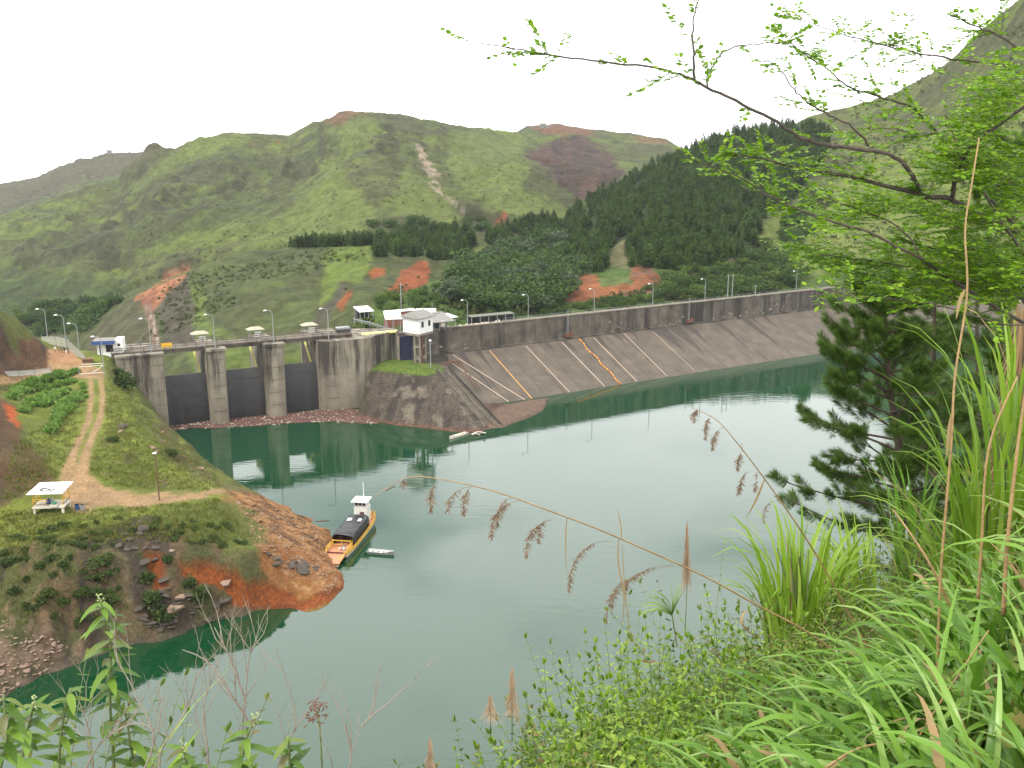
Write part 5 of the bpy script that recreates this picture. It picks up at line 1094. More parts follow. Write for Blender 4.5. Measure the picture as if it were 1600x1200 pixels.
ML_md = leafmat('scrub_leaves', [(.045, .075, .018), (.065, .100, .022), (.085, .10, .03)], .3)
ML_br = leafmat('bright_crop_leaves', [(.12, .22, .035), (.16, .28, .05), (.22, .33, .08)], .35)
ML_dry = leafmat('dry_scrub', [(.075, .060, .030), (.10, .085, .04), (.06, .065, .025)], .2)
BD = [bush_mesh('bush', 420, 1, 1, .22, ML_dk, i) for i in range(3)]; BM_ = [bush_mesh('bush', 420, 1, 1, .22, ML_md, 10+i) for i in range(3)]; BR = [bush_mesh('crop_plant', 380, 1, .9, .30, ML_br, 20+i, up=.9) for i in range(3)]
def put(meshes, name, q, s, sz, lab, cat, grpn=None):
    o = bpy.data.objects.new(name, random.choice(meshes)); col.objects.link(o); o.location = q-Vector((0, 0, .1*s)); o.scale = (s*random.uniform(.85, 1.2), s*random.uniform(.85, 1.2), sz*random.uniform(.85, 1.15)); o.rotation_euler = (0, 0, random.uniform(0, 6.3)); return tag(o, lab, cat, grpn)
for a, b, s, lab in ((255, 965, 2.2, 'dense dark green bush low on the cliff above the water'), (235, 945, 1.8, 'dark green bush just above the lowest cliff bush'), (318, 935, 1.7, 'green bush between the dark boulders and the red cut'), (228, 912, 1.6, 'green bush left of the narrow red streak'), (300, 920, 1.3, 'small bush under the left end of the red cut'),
                     (268, 712, 1.3, 'round bright bush on the grassy shore beside the white stone'), (176, 690, 1.0, 'small light green bush under the big brown boulder'), (190, 603, 2.4, 'dark bush growing against the left spillway abutment'), (183, 588, 1.9, 'dark bush at the top corner of the abutment'), (264, 878, 1.0, 'small bush between the two red cuts')):
    q = hithl(a, b)
    if q: put(BM_ if 'light' in lab or 'bright' in lab else BD, 'bush', q, s, s*.9, lab, 'bush')
scatter_poly([(0, 880), (90, 850), (180, 850), (190, 900), (200, 960), (120, 985), (60, 960), (0, 930)], 46, lambda q, a, b: put(random.choice((BD, BM_)), 'bush', q, random.uniform(.35, 1.3), random.uniform(.3, 1.0), 'dark scrub bush on the cliff below the open shelter', 'bush', 'scrub bushes on the cliff'))
scatter_poly([(0, 840), (200, 800), (330, 805), (400, 850), (330, 862), (240, 830), (100, 860), (0, 890)], 60, lambda q, a, b: put(BM_, 'bush', q, random.uniform(.4, 1.0), random.uniform(.3, .6), 'low olive bush on the upper edge of the headland cliff', 'bush', 'low bushes on the cliff edge'))
def rowp(a, b, n, r, lab='bright green plant in a short crop row left of the wheel tracks'):
    for k in range(n):
        g = k/(n-1); x = a[0]+(b[0]-a[0])*g+random.uniform(-2, 2); y = a[1]+(b[1]-a[1])*g+random.uniform(-2, 2); q = hithl(x, y)
        if q: put(BR, 'crop_plant', q, r*random.uniform(.8, 1.2), r*1.0, lab, 'plant', lab)
rowp((22, 612), (118, 583), 16, 1.35, 'bright green plant in the uppermost crop row below the yard'); rowp((20, 622), (58, 605), 7, 1.3); rowp((62, 612), (116, 597), 9, 1.2); rowp((38, 642), (66, 622), 7, 1.3); rowp((68, 634), (100, 612), 8, 1.3); rowp((74, 678), (100, 650), 7, 1.2, 'bright green plant in the lowest crop row'); rowp((88, 656), (122, 628), 8, 1.25, 'bright green plant in the crop row next to the wheel tracks'); rowp((94, 640), (120, 622), 5, 1.2); rowp((128, 600), (132, 622), 4, .8)
# short grass standing on the headland
def grass_tufts(polys, n, hmin, hmax, hit=hithl):
    V = []; rr = random
    for poly, cnt in polys:
        xs = [p[0] for p in poly]; ys = [p[1] for p in poly]
        A_ = np.array([[rr.uniform(min(xs), max(xs)), rr.uniform(min(ys), max(ys))] for _ in range(cnt*2)]); A_ = A_[poly_sd(A_[:, 0], A_[:, 1], poly) > 0][:cnt]
        for a, b in A_:
            q = hit(a, b)
            if q is None: continue
            for _ in range(n):
                an = rr.uniform(0, 6.28); h = rr.uniform(hmin, hmax); w_ = h*.22; d = Vector((math.cos(an), math.sin(an), 0)); e_ = Vector((-d.y, d.x, 0)); ln = Vector((rr.uniform(-.5, .5), rr.uniform(-.5, .5), 1))*h; o = q+Vector((rr.uniform(-.5, .5), rr.uniform(-.5, .5), -.05))
                V += [o-e_*w_, o+e_*w_, o+ln+e_*w_*.3, o+ln-e_*w_*.3]
    return np.array([tuple(v) for v in V])
V = grass_tufts([([(165, 590), (200, 610), (255, 680), (340, 745), (345, 765), (250, 768), (180, 760), (140, 735), (165, 660)], 1500), ([(0, 800), (60, 800), (200, 795), (340, 780), (400, 840), (300, 850), (100, 845), (0, 860)], 1500), ([(20, 690), (80, 660), (130, 600), (125, 680), (85, 750), (0, 790)], 700), ([(0, 860), (180, 830), (200, 960), (0, 980)], 350)], 7, .15, .45)
o = bpy.data.objects.new('grass', quads('grass', V, leafmat('short_grass', [(.10, .125, .024), (.14, .165, .034), (.19, .18, .055)], .3))); col.objects.link(o); tag(o, 'short green grass standing over the slopes of the headland', 'grass', kind='stuff')
# loose gravel on the tip
mb = MB(); gl = []
scatter_poly(GP, 1100, lambda q, a, b: gl.append(q))
for q in gl:
    s = random.uniform(.05, .2); M = Matrix.Rotation(random.uniform(-.6, .6), 4, 'X'); mb.box(q, (s*1.6, s, s*.7), random.uniform(0, 3), mi=random.choice((0, 0, 1)), M=M)
tag(mb.build('gravel', [M_rk[1], M_rk[2]]), 'loose ochre gravel scattered over the headland tip', 'gravel', kind='stuff')

# ================================================================ TREES ON THE HILLS
def conifer(seed, m, mt, n=200, h=1.0, r=.17):
    rr = np.random.RandomState(seed); t_ = rr.uniform(0, 1, n)**.8; z = .14+.86*(1-t_)*1.0; rad = r*(1-(z-.12)/.9)**.75*rr.uniform(.55, 1.1, n)+.008
    a = rr.uniform(0, 6.28, n); p = np.stack([rad*np.cos(a)*.55, rad*np.sin(a)*.55, z], 1); d = np.stack([np.cos(a), np.sin(a), rr.uniform(-.2, .7, n)], 1); s = (.038+.04*rr.rand(n))[:, None]*(.6+.8*(1-z))[:, None]
    b = np.cross(d, rr.normal(size=(n, 3))); b /= np.linalg.norm(b, axis=1)[:, None]
    V = np.stack([p-d*s*.5, p+b*s*.55+d*s*.3, p+d*s*1.3, p-b*s*.55+d*s*.3], 1).reshape(-1, 3)
    T = []
    for k in range(4): 
        x0, x1 = math.cos(k*1.571), math.cos(k*1.571+1.571); y0_, y1_ = math.sin(k*1.571), math.sin(k*1.571+1.571); T += [(x0*.012, y0_*.012, 0), (x1*.012, y1_*.012, 0), (x1*.004, y1_*.004, .9), (x0*.004, y0_*.004, .9)]
    V = np.concatenate([V, np.array(T)]); me = quads('pine_tree', V, [m, mt]); mi = np.zeros(len(V)//4, np.int32); mi[-4:] = 1; me.polygons.foreach_set('material_index', mi); return me, V, mi
M_bark = mat('bark', (.055, .038, .026), .9, .3, 6, .5)
ML_pine = leafmat('pine_forest_needles', [(.042, .078, .017), (.062, .108, .024), (.085, .14, .034)], .32, .8, spec=.05)
ML_bl = [leafmat('broadleaf_a', [(.026, .052, .012), (.040, .075, .016), (.058, .10, .022)], .25), leafmat('broadleaf_b', [(.035, .065, .018), (.050, .095, .022), (.075, .12, .03)], .25), leafmat('broadleaf_c', [(.06, .10, .02), (.085, .14, .025), (.11, .16, .03)], .25), leafmat('broadleaf_d', [(.045, .065, .035), (.06, .085, .045), (.085, .105, .06)], .25)]
ML_pines = [ML_pine, leafmat('pine_forest_needles_light', [(.058, .10, .02), (.082, .138, .027), (.105, .16, .036)], .32, .8, spec=.05), leafmat('pine_forest_needles_deep', [(.032, .062, .016), (.048, .084, .021), (.066, .11, .028)], .3, .8, spec=.05)]
CON = [conifer(i, ML_pines[i % 3], M_bark, r=(.17, .14, .19, .12, .16, .2)[i]) for i in range(6)]
def broad(seed, m, n=560):
    rr = np.random.RandomState(seed); L_ = 8; c = np.stack([rr.uniform(-.33, .33, L_), rr.uniform(-.33, .33, L_), rr.uniform(.42, .82, L_)], 1); c[:, :2] *= (1.25-c[:, 2:3]*.6); rd = rr.uniform(.16, .30, L_); k = rr.randint(0, L_, n)
    d = rr.normal(size=(n, 3)); d /= np.linalg.norm(d, axis=1)[:, None]; p = c[k]+d*(rd[k]*rr.uniform(.6, 1.1, n))[:, None]*np.array((1, 1, .75))
    a = rr.normal(size=(n, 3))+d*.8; a /= np.linalg.norm(a, axis=1)[:, None]; b = np.cross(a, rr.normal(size=(n, 3))); b /= np.linalg.norm(b, axis=1)[:, None]; s = rr.uniform(.028, .055, n)[:, None]
    V = np.stack([p-a*s, p+b*s*.7, p+a*s, p-b*s*.7], 1).reshape(-1, 3); T = []
    for q0, q1, w0, w1 in [((0, 0, -.05), (0, 0, .5), .028, .016)]+[((0, 0, .3), tuple(c[i]), .014, .005) for i in range(5)]:
        for e_ in ((1, 0, 0), (0, 1, 0)):
            e_ = np.array(e_); q0_, q1_ = np.array(q0), np.array(q1); T += [q0_-e_*w0, q0_+e_*w0, q1_+e_*w1, q1_-e_*w1]
    V = np.concatenate([V, np.array(T)]); me = quads('broadleaf_tree', V, [m, M_bark]); mi = np.zeros(len(V)//4, np.int32); mi[-12:] = 1; me.polygons.foreach_set('material_index', mi); return me, V, mi
BRD = [[broad(40+10*j+i, ML_bl[j]) for i in range(3)] for j in range(4)]
FOREST = [(880, 345), (905, 322), (960, 292), (1010, 262), (1060, 238), (1100, 220), (1150, 205), (1200, 197), (1260, 195), (1300, 215), (1280, 260), (1240, 310), (1190, 345), (1180, 385), (1140, 405), (1090, 425), (1030, 420), (985, 418), (978, 385), (990, 372), (975, 366), (955, 385), (945, 425), (905, 428), (880, 415), (885, 380), (870, 365)]
STRIP1 = [(452, 384), (478, 380), (520, 380), (560, 376), (585, 378), (640, 368), (700, 365), (742, 368), (742, 400), (700, 408), (640, 402), (585, 402), (575, 384), (470, 386)]
STRIP2 = [(760, 372), (800, 352), (860, 340), (885, 345), (870, 365), (840, 372), (800, 385), (768, 392)]
def pts_in(poly, n, mind=None, hit=hitpx):
    xs = [p[0] for p in poly]; ys = [p[1] for p in poly]; A_ = np.random.uniform((min(xs), min(ys)), (max(xs), max(ys)), (int(n*4), 2)); A_ = A_[poly_sd(A_[:, 0], A_[:, 1], poly) > 0][:n]; o = []
    for a, b in A_:
        q = hit(a, b)
        if q is not None and q.y > 258: o.append((q, a, b))
    return o
pin = []
for poly, n in ((FOREST, 3700), (STRIP1, 480), (STRIP2, 200)): pin += pts_in(poly, n)
skyl = [(x, float(np.interp(x, [880, 960, 1060, 1150, 1240, 1290], [342, 300, 246, 209, 198, 204]))) for x in np.arange(885, 1290, 3.2)]
for x, y in skyl:
    q = hitpx(x, y+3)
    if q: pin.append((q, x, y))
for x in np.arange(455, 745, 3.6):
    y = float(np.interp(x, [450, 480, 580, 640, 700, 745], [384, 383, 380, 390, 398, 404])); q = hitpx(x, y+3)
    if q: pin.append((q, x, y)); 
pin = [r for r in pin if fbm(r[1]/16, r[2]/12, 3, 88) > .36]; pin.sort(key=lambda r: r[0].y); SV, SM = [], []
for i, (q, a, b) in enumerate(pin):
    h = random.uniform(4, 6)+random.random()**2*3.5*fbm(q.x/25, q.y/25, 3, 5)*1.6*(1.0 if q.y < 470 else 1.1); ci = random.choice((0, 0, 1, 2, 3, 4, 5, 5)); me, V, mi = CON[ci]; rz = random.uniform(0, 6.3); wx_ = random.uniform(1.2, 1.9)
    if i % 6 == 0 and i//6 < 290 or (i < 60):
        o = bpy.data.objects.new('pine_tree', me); col.objects.link(o); o.location = q-Vector((0, 0, .5)); o.scale = (h*wx_, h*wx_, h); o.rotation_euler = (0, 0, rz); tag(o, 'dark green pine tree in the plantation on the hills behind the dam', 'pine tree', 'pine trees of the plantation on the hills')
    else:
        c, s = math.cos(rz), math.sin(rz); X = V[:, 0]*c-V[:, 1]*s; Y = V[:, 0]*s+V[:, 1]*c; SV.append(np.stack([X*h*wx_+q.x, Y*h*wx_+q.y, V[:, 2]*h+q.z-.5], 1)); SM.append(np.where(mi == 1, 3, ci % 3).astype(np.int32))
me = quads('pine_forest', np.concatenate(SV), ML_pines+[M_bark]); me.polygons.foreach_set('material_index', np.concatenate(SM)); o = bpy.data.objects.new('pine_forest', me); col.objects.link(o); tag(o, 'dense dark pine plantation covering the hillside behind the dam', 'forest', kind='stuff')
VAL = [(705, 470), (720, 430), (745, 405), (800, 390), (870, 372), (885, 415), (900, 430), (885, 450), (880, 475), (820, 490), (730, 492)]
V2 = [(1030, 470), (1040, 430), (1100, 425), (1180, 400), (1240, 330), (1290, 300), (1300, 320), (1240, 400), (1260, 440), (1240, 455), (1100, 472)]
BS = []
for poly, n, js, s0, s1, lab in ((VAL, 210, (0, 0, 1, 3, 1), 6, 13, 'tree in the valley between the tower house and the pine plantation'), (V2, 190, (0, 1, 1, 2), 3.5, 7, 'tree on the slope behind the right part of the dam'), ([(560, 480), (600, 468), (700, 450), (720, 480), (700, 495), (600, 492)], 30, (2, 1), 2.5, 5, 'tree behind the buildings at the tower house'),
                               ([(20, 500), (60, 480), (150, 480), (190, 470), (140, 520), (60, 530)], 60, (2, 0, 1, 0), 6, 11, 'tree in the valley beyond the guard house'), ([(740, 494), (880, 478), (1050, 462), (1250, 444), (1250, 452), (1000, 478), (800, 500)], 110, (1, 2, 1), 2, 3.6, 'tree just behind the dam crest'), ([(560, 350), (760, 345), (780, 370), (740, 372), (600, 372)], 30, (1, 0), 5, 8, 'tree above the pine strip at the foot of the big hill')):
    for q, a, b in pts_in(poly, n): BS.append((q, random.choice(js), random.uniform(s0, s1), lab))
BS.sort(key=lambda r: -r[2]/r[0].y); SV, SM = [[] for _ in range(4)], [[] for _ in range(4)]
for i, (q, j, h, lab) in enumerate(BS):
    me, V, mi = random.choice(BRD[j]); rz = random.uniform(0, 6.3)
    if i < 290:
        lb = ('dark green ', 'mid green ', 'bright yellow green ', 'pale grey green ')[j]+lab
        o = bpy.data.objects.new('broadleaf_tree', me); col.objects.link(o); o.location = q-Vector((0, 0, h*.25)); o.scale = (h*1.25, h*1.25, h); o.rotation_euler = (0, 0, rz); tag(o, lb, 'tree', lb.replace('tree', 'trees', 1))
    else:
        c, sn = math.cos(rz), math.sin(rz); SV[j].append(np.stack([(V[:, 0]*c-V[:, 1]*sn)*h*1.25+q.x, (V[:, 0]*sn+V[:, 1]*c)*h*1.25+q.y, V[:, 2]*h+q.z-h*.25], 1)); SM[j].append(mi)
V = np.concatenate([v for k in SV for v in k]); M_ = np.concatenate([np.where(m_ == 0, j, 4) for j in range(4) for m_ in SM[j]]).astype(np.int32)
me = quads('broadleaf_wood', V, ML_bl+[M_bark]); me.polygons.foreach_set('material_index', M_); o = bpy.data.objects.new('broadleaf_wood', me); col.objects.link(o); tag(o, 'mixed green broadleaf woodland filling the valley behind the dam', 'woodland', kind='stuff')
# scrub over the open hills
SV = []
sb = [bush_mesh('s', 26, 1, .8, .5, ML_md, 70+i, 3) for i in range(4)]; sbv = []
for me in sb: A_ = np.zeros(len(me.vertices)*3, np.float32); me.vertices.foreach_get('co', A_); sbv.append(A_.reshape(-1, 3)); bpy.data.meshes.remove(me)
for poly, n, s0, s1 in (([(150, 508), (300, 424), (480, 384), (600, 395), (700, 410), (740, 500), (560, 520), (240, 545), (180, 540)], 2200, .35, 1.0), (VAL, 900, 1, 2.4), (V2+[], 1100, .8, 2.2), ([(1050, 470), (1300, 300), (1560, 420), (1560, 460)], 1100, .4, 1.1), ([(0, 300), (350, 215), (600, 190), (1000, 220), (880, 330), (600, 350), (300, 420), (0, 500)], 1900, .3, .9), ([(1250, 200), (1600, 30), (1600, 300), (1300, 300)], 900, .5, 1.5), ([(700, 500), (1260, 452), (1260, 430), (1040, 440), (880, 480)], 500, .5, 1.4)):
    for q, a, b in pts_in(poly, n):
        if fbm(q.x/40, q.y/40, 3, 6) < .44: continue
        V = random.choice(sbv); s = random.uniform(s0, s1); rz = random.uniform(0, 6.3); c, sn = math.cos(rz), math.sin(rz); SV.append(np.stack([(V[:, 0]*c-V[:, 1]*sn)*s+q.x, (V[:, 0]*sn+V[:, 1]*c)*s+q.y, V[:, 2]*s+q.z-.2], 1))
o = bpy.data.objects.new('hill_scrub', quads('hill_scrub', np.concatenate(SV), leafmat('hill_scrub_leaves', [(.045, .062, .018), (.06, .078, .022), (.075, .09, .030)], .2))); col.objects.link(o); tag(o, 'low scrub and fern scattered over the open hillsides', 'scrub', kind='stuff')
# huts on the skyline
for a, b, Y, s, lab in ((171, 236, 1395, 3.5, 'tiny dark hut on the far left ridge line'), (848, 196, 1118, 3.4, 'small grey building on the far right ridge line'), (856, 196, 1118, 2.2, 'second small grey building on the far right ridge line, the lower one')):
    q = hitpx(a, b+4) or PY(a, b+3, Y); t = empty('hut', q, 0, lab, 'hut'); MB().box((0, 0, s*.4), (s*1.6, s*1.2, s*1.2)).build('wall', M_roofg, t)
    mb = MB(); mb.add([(-s, -s*.8, s), (s, -s*.8, s), (s, s*.8, s), (-s, s*.8, s), (-s, 0, s*1.5), (s, 0, s*1.5)], [(0, 1, 5, 4), (2, 3, 4, 5), (3, 0, 4), (1, 2, 5), (3, 2, 1, 0)]); mb.build('roof', M_roofg, t)
# ================================================================ FOREGROUND PLANTS
ML_blade = leafmat('broad_grass_blade', [(.06, .14, .014), (.11, .23, .022), (.17, .31, .04), (.27, .40, .11)], .36, .34)
ML_cane = leafmat('cane_grass_blade', [(.14, .26, .020), (.22, .36, .03), (.32, .45, .07)], .42, .4)
ML_dryb = leafmat('dead_blade', [(.22, .15, .07), (.34, .25, .13), (.28, .17, .08)], .3, .6)
ML_sh = leafmat('shrub_leaf', [(.06, .125, .012), (.13, .24, .018), (.21, .34, .028), (.28, .38, .045)], .38, .42)
ML_sh2 = leafmat('fern_leaf', [(.06, .12, .016), (.11, .18, .024), (.17, .23, .035), (.19, .12, .045)], .35, .5)
ML_tree = leafmat('tree_leaflet', [(.085, .19, .008), (.15, .29, .012), (.25, .39, .024)], .45, .45)
ML_need = leafmat('pine_needle', [(.04, .085, .016), (.07, .13, .02), (.12, .19, .035)], .34, .45)
M_stalk = mat('cane_stalk', (.30, .19, .08), .6, .35, 8, .2); M_stem = mat('green_stem', (.12, .15, .05), .6, .3, 8, .1); M_twig = mat('grey_twig', (.22, .18, .14), .85, .3, 8, .2); M_limb = mat('tree_limb_bark', (.085, .062, .048), .85, .45, 9, .5, c2=(.035, .026, .02)); M_seed = mat('seed_head', (.20, .13, .08), .9, .35, 20, .1); M_plume = mat('pale_plume', (.50, .36, .24), .9, .25, 10, .1)
class FB:
    "fast face builder for blades and leaves"
    def __init__(s): s.v = []; s.f = []; s.n = 0
    def blade(s, p, az, e0, L, w, droop, seg=8, fold=.25, twist=0, prof=None, pw=1.5):
        p = Vector(p); h = Vector((math.cos(az), math.sin(az), 0)); sd_ = Vector((-h.y, h.x, 0)); o = s.n; e = e0
        for k in range(seg+1):
            t = k/seg; ww = w*.5*(min(1, .45+t*2.5)*(1-t**2.6)+.015) if prof is None else w*.5*prof(t)
            d = h*math.cos(e)+Vector((0, 0, math.sin(e))); up = sd_.cross(d)*-1; c = math.cos(twist*t); si = math.sin(twist*t); sv = sd_*c+up*si; uv_ = up*c-sd_*si
            s.v += [p-sv*ww+uv_*ww*fold, p.copy(), p+sv*ww+uv_*ww*fold]
            if k < seg: i = o+3*k; s.f += [(i, i+1, i+4, i+3), (i+1, i+2, i+5, i+4)]
            p = p+d*(L/seg); e = e0-droop*((k+1)/seg)**pw
        s.n += 3*(seg+1)
    def leaf(s, p, d, nrm, L, w, seg=3, curl=.25, shape=.45):
        p = Vector(p); d = Vector(d).normalized(); sv = d.cross(nrm)
        sv = sv.normalized() if sv.length > 1e-5 else d.orthogonal().normalized(); up = sv.cross(d); o = s.n
        for k in range(seg+1):
            t = k/seg; ww = w*.5*(math.sin(math.pi*min(1, t*.98+.02)**(.75))**.8+.02); q = p+d*(L*t)-up*(curl*L*t*t)
            s.v += [q-sv*ww+up*ww*.25, q, q+sv*ww+up*ww*.25]
            if k < seg: i = o+3*k; s.f += [(i, i+1, i+4, i+3), (i+1, i+2, i+5, i+4)]
        s.n += 3*(seg+1)
    def quad(s, p, d, sv, L, w):
        s.v += [p, p+d*L*.45+sv*w*.5, p+d*L, p+d*L*.45-sv*w*.5]; s.f.append((s.n, s.n+1, s.n+2, s.n+3)); s.n += 4
    def build(s, name, m, parent=None, loc=None, org=None, smooth=True):
        if org is not None: s.v = [v-org for v in s.v]
        me = bpy.data.meshes.new(name); me.from_pydata([tuple(v) for v in s.v], [], s.f)
        for x in (m if isinstance(m, (list, tuple)) else [m]): me.materials.append(x)
        me.polygons.foreach_set('use_smooth', [smooth]*len(me.polygons)); me.update(); o = bpy.data.objects.new(name, me); col.objects.link(o)
        if parent is not None: o.parent = parent
        if loc is not None: o.location = loc
        return o
RU = random.uniform
def clump(px, Y, n, L, w, label, m=ML_blade, e=(50, 85), dr=(50, 130), spread=.25, azc=None, azw=3.14, py=900, dead=.06, name='grass_clump', group=None, stems=0, z=0):
    pw_ = 3.2 if m is ML_cane and azc is None else 1.7
    g = gn(px, Y, py); t = empty(name, g, RU(0, 0), label, 'grass', group); a, b = FB(), FB()
    for k in range(n):
        r = spread*math.sqrt(random.random()); an = RU(0, 6.28); p = Vector((r*math.cos(an), r*math.sin(an), -.08+z)); az = an+RU(-.8, .8) if azc is None else azc+RU(-azw, azw)
        l = L*RU(.55, 1.1); tgt = b if random.random() < dead else a
        tgt.blade(p, az, R(RU(*e)), l, w*RU(.6, 1.25), R(RU(*dr)), twist=RU(-.8, .8), pw=pw_)
    a.build('leaves', m, t)
    if b.n: b.build('dead_leaves', ML_dryb, t)
    if stems:
        mb = MB()
        for k in range(stems): an = RU(0, 6.28); p = Vector((RU(-.1, .1), RU(-.1, .1), -.1)); mb.tube([p, p+Vector((RU(-.1, .1), RU(-.1, .1), L*.45)), p+Vector((RU(-.2, .2), RU(-.2, .2), L*.8))], [w*.28, w*.22, w*.1], 5)
        mb.build('stems', M_stem, t)
    return t
# tall cane grass
clump(1248, 11, 110, 2.25, .07, 'tall upright clump of cane grass standing against the water left of the pine', ML_cane, (76, 89), (40, 170), .34, py=960, stems=10, z=.2)
clump(1200, 11.5, 26, 1.15, .035, 'thin arching grass at the left foot of the tall cane clump', ML_cane, (60, 85), (60, 150), .2, py=960, azc=math.pi, azw=1.0)
clump(1345, 13.5, 52, 2.0, .06, 'leaning clump of long cane leaves in front of the pine foot', ML_cane, (65, 88), (20, 110), .3, py=900, azc=math.pi*.9, azw=1.6, stems=6, z=.3)
clump(1425, 12, 44, 2.0, .07, 'fan of pale stiff leaves below the pine trunk', ML_blade, (72, 90), (0, 60), .15, py=900, stems=4, z=.5)
clump(1560, 8.5, 90, 2.35, .06, 'big tall clump of cane grass at the right edge in front of the pines', ML_cane, (74, 89), (40, 170), .35, py=850, stems=10, z=.2)
clump(1515, 9.0, 30, 1.9, .04, 'arching cane leaves spreading left of the big right clump', ML_cane, (60, 85), (50, 130), .25, py=850, azc=math.pi*.95, azw=.8, z=.2)
clump(1590, 10.5, 60, 3.2, .075, 'tallest cane clump reaching up at the right edge beneath the leafy branches', ML_cane, (74, 89), (10, 110), .3, py=800, stems=8, z=.5)
clump(1440, 10, 30, 1.5, .04, 'small grass tuft between the fan leaves and the brown stalks', ML_cane, (55, 85), (40, 130), .2, py=900)
clump(1300, 12.5, 30, 1.1, .04, 'short cane tuft right of the tall clump by the water', ML_cane, (60, 88), (20, 110), .2, py=960)
# broad arching leaves in the right corner
k_ = 0
for (px_, Y_, n_, L_, az_) in ((1120, 4.2, 46, .85, 3.0), (1210, 4.0, 55, 1.0, 3.2), (1290, 3.8, 60, 1.1, 2.8), (1380, 3.8, 60, 1.15, 3.0), (1460, 3.9, 60, 1.2, 2.8), (1540, 3.9, 60, 1.25, 2.6), (1610, 4.0, 50, 1.3, 2.8),
                            (1250, 5.2, 60, 1.15, 3.2), (1340, 5.3, 65, 1.25, 3.0), (1430, 5.3, 65, 1.3, 2.9), (1520, 5.4, 60, 1.35, 2.8), (1600, 5.5, 50, 1.4, 2.6), (1330, 6.8, 46, 1.1, 3.1), (1420, 6.8, 50, 1.2, 3.0), (1500, 7.0, 46, 1.25, 2.9), (1580, 7, 46, 1.3, 2.9), (1180, 5.4, 40, .95, 3.3),
                            (1250, 3.0, 40, .9, 2.9), (1400, 2.9, 44, .95, 2.8), (1530, 2.9, 44, 1.0, 2.7), (1620, 3.0, 40, 1.0, 2.6)):
    clump(px_, Y_, int(n_*1.2), L_*.82, .048, 'clump of long arching light green grass blades on the near slope at lower right', ML_blade, (50, 88), (75, 170), .28, py=1050, azc=az_, azw=1.9, dead=.05, group='clumps of arching grass at lower right'); k_ += 1
# ------------------------------------------------ shrubs made of leafy stems
def leafy(fb, mbs, p0, d, L, nl, ll, lw, bend=.3, pair=True, rad=.004, tip=True):
    p = Vector(p0); d = Vector(d).normalized(); seg = max(4, nl); P_ = [p.copy()]; bx_ = Vector((RU(-1, 1), RU(-1, 1), RU(-.3, .5)))*bend
    for k in range(seg):
        d = (d+bx_/seg).normalized(); p = p+d*(L/seg); P_.append(p.copy()); t = (k+1)/seg
        if t < .15: continue
        e_ = d.orthogonal().normalized(); e_.rotate(Matrix.Rotation(k*1.57+RU(-.4, .4), 3, d)); s_ = (1-.55*t**2)*RU(.75, 1.15)
        for sg in ((1, -1) if pair else ((1,) if k % 2 else (-1,))):
            fb.leaf(p, e_*sg+d*RU(.25, .7)+Vector((0, 0, .12)), d, ll*s_, lw*s_, 3, RU(.1, .5))
    if tip:
        for q in range(3): fb.leaf(p, d+Vector((RU(-.5, .5), RU(-.5, .5), RU(0, .4))), Vector((RU(-1, 1), RU(-1, 1), .4)), ll*.6, lw*.5, 3, .1)
    mbs.tube(P_[::2]+([P_[-1]] if len(P_) % 2 == 0 else []), [rad*(1-.7*i/len(P_[::2])) for i in range(len(P_[::2])+(1 if len(P_) % 2 == 0 else 0))], 4)
def shrub(px, Y, h, ns, nl, ll, lw, label, m=None, py=1000, up=.9, group=None, name='shrub', z=0, lean=(0, 0), stemmat=None):
    g = gn(px, Y, py); t = empty(name, g, 0, label, 'shrub', group); fb, mb = FB(), MB()
    for k in range(ns):
        an = RU(0, 6.28); r = RU(0, .25)*h
        leafy(fb, mb, (r*math.cos(an), r*math.sin(an), -.05+z*RU(0, 1)), (math.cos(an)*RU(.1, 1-up+.4)+lean[0], math.sin(an)*RU(.1, 1-up+.4)+lean[1], RU(.7, 1.1)), h*RU(.55, 1.1), nl, ll, lw, bend=.6)
    fb.build('leaves', m or ML_sh, t); mb.build('stems', stemmat or M_stem, t); return t
for (px_, Y_, h_) in ((700, 6.2, .5), (760, 6.5, .8), (820, 6.8, .75), (870, 6.6, .8), (930, 7.2, .95), (990, 7.2, .95), (1040, 7.6, 1.05), (1090, 8, 1.1), (1140, 8.6, 1.15), (1190, 9, 1.0), (800, 5.6, .7), (860, 5.4, .7), (920, 5.6, .8), (980, 5.6, .8), (1040, 5.8, .85), (1090, 6.2, .9), (1150, 6.6, .9), (1210, 7.2, .9), (740, 5.3, .55), (900, 4.8, .6), (980, 4.6, .6), (1050, 4.8, .65), (1250, 8.6, .9), (840, 4.6, .5), (1120, 5.2, .6), (1160, 7.6, .95), (1010, 6.5, .9), (1100, 7.0, 1.0), (1065, 4.1, .5), (950, 4.0, .45)):
    shrub(px_, Y_, h_*1.22, 24, 13, .10, .046, 'leafy light green shrub with small pointed leaves on the slope edge at bottom centre', random.choice((ML_sh, ML_sh, ML_sh2)), 1100, .8, 'leafy shrubs on the slope edge at bottom centre')
shrub(742, 6.4, 1.15, 2, 20, .075, .03, 'tall single leafy shoot leaning left at the edge of the bottom shrubs', ML_sh, 1100, 1.1, lean=(-.35, 0))
shrub(958, 7.4, 1.45, 2, 20, .06, .026, 'thin upright leafy shoot rising above the bottom centre shrubs', ML_sh, 1100, 1.2)
shrub(1125, 8.6, 1.7, 2, 20, .06, .026, 'thin leafy shoot standing left of the long reed base', ML_sh, 1100, 1.2)
shrub(1065, 8.0, 1.55, 5, 14, .05, .035, 'dark leaved twiggy shrub below the fan leaf', leafmat('dark_round_leaf', [(.03, .07, .015), (.05, .10, .02)], .3), 1100, .7)
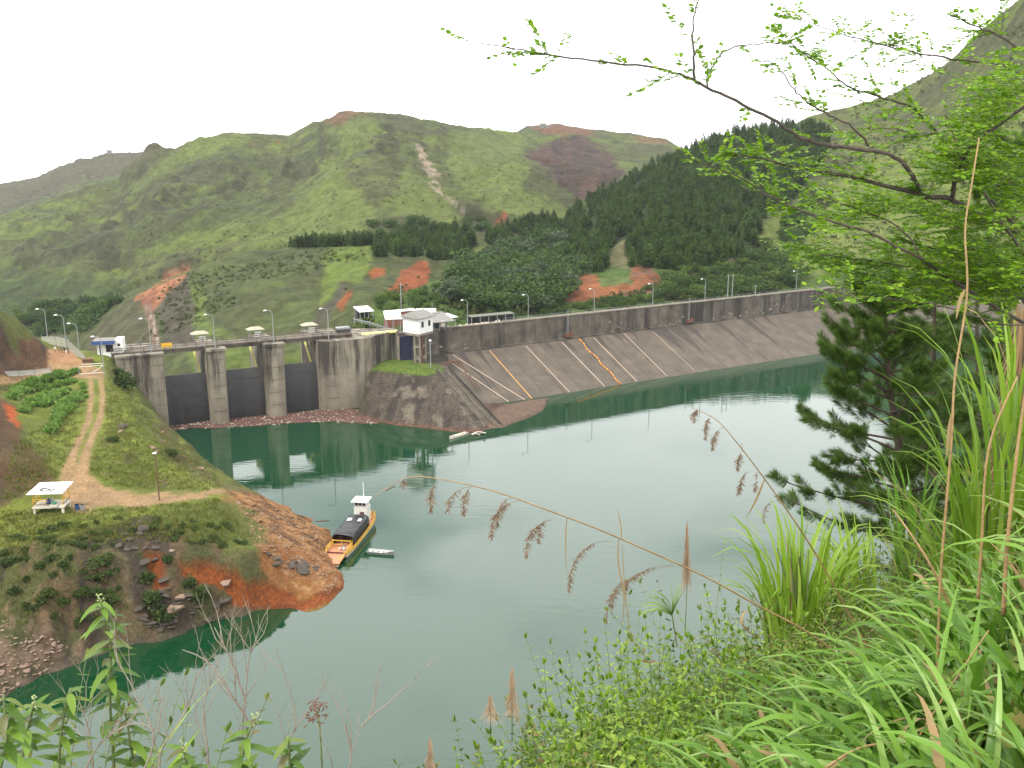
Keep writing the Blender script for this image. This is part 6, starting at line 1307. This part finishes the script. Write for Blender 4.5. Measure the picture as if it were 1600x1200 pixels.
# ferny ground plants on the slope to the right
for i in range(64):
    px_ = RU(1230, 1640); Y_ = RU(7.5, 17) if px_ > 1330 else RU(7.5, 12)
    shrub(px_, Y_, RU(.65, 1.25), 14, 12, .10, .04, 'bushy fern and weed plant covering the slope below the pines', random.choice((ML_sh2, ML_sh2, ML_sh)), 900, .6, 'ferns and weeds on the slope below the pines', 'weed_plant')
for i in range(26): shrub(RU(1660, 2300), RU(3.5, 14), RU(.6, 1.2), 12, 12, .10, .04, 'bushy weed plant on the slope beyond the right edge', ML_sh2, 900, .6, 'weeds beyond the right edge', 'weed_plant')
for i in range(8): clump(RU(1680, 2200), RU(3.5, 9), 50, 1.2, .045, 'grass clump on the slope beyond the right edge', ML_blade, (50, 88), (75, 150), .3, py=900, group='grass beyond the right edge')
# ground leaves as cover
V = []
for i in range(21000):
    px_ = RU(640, 1640) if i % 3 == 1 else RU(1200, 1640) if i % 3 else RU(1600, 2500); Y_ = RU(2.6, 9) if px_ < 1200 else RU(2.6, 19); g = gn(px_, Y_, 950)
    d = Vector((RU(-1, 1), RU(-1, 1), RU(-.1, .8))).normalized(); sv = d.orthogonal().normalized(); s = RU(.05, .13); w_ = s*.35; p = g+Vector((0, 0, RU(0, .3))); V += [p, p+d*s*.5+sv*w_, p+d*s, p+d*s*.5-sv*w_]
o = bpy.data.objects.new('ground_cover', quads('ground_cover', np.array([tuple(v) for v in V]), ML_sh2)); col.objects.link(o); tag(o, 'low leafy ground cover between the plants of the near slope', 'ground cover', kind='stuff')
# ------------------------------------------------ reeds with seed heads
def smooth(P_, n=4):
    out = []
    for i in range(len(P_)-1):
        p0, p1, p2, p3 = P_[max(i-1, 0)], P_[i], P_[i+1], P_[min(i+2, len(P_)-1)]
        for k in range(n): t = k/n; out.append(.5*((2*p1)+(p2-p0)*t+(2*p0-5*p1+4*p2-p3)*t*t+(3*p1-p0-3*p2+p3)*t**3))
    return out+[P_[-1]]
def tassel(mb, p, dx, ln, n=70, wd=.028):
    "drooping panicle: arching stalk with many small spikelets hanging from it"
    P_ = smooth([Vector(p), Vector(p)+Vector((dx*.5, RU(-.03, .03), -ln*.12)), Vector(p)+Vector((dx*.9, RU(-.03, .03), -ln*.5)), Vector(p)+Vector((dx, 0, -ln))], 5); mb.tube(P_, .0018, 3)
    for k in range(n):
        t = random.random()**.8*.72+.28; i = min(int(t*(len(P_)-1)), len(P_)-2); q = P_[i].lerp(P_[i+1], RU(0, 1)); w_ = wd*1.2*math.sin(math.pi*min(1, (t-.2)/.85))+.006
        d = Vector((RU(-1, 1)*w_, RU(-1, 1)*w_, -RU(.010, .035))); mb.beam(q, q+d, .0016, .0030)
def reed(name, pix, r0, r1, label, tass, leaves=()):
    P_ = [PY(a, b, Y) for a, b, Y in pix]; t, f = grp(name, tuple(P_[0]), label, 'reed'); S = smooth(P_, 5)
    f(MB().tube(S, [r0+(r1-r0)*i/(len(S)-1) for i in range(len(S))], 7), 'stalk', M_stalk, None, True)
    for a, b, Y, dx, ln, n in tass: mb = MB(); tassel(mb, PY(a, b, Y), dx, ln, n); f(mb, 'seed_head', M_seed)
    for pp, w_ in leaves:
        Q = smooth([PY(a, b, Y) for a, b, Y in pp], 5); mb = MB(); n = len(Q)
        vs = []
        for i, q in enumerate(Q):
            ww = w_*math.sin(math.pi*(.12+.88*i/(n-1)))*.5+.0006; vs += [q-Vector((ww, 0, 0)), q+Vector((ww, .003, 0))]
        mb.add(vs, [(2*i, 2*i+1, 2*i+3, 2*i+2) for i in range(n-1)]); f(mb, 'leaf', ML_dryb)
reed('long_reed', [(1330, 1040, 6.6), (1262, 988, 6.5), (1180, 944, 6.4), (1100, 900, 6.3), (1000, 855, 6.2), (930, 825, 6.1), (850, 795, 6.0), (780, 770, 5.95), (720, 755, 5.9), (660, 745, 5.9), (625, 750, 5.9), (585, 776, 5.9)], .0078, .0018,
     'very long thin reed arching left across the water with drooping brown seed heads',
     [(632, 748, 5.9, -.012, .06, 30), (684, 752, 5.9, -.05, .20, 90), (733, 760, 5.9, -.14, .17, 60), (738, 761, 5.9, -.06, .18, 80), (800, 778, 5.95, -.10, .20, 80), (815, 782, 5.95, -.20, .26, 110), (862, 812, 6.0, -.17, .26, 120), (856, 812, 6, -.06, .15, 60), (955, 845, 6.1, -.28, .36, 150), (1050, 882, 6.2, -.32, .20, 90), (1052, 884, 6.2, -.46, .42, 120), (980, 905, 6.2, -.10, .25, 60)],
     [(((886, 808, 6.05), (884, 840, 6.05), (885, 895, 6.05)), .008), (((967, 842, 6.1), (966, 880, 6.1), (975, 930, 6.1), (972, 985, 6.1)), .010), (((971, 842, 6.1), (970, 820, 6.1), (964, 795, 6.1)), .008), (((972, 850, 6.1), (978, 940, 6.1), (988, 1010, 6.1)), .006), (((1190, 950, 6.4), (1165, 955, 6.2), (1160, 975, 6.1), (1185, 995, 6.2), (1250, 1003, 6.3)), .018)])
reed('leaning_reed', [(1360, 1020, 8), (1328, 962, 8), (1280, 875, 7.9), (1240, 812, 7.8), (1190, 742, 7.7), (1150, 690, 7.6), (1118, 655, 7.6), (1078, 636, 7.6)], .010, .002, 'reed leaning up left beside the tall cane clump with purple brown seed heads',
     [(1092, 638, 7.6, -.04, .11, 80), (1112, 650, 7.6, -.04, .19, 100), (1130, 668, 7.6, -.08, .18, 100), (1158, 705, 7.65, -.02, .16, 110), (1172, 737, 7.7, -.09, .19, 110), (1186, 738, 7.7, -.03, .16, 60), (1210, 783, 7.8, -.08, .2, 40)],
     [(((1195, 748, 7.7), (1182, 780, 7.7), (1165, 812, 7.7)), .02), (((1160, 706, 7.65), (1158, 690, 7.65)), .006)])
for pix, r0, lab, lv in (([(1463, 1090, 5.2), (1470, 900, 5.2), (1486, 700, 5.2), (1492, 590, 5.2), (1511, 460, 5.2), (1508, 360, 5.2), (1518, 290, 5.2), (1530, 215, 5.2)], .0085, 'tallest straight red brown cane stalk rising into the leafy branches', [(((1508, 452, 5.2), (1500, 470, 5.2), (1494, 500, 5.2)), .022), (((1490, 640, 5.2), (1484, 670, 5.2), (1478, 720, 5.2)), .025)]),
                         ([(1528, 940, 5.6), (1534, 850, 5.6), (1545, 700, 5.6), (1590, 588, 5.6)], .011, 'orange brown cane stalk leaning right at the right edge', []), ([(1568, 960, 5.0), (1574, 850, 5.0), (1590, 700, 5.0), (1604, 600, 5)], .014, 'thick pale cane stalk nearest the right edge', []),
                         ([(1490, 960, 5.4), (1455, 885, 5.4), (1420, 830, 5.5), (1395, 796, 5.6)], .010, 'short slanted cane stalk crossing below the fan leaves', []), ([(1380, 1230, 3.9), (1430, 1160, 3.9), (1455, 1120, 3.9), (1500, 1050, 3.9), (1545, 985, 3.9)], .006, 'thin red stalk lying among the arching grass at lower right', []),
                         ([(1290, 1200, 3.4), (1340, 1170, 3.4), (1400, 1160, 3.4), (1450, 1165, 3.4), (1490, 1180, 3.4)], .006, 'bent yellow stalk lying over the arching grass at the bottom', [])):
    reed('cane_stalk', pix, r0, r0*.45, lab, [], lv)
# feather plume and fan leaf
def plume(px, y0, y1, Y, wd, lab, n=420, m=M_plume, stem=60):
    A_, B_ = PY(px, y0, Y), PY(px, y1, Y); t, f = grp('feather_plume', tuple(B_), lab, 'plume'); mb = MB()
    f(MB().tube([B_-Vector((0, 0, stem/1500*Y)), B_, A_], [.004, .003, .001], 5), 'stem', M_stem)
    L_ = (A_-B_).length
    for k in range(n):
        u = random.random(); p = A_.lerp(B_, u); an = RU(0, 6.28); r = wd*(.15+.85*u)*RU(.4, 1.1); l = L_*RU(.15, .38)
        q = p+Vector((math.cos(an)*r, math.sin(an)*r*.6, -l)); mb.tube([p, p.lerp(q, .5)+Vector((math.cos(an)*r*.25, 0, 0)), q], [.0014, .0012, .0006], 3, cap=False)
    f(mb, 'plume', m)
plume(1074, 812, 905, 7.2, .060, 'tall brown feathery plume standing above the shrubs right of the fan leaf', 280, mat('brown_plume', (.42, .28, .18), .9, .3, 10, .1), 100)
plume(800, 1040, 1110, 6.0, .08, 'pale feathery plume above the left end of the bottom shrubs', 300); plume(766, 1085, 1120, 5.8, .09, 'short pinkish plume left of the pale feathery plume', 200); plume(672, 1150, 1215, 5, .07, 'small pale plume at the bottom edge left of the shrubs', 260)
b_ = PY(1050, 962, 7.4); t, f = grp('fan_leaf', tuple(b_), 'green fan leaf on a thin stem between the long reed and the shrubs', 'leaf'); f(MB().tube([PY(1058, 1010, 7.4), b_], .006, 5), 'stem', M_stem); fb = FB()
for k in range(13): a = R(150-k*6.5); fb.blade(b_, math.pi if math.cos(a) < 0 else 0, a if a < math.pi/2 else math.pi-a, RU(.26, .38), .034, R(RU(40, 150)) if a > R(95) else R(15), seg=7)
fb.v = [v-b_ for v in fb.v]; fb.build('blades', ML_cane, t)
# ------------------------------------------------ bottom left plants
def tall_leafy(P_, nl, ll, lw, label, flower=False, m=ML_sh):
    P_ = [PY(a, b, Y) for a, b, Y in P_]; t, f = grp('leafy_weed', tuple(P_[0]), label, 'weed'); S = smooth(P_, 6); f(MB().tube(S, [.006-.003*i/len(S) for i in range(len(S))], 6), 'stem', M_stem, None, True); fb = FB()
    for k in range(nl):
        i = int((.25+.75*k/nl)*(len(S)-1)); d = (S[min(i+1, len(S)-1)]-S[i-1]).normalized(); an = k*2.4+RU(-.5, .5); e_ = Vector((math.cos(an), math.sin(an)*.8, RU(-.35, .5))); s_ = RU(.7, 1.15)*(1-.35*(k/nl)); fb.leaf(S[i], e_, Vector((0, 0, 1)), ll*s_, lw*s_, 5, RU(.1, .55))
    fb.v = [v-P_[0] for v in fb.v]; fb.build('leaves', m, t)
    if flower:
        mb = MB(); 
        for k in range(14): q = P_[-1]+Vector((RU(-.012, .012), RU(-.012, .012), RU(-.03, .015))); mb.box(q, (.0045, .0045, .003), RU(0, 3))
        f(mb, 'flowers', mat('white_petal', (.30, .34, .14), .7, .1, 5, 0))
ML_bl2 = leafmat('weed_leaf', [(.05, .10, .015), (.10, .19, .022), (.17, .28, .035), (.13, .13, .05)], .4, .42)
for P_, nl, fl, lab in (([(182, 1260, 2.9), (172, 1100, 2.9), (172, 1000, 2.9), (156, 935, 2.9)], 22, True, 'tall leafy weed with small white flowers on top at lower left'), ([(90, 1260, 2.8), (95, 1150, 2.8), (110, 1075, 2.8)], 16, False, 'leafy weed left of the tall flowering weed'), ([(30, 1220, 2.6), (40, 1150, 2.6), (55, 1095, 2.6)], 14, True, 'leafy weed with pale flower cluster near the left edge'),
                        ([(215, 1250, 2.9), (205, 1170, 2.9), (195, 1110, 2.9)], 12, False, 'reddish stemmed weed right of the tall flowering weed'), ([(0, 1200, 2.4), (10, 1150, 2.4), (5, 1085, 2.4)], 14, False, 'leafy weed cut by the left edge'), ([(375, 1270, 2.7), (378, 1180, 2.7), (400, 1118, 2.7)], 10, True, 'drooping star shaped weed beside the bare twigs'),
                        ([(470, 1280, 2.6), (455, 1210, 2.6), (450, 1150, 2.6)], 14, False, 'pale leaf rosette at the bottom right of the bare twigs'), ([(290, 1250, 2.8), (295, 1210, 2.8), (285, 1165, 2.8)], 10, True, 'small weed at the bottom between the bare twigs')):
    tall_leafy(P_, int(nl*1.6), .115, .037, lab, fl, ML_bl2)
for i in range(34): shrub(RU(-60, 230), RU(2.7, 3.6), RU(1.15, 1.7), 7, 24, .07, .026, 'small leafy herb at the bottom left corner', random.choice((ML_sh, ML_sh2, ML_bl2)), 1150, 1.15, 'leafy herbs at the bottom left corner', 'herb')
for i, (px_, Y_, az_, L_) in enumerate(((-20, 2.4, .2, 1.5), (40, 2.5, .1, 1.4), (120, 2.6, .3, 1.2), (330, 2.8, .2, 1.0), (500, 2.8, .15, .95), (560, 2.9, .1, .85))):
    clump(px_, Y_, 16 if i < 3 else 6, L_, .055 if i < 3 else .026, ('long green grass blades leaning right at the bottom left corner', 'grass blades left of the bare twigs at bottom left', 'arching grass blades under the flowering weed', 'few thin grass blades under the bare twigs', 'single arching grass tuft at the bottom right of the twigs', 'last grass tuft right of the twigs at the bottom')[i], ML_cane, (50, 80), (50, 100), .15, py=1200, azc=az_, azw=.9, z=.2)
def twig(P_, r, label, forks=10, name='bare_twig', ln=.28):
    P_ = [PY(a, b, Y) for a, b, Y in P_]; t, f = grp(name, tuple(P_[0]), label, 'twig'); S = smooth(P_, 5); f(MB().tube(S, [r*(1-.75*i/len(S)) for i in range(len(S))], 5), 'stem', M_twig); mb = MB()
    for k in range(forks):
        i = random.randint(len(S)//4, len(S)-2); d = (S[i+1]-S[i]).normalized(); p = S[i]; d = (d+Vector((RU(-1, 1), RU(-.4, .4), RU(-.1, .5)))*.8).normalized(); L_ = ln*RU(.4, 1); Q = [p]
        for j in range(4): d = (d+Vector((RU(-.3, .3), RU(-.2, .2), RU(-.05, .35)))).normalized(); Q.append(Q[-1]+d*L_/4)
        mb.tube(Q, [r*.45, r*.4, r*.3, r*.22, r*.12], 4)
        for j in (2, 3): dd = (d+Vector((RU(-1, 1), RU(-.5, .5), RU(-.2, .8)))).normalized(); mb.tube([Q[j], Q[j]+dd*L_*.3], [r*.25, r*.1], 3)
    f(mb, 'side_twigs', M_twig)
for i, (P_, n) in enumerate((([(372, 1260, 2.9), (378, 1150, 2.9), (386, 1060, 2.9), (392, 1010, 2.9)], 9), ([(385, 1100, 2.9), (360, 1030, 2.9), (335, 980, 2.9)], 5), ([(330, 1260, 2.8), (325, 1180, 2.8), (318, 1110, 2.8), (332, 1060, 2.8)], 8), ([(200, 1250, 2.8), (240, 1160, 2.8), (215, 1090, 2.8), (188, 1040, 2.8)], 7), ([(260, 1250, 2.8), (250, 1180, 2.8), (290, 1110, 2.8), (305, 1060, 2.8)], 8),
                     ([(420, 1260, 2.8), (440, 1180, 2.8), (462, 1120, 2.8), (430, 1010, 2.8)], 5), ([(520, 1250, 2.7), (548, 1190, 2.7), (535, 1120, 2.7)], 5), ([(390, 1130, 2.9), (330, 1040, 2.9), (285, 1015, 2.9)], 5), ([(565, 1135, 2.8), (585, 1115, 2.8), (612, 1095, 2.8)], 3), ([(120, 1250, 2.8), (150, 1170, 2.8), (210, 1130, 2.8), (260, 1150, 2.8)], 6), ([(150, 1260, 3), (140, 1150, 3), (118, 1080, 3)], 6))):
    twig(P_, .0042, ('tallest pale bare twig at lower left, forked at the top', 'bare side branch leaning left from the tallest twig', 'thin bare twig left of the tallest one', 'bare twig leaning left beside the flowering weed', 'curved bare twig in the middle of the lower left', 'long thin twig arching up to the right of the tallest one', 'short bare twig at the bottom right of the twigs', 'pale branch reaching far left over the water', 'small forked dark twig over the water, rightmost', 'low twig crossing in front of the flowering weed', 'bare twig among the leafy weeds at lower left')[i], n)
mb = MB(); B0 = PY(495, 1110, 2.7)
for k in range(50): q = B0+Vector((RU(-.03, .03), RU(-.02, .02), RU(-.05, .03))); mb.beam(q, q+Vector((RU(-.02, .02), RU(-.01, .01), RU(-.01, .02))), .003)
t, f = grp('seed_weed', tuple(PY(505, 1230, 2.7)), 'weed with rusty brown seed head at the right of the bare twigs', 'weed'); f(mb, 'seed_head', M_rust); f(MB().tube([PY(505, 1230, 2.7), PY(500, 1140, 2.7), B0], .003, 4), 'stem', M_stem)

# ================================================================ PINES ON THE NEAR SLOPE
def big_pine(px, Y, ytop, label, nb=34, wid=1.9, seed=1, low=.12, dens=1.0, lean=0, r0=.11, bias=0):
    rr = random.Random(seed); g = gn(px, Y, 800); top = PY(px+lean, ytop, Y); H_ = top.z-g.z; t = empty('near_pine', g, 0, label, 'pine tree')
    tr = [Vector((0, 0, -.4)), Vector((.04, 0, H_*.35)), Vector(((top.x-g.x)*.6, 0, H_*.7)), Vector((top.x-g.x, 0, H_*.98))]; S = smooth(tr, 5)
    MB().tube(S, [r0*(1-.85*i/len(S)) for i in range(len(S))], 8).build('trunk', M_bark, t, True); mb = MB(); fb = FB()
    def tuft(p, d, L_=.36, n=300):
        d = d.normalized(); n = int(n*dens)
        for k in range(n):
            u = rr.random(); q = p-d*(L_*.9*u); v = Vector((rr.gauss(0, 1), rr.gauss(0, 1), rr.gauss(0, 1))); v -= d*v.dot(d); v = v.normalized() if v.length > 1e-6 else d.orthogonal(); nd = (v*(.55+.55*u)+d*(1.1-.75*u)+Vector((0, 0, .05))).normalized(); fb.quad(q, nd, nd.cross(v+Vector((.01, .02, .9))).normalized(), rr.uniform(.13, .20), .0075)
    for k in range(nb):
        u = low+(1-low)*(k+rr.random())/nb; z = H_*u; base = S[min(int(u*(len(S)-1)), len(S)-1)].copy(); base.z = z; an = k*2.4+rr.uniform(-.5, .5); L_ = wid*(1-u)**.65*rr.uniform(.65, 1.1)+.25; L_ *= 1+bias*(-math.cos(an))
        d = Vector((math.cos(an), math.sin(an), rr.uniform(-.15, .25)+u*.5)).normalized(); P_ = [base]
        for j in range(6): d = (d+Vector((rr.uniform(-.12, .12), rr.uniform(-.12, .12), .06 if j > 2 else -.02))).normalized(); P_.append(P_[-1]+d*L_/6)
        mb.tube(P_, [.022*(1-.75*j/6)+.004 for j in range(7)], 5); tuft(P_[-1], d)
        for j in range(2, 6):
            for sg in (-1, 1, 1.5):
                if rr.random() < .62: 
                    dd = (d+Vector((-d.y*sg, d.x*sg, rr.uniform(-.1, .5)))*rr.uniform(.6, 1.1)).normalized(); e_ = P_[j]+dd*rr.uniform(.22, .55)*min(1, L_); mb.tube([P_[j], e_], [.008, .004], 4); tuft(e_, (dd+Vector((0, 0, .45))))
    tuft(S[-1], Vector((0, 0, 1))); mb.build('branches', M_bark, t); fb.build('needles', ML_need, t, smooth=False)
big_pine(1405, 17, 428, 'dark pine with bottlebrush needles standing over the water, nearest of the pines', 60, 2.45, 3, .18, 1.0, -25, bias=.15)
big_pine(1462, 21, 440, 'second dark pine directly right of the nearest pine', 36, 1.8, 5, .15, .8)
big_pine(1578, 19, 215, 'tall dark pine at the right edge behind the leafy branches', 44, 2.1, 8, .2, .8, r0=.16)
big_pine(1530, 27, 300, 'thin dark pine seen through the leafy branches at right', 34, 2.2, 9, .2, .7)
# dead straw column under the leafy tree
g = gn(1560, 13, 800); A_ = PY(1556, 470, 13); t = empty('straw_column', g, 0, 'tan column of hanging dead straw beneath the leafy branches at right', 'dead plant'); H_ = A_.z-g.z; fb = FB()
for k in range(520):
    an = RU(0, 6.28); u = RU(.15, 1); p = Vector((math.cos(an)*.14*(1.2-u*.6), math.sin(an)*.14*(1.2-u*.6), H_*u)); fb.blade(p, an, R(RU(-88, -70)), RU(.3, .8), .02, R(RU(-5, 5)), 3)
fb.build('dead_fronds', ML_dryb, t); MB().tube([(0, 0, -.2), (0, 0, H_)], [.13, .08], 8).build('trunk', M_twig, t)

# ================================================================ LEAFY TREE REACHING IN FROM THE RIGHT
LIMBS = [ # (pixel polyline with depth), base radius, tip radius, leaf start, density
 ([(1437, 303, 7.2), (1426, 275, 7.1), (1400, 246, 7.0), (1355, 235, 6.9), (1300, 228, 6.8), (1250, 215, 6.7), (1215, 190, 6.6), (1160, 163, 6.5), (1105, 137, 6.4), (1085, 125, 6.35), (1040, 110, 6.3), (960, 98, 6.2), (880, 90, 6.15), (830, 80, 6.1), (775, 72, 6.05), (725, 62, 6.0)], .021, .0022, .5, .5),
 ([(1760, 440, 8.2), (1680, 402, 8.0), (1600, 367, 7.8), (1560, 350, 7.6), (1520, 330, 7.5), (1487, 312, 7.4), (1437, 304, 7.2), (1360, 285, 7.1), (1310, 272, 7.0), (1250, 262, 6.9), (1180, 246, 6.8), (1130, 240, 6.7)], .042, .003, .5, .8),
 ([(1487, 312, 7.4), (1492, 280, 7.3), (1508, 242, 7.2), (1535, 215, 7.1), (1565, 192, 7.0), (1610, 160, 6.9), (1660, 130, 6.9)], .017, .010, .2, .7),
 ([(1720, 560, 7.4), (1640, 525, 7.2), (1540, 470, 7.0), (1480, 432, 6.9), (1440, 405, 6.8), (1400, 385, 6.7), (1355, 361, 6.6), (1310, 350, 6.6), (1260, 332, 6.5), (1210, 310, 6.5), (1150, 275, 6.4), (1105, 258, 6.4), (1075, 245, 6.4)], .019, .002, .62, .6),
 ([(1600, 368, 7.8), (1580, 345, 7.8), (1550, 315, 7.8), (1500, 255, 7.7), (1470, 215, 7.7), (1440, 180, 7.6), (1420, 165, 7.6), (1370, 150, 7.5), (1325, 135, 7.4), (1290, 105, 7.4), (1250, 80, 7.3), (1210, 42, 7.3)], .018, .002, .45, .75),
 ([(1357, 228, 6.9), (1333, 198, 6.8), (1297, 180, 6.8), (1267, 163, 6.7), (1245, 145, 6.7), (1220, 110, 6.6), (1190, 90, 6.6)], .010, .002, .3, .7),
 ([(1085, 125, 6.35), (1084, 90, 6.3), (1082, 55, 6.3), (1086, 20, 6.3), (1096, -15, 6.3)], .009, .003, .2, .7),
 ([(1105, 137, 6.4), (1110, 112, 6.4), (1130, 82, 6.4), (1165, 70, 6.4), (1215, 68, 6.4), (1270, 72, 6.4)], .007, .0018, .45, .8),
 ([(1680, 150, 8), (1600, 118, 7.8), (1560, 100, 7.7), (1500, 94, 7.6), (1430, 82, 7.5), (1370, 68, 7.4), (1300, 48, 7.3), (1225, 22, 7.2)], .013, .002, .35, .9),
 ([(1680, 110, 7), (1600, 78, 6.9), (1560, 55, 6.9), (1520, 40, 6.9), (1480, 20, 6.8)], .010, .003, .2, .9),
 ([(1660, 520, 7.0), (1600, 398, 7.0), (1560, 340, 7.0), (1530, 290, 7.0), (1505, 255, 7.0), (1480, 180, 7.0)], .014, .004, .5, .5),
 ([(1437, 304, 7.2), (1470, 330, 7.3), (1500, 360, 7.4)], .006, .002, .1, .9),
 ([(1660, 480, 7.6), (1600, 460, 7.5), (1530, 450, 7.4), (1450, 425, 7.3), (1380, 410, 7.2), (1300, 400, 7.1), (1235, 385, 7.0)], .012, .002, .2, 1.1),
 ([(1440, 405, 6.8), (1410, 360, 6.8), (1350, 330, 6.8), (1290, 310, 6.7), (1235, 290, 6.7)], .008, .0018, .3, .8),
 ([(1700, 640, 8.5), (1620, 500, 8.2), (1560, 430, 8.0), (1490, 400, 7.9), (1400, 372, 7.8)], .022, .003, .3, 1.1),
 ([(1680, 460, 6.6), (1600, 507, 6.5), (1540, 498, 6.5), (1470, 478, 6.4), (1400, 468, 6.4), (1330, 462, 6.3), (1280, 455, 6.3)], .008, .002, .4, .55),
 ([(1600, 240, 7.6), (1560, 225, 7.5), (1500, 205, 7.4), (1440, 210, 7.3), (1390, 200, 7.2), (1330, 205, 7.1)], .009, .002, .2, 1.0),
 ([(1620, 300, 8.2), (1560, 290, 8.1), (1500, 270, 8.0), (1430, 262, 7.9)], .010, .002, .1, 1.2)]
base = gn(1790, 9.0, 700); tr_top = PY(1760, 440, 8.2)
lt = empty('leafy_tree', base, 0, 'tree with fine bright green leaves whose dark branches reach in from the right', 'tree')
fb = FB(); tw = MB()
def oz(v): return v-base
MB().tube([oz(p) for p in smooth([base-Vector((0, 0, .4)), base.lerp(tr_top, .5)+Vector((.15, 0, 0)), tr_top, PY(1720, 250, 8.2), PY(1680, 130, 8)], 5)], [.10-.0035*i for i in range(21)], 9).build('trunk', M_limb, lt, True)
def spray(p, d, L_, n):
    "leafy twig: rows of small leaflets on both sides, held rather flat"
    d = d.normalized(); P_ = [p]; 
    for j in range(5): d = (d+Vector((RU(-.25, .25), RU(-.25, .25), RU(-.16, .12)))).normalized(); P_.append(P_[-1]+d*L_/5)
    tw.tube([oz(q) for q in P_], [.0022, .002, .0016, .0013, .001, .0007], 3)
    sv = d.cross(Vector((0, 0, 1))); sv = sv.normalized() if sv.length > .1 else Vector((1, 0, 0))
    for k in range(n):
        t_ = (k+.5)/n*.92+.08; i = min(int(t_*5), 4); q = P_[i].lerp(P_[i+1], t_*5-i); sg = 1 if k % 2 else -1
        ld = (sv*sg*RU(.6, 1)+d*RU(.2, .7)+Vector((0, 0, RU(-.35, .3)))).normalized(); up = Vector((RU(-.7, .7), RU(-.7, .7), 1)); s_ = RU(.026, .046)
        fb.quad(oz(q), ld, ld.cross(up).normalized(), s_*1.25, s_*.8)
for P_, r0, r1, ls, den in LIMBS:
    S = smooth([PY(*p) for p in P_], 5); n = len(S); jit = [s_+Vector((RU(-1, 1), RU(-1, 1), RU(-1, 1)))*.006 for s_ in S]; jit[0] = S[0]
    MB().tube([oz(q) for q in jit], [r0*.7*(1-i/(n-1))**.8+r1*.8 for i in range(n)], 6).build('limb', M_limb, lt, True)
    Ltot = sum((S[i+1]-S[i]).length for i in range(n-1)); cnt = int(Ltot*18*den*(1-ls*.4))
    for k in range(cnt):
        u = ls+(1-ls)*random.random() if random.random() < .8 else RU(.15, 1); i = min(int(u*(n-1)), n-2); d = (S[i+1]-S[i]).normalized(); p = S[i].lerp(S[i+1], RU(0, 1))
        sd_ = Vector((RU(-1, 1), RU(-1, 1), RU(-.6, .8))); L_ = RU(.10, .36)*(1-.45*max(0, u-.6)/.4)
        spray(p, d*.7+sd_*.8, L_, int(L_*62)+4)
# dense inner foliage
DENSE = [(1340, 330), (1400, 290), (1460, 300), (1500, 200), (1560, 120), (1640, 80), (1640, 490), (1560, 480), (1440, 470), (1380, 420), (1300, 420), (1260, 380)]
D2 = [(1180, 255), (1300, 200), (1450, 160), (1640, 60), (1640, 300), (1400, 330), (1250, 300)]
for poly, cnt in ((DENSE, 860), (D2, 90), ([(1300, 150), (1430, 100), (1620, 90), (1620, 200), (1450, 200)], 40), ([(1290, 330), (1640, 330), (1640, 480), (1350, 470), (1270, 400)], 260)):
    A_ = np.random.uniform((1150, 50), (1640, 500), (cnt*8, 2)); A_ = A_[poly_sd(A_[:, 0], A_[:, 1], poly) > 0]; kk = 0
    for a, b in A_:
        if fbm(a/45, b/28, 3, 77) < .46: continue
        p = PY(a, b, RU(6.6, 9.0)); spray(p, Vector((-1, RU(-.8, .8), RU(-.2, .45))), RU(.18, .42), 20); kk += 1
        if kk >= cnt: break
fb.build('leaves', ML_tree, lt, smooth=False); tw.build('twigs', M_limb, lt)

# ================================================================ HAZE
m = bpy.data.materials.new('thin_haze'); m.use_nodes = True; tt = m.node_tree; tt.nodes.remove(tt.nodes['Principled BSDF']); pv = tt.nodes.new('ShaderNodeVolumePrincipled')
pv.inputs['Color'].default_value = (.82, .88, .95, 1); pv.inputs['Density'].default_value = .00007; pv.inputs['Anisotropy'].default_value = .2
tt.links.new(pv.outputs[0], tt.nodes['Material Output'].inputs['Volume'])
mb = MB(); mb.add([(x, y, z) for z in (-60, 330) for x, y in ((-2150, -25), (2150, -25), (2150, 2650), (-2150, 2650))], [(3, 2, 1, 0), (4, 5, 6, 7), (0, 1, 5, 4), (1, 2, 6, 5), (2, 3, 7, 6), (3, 0, 4, 7)])
tag(mb.build('haze', m), kind='stuff')
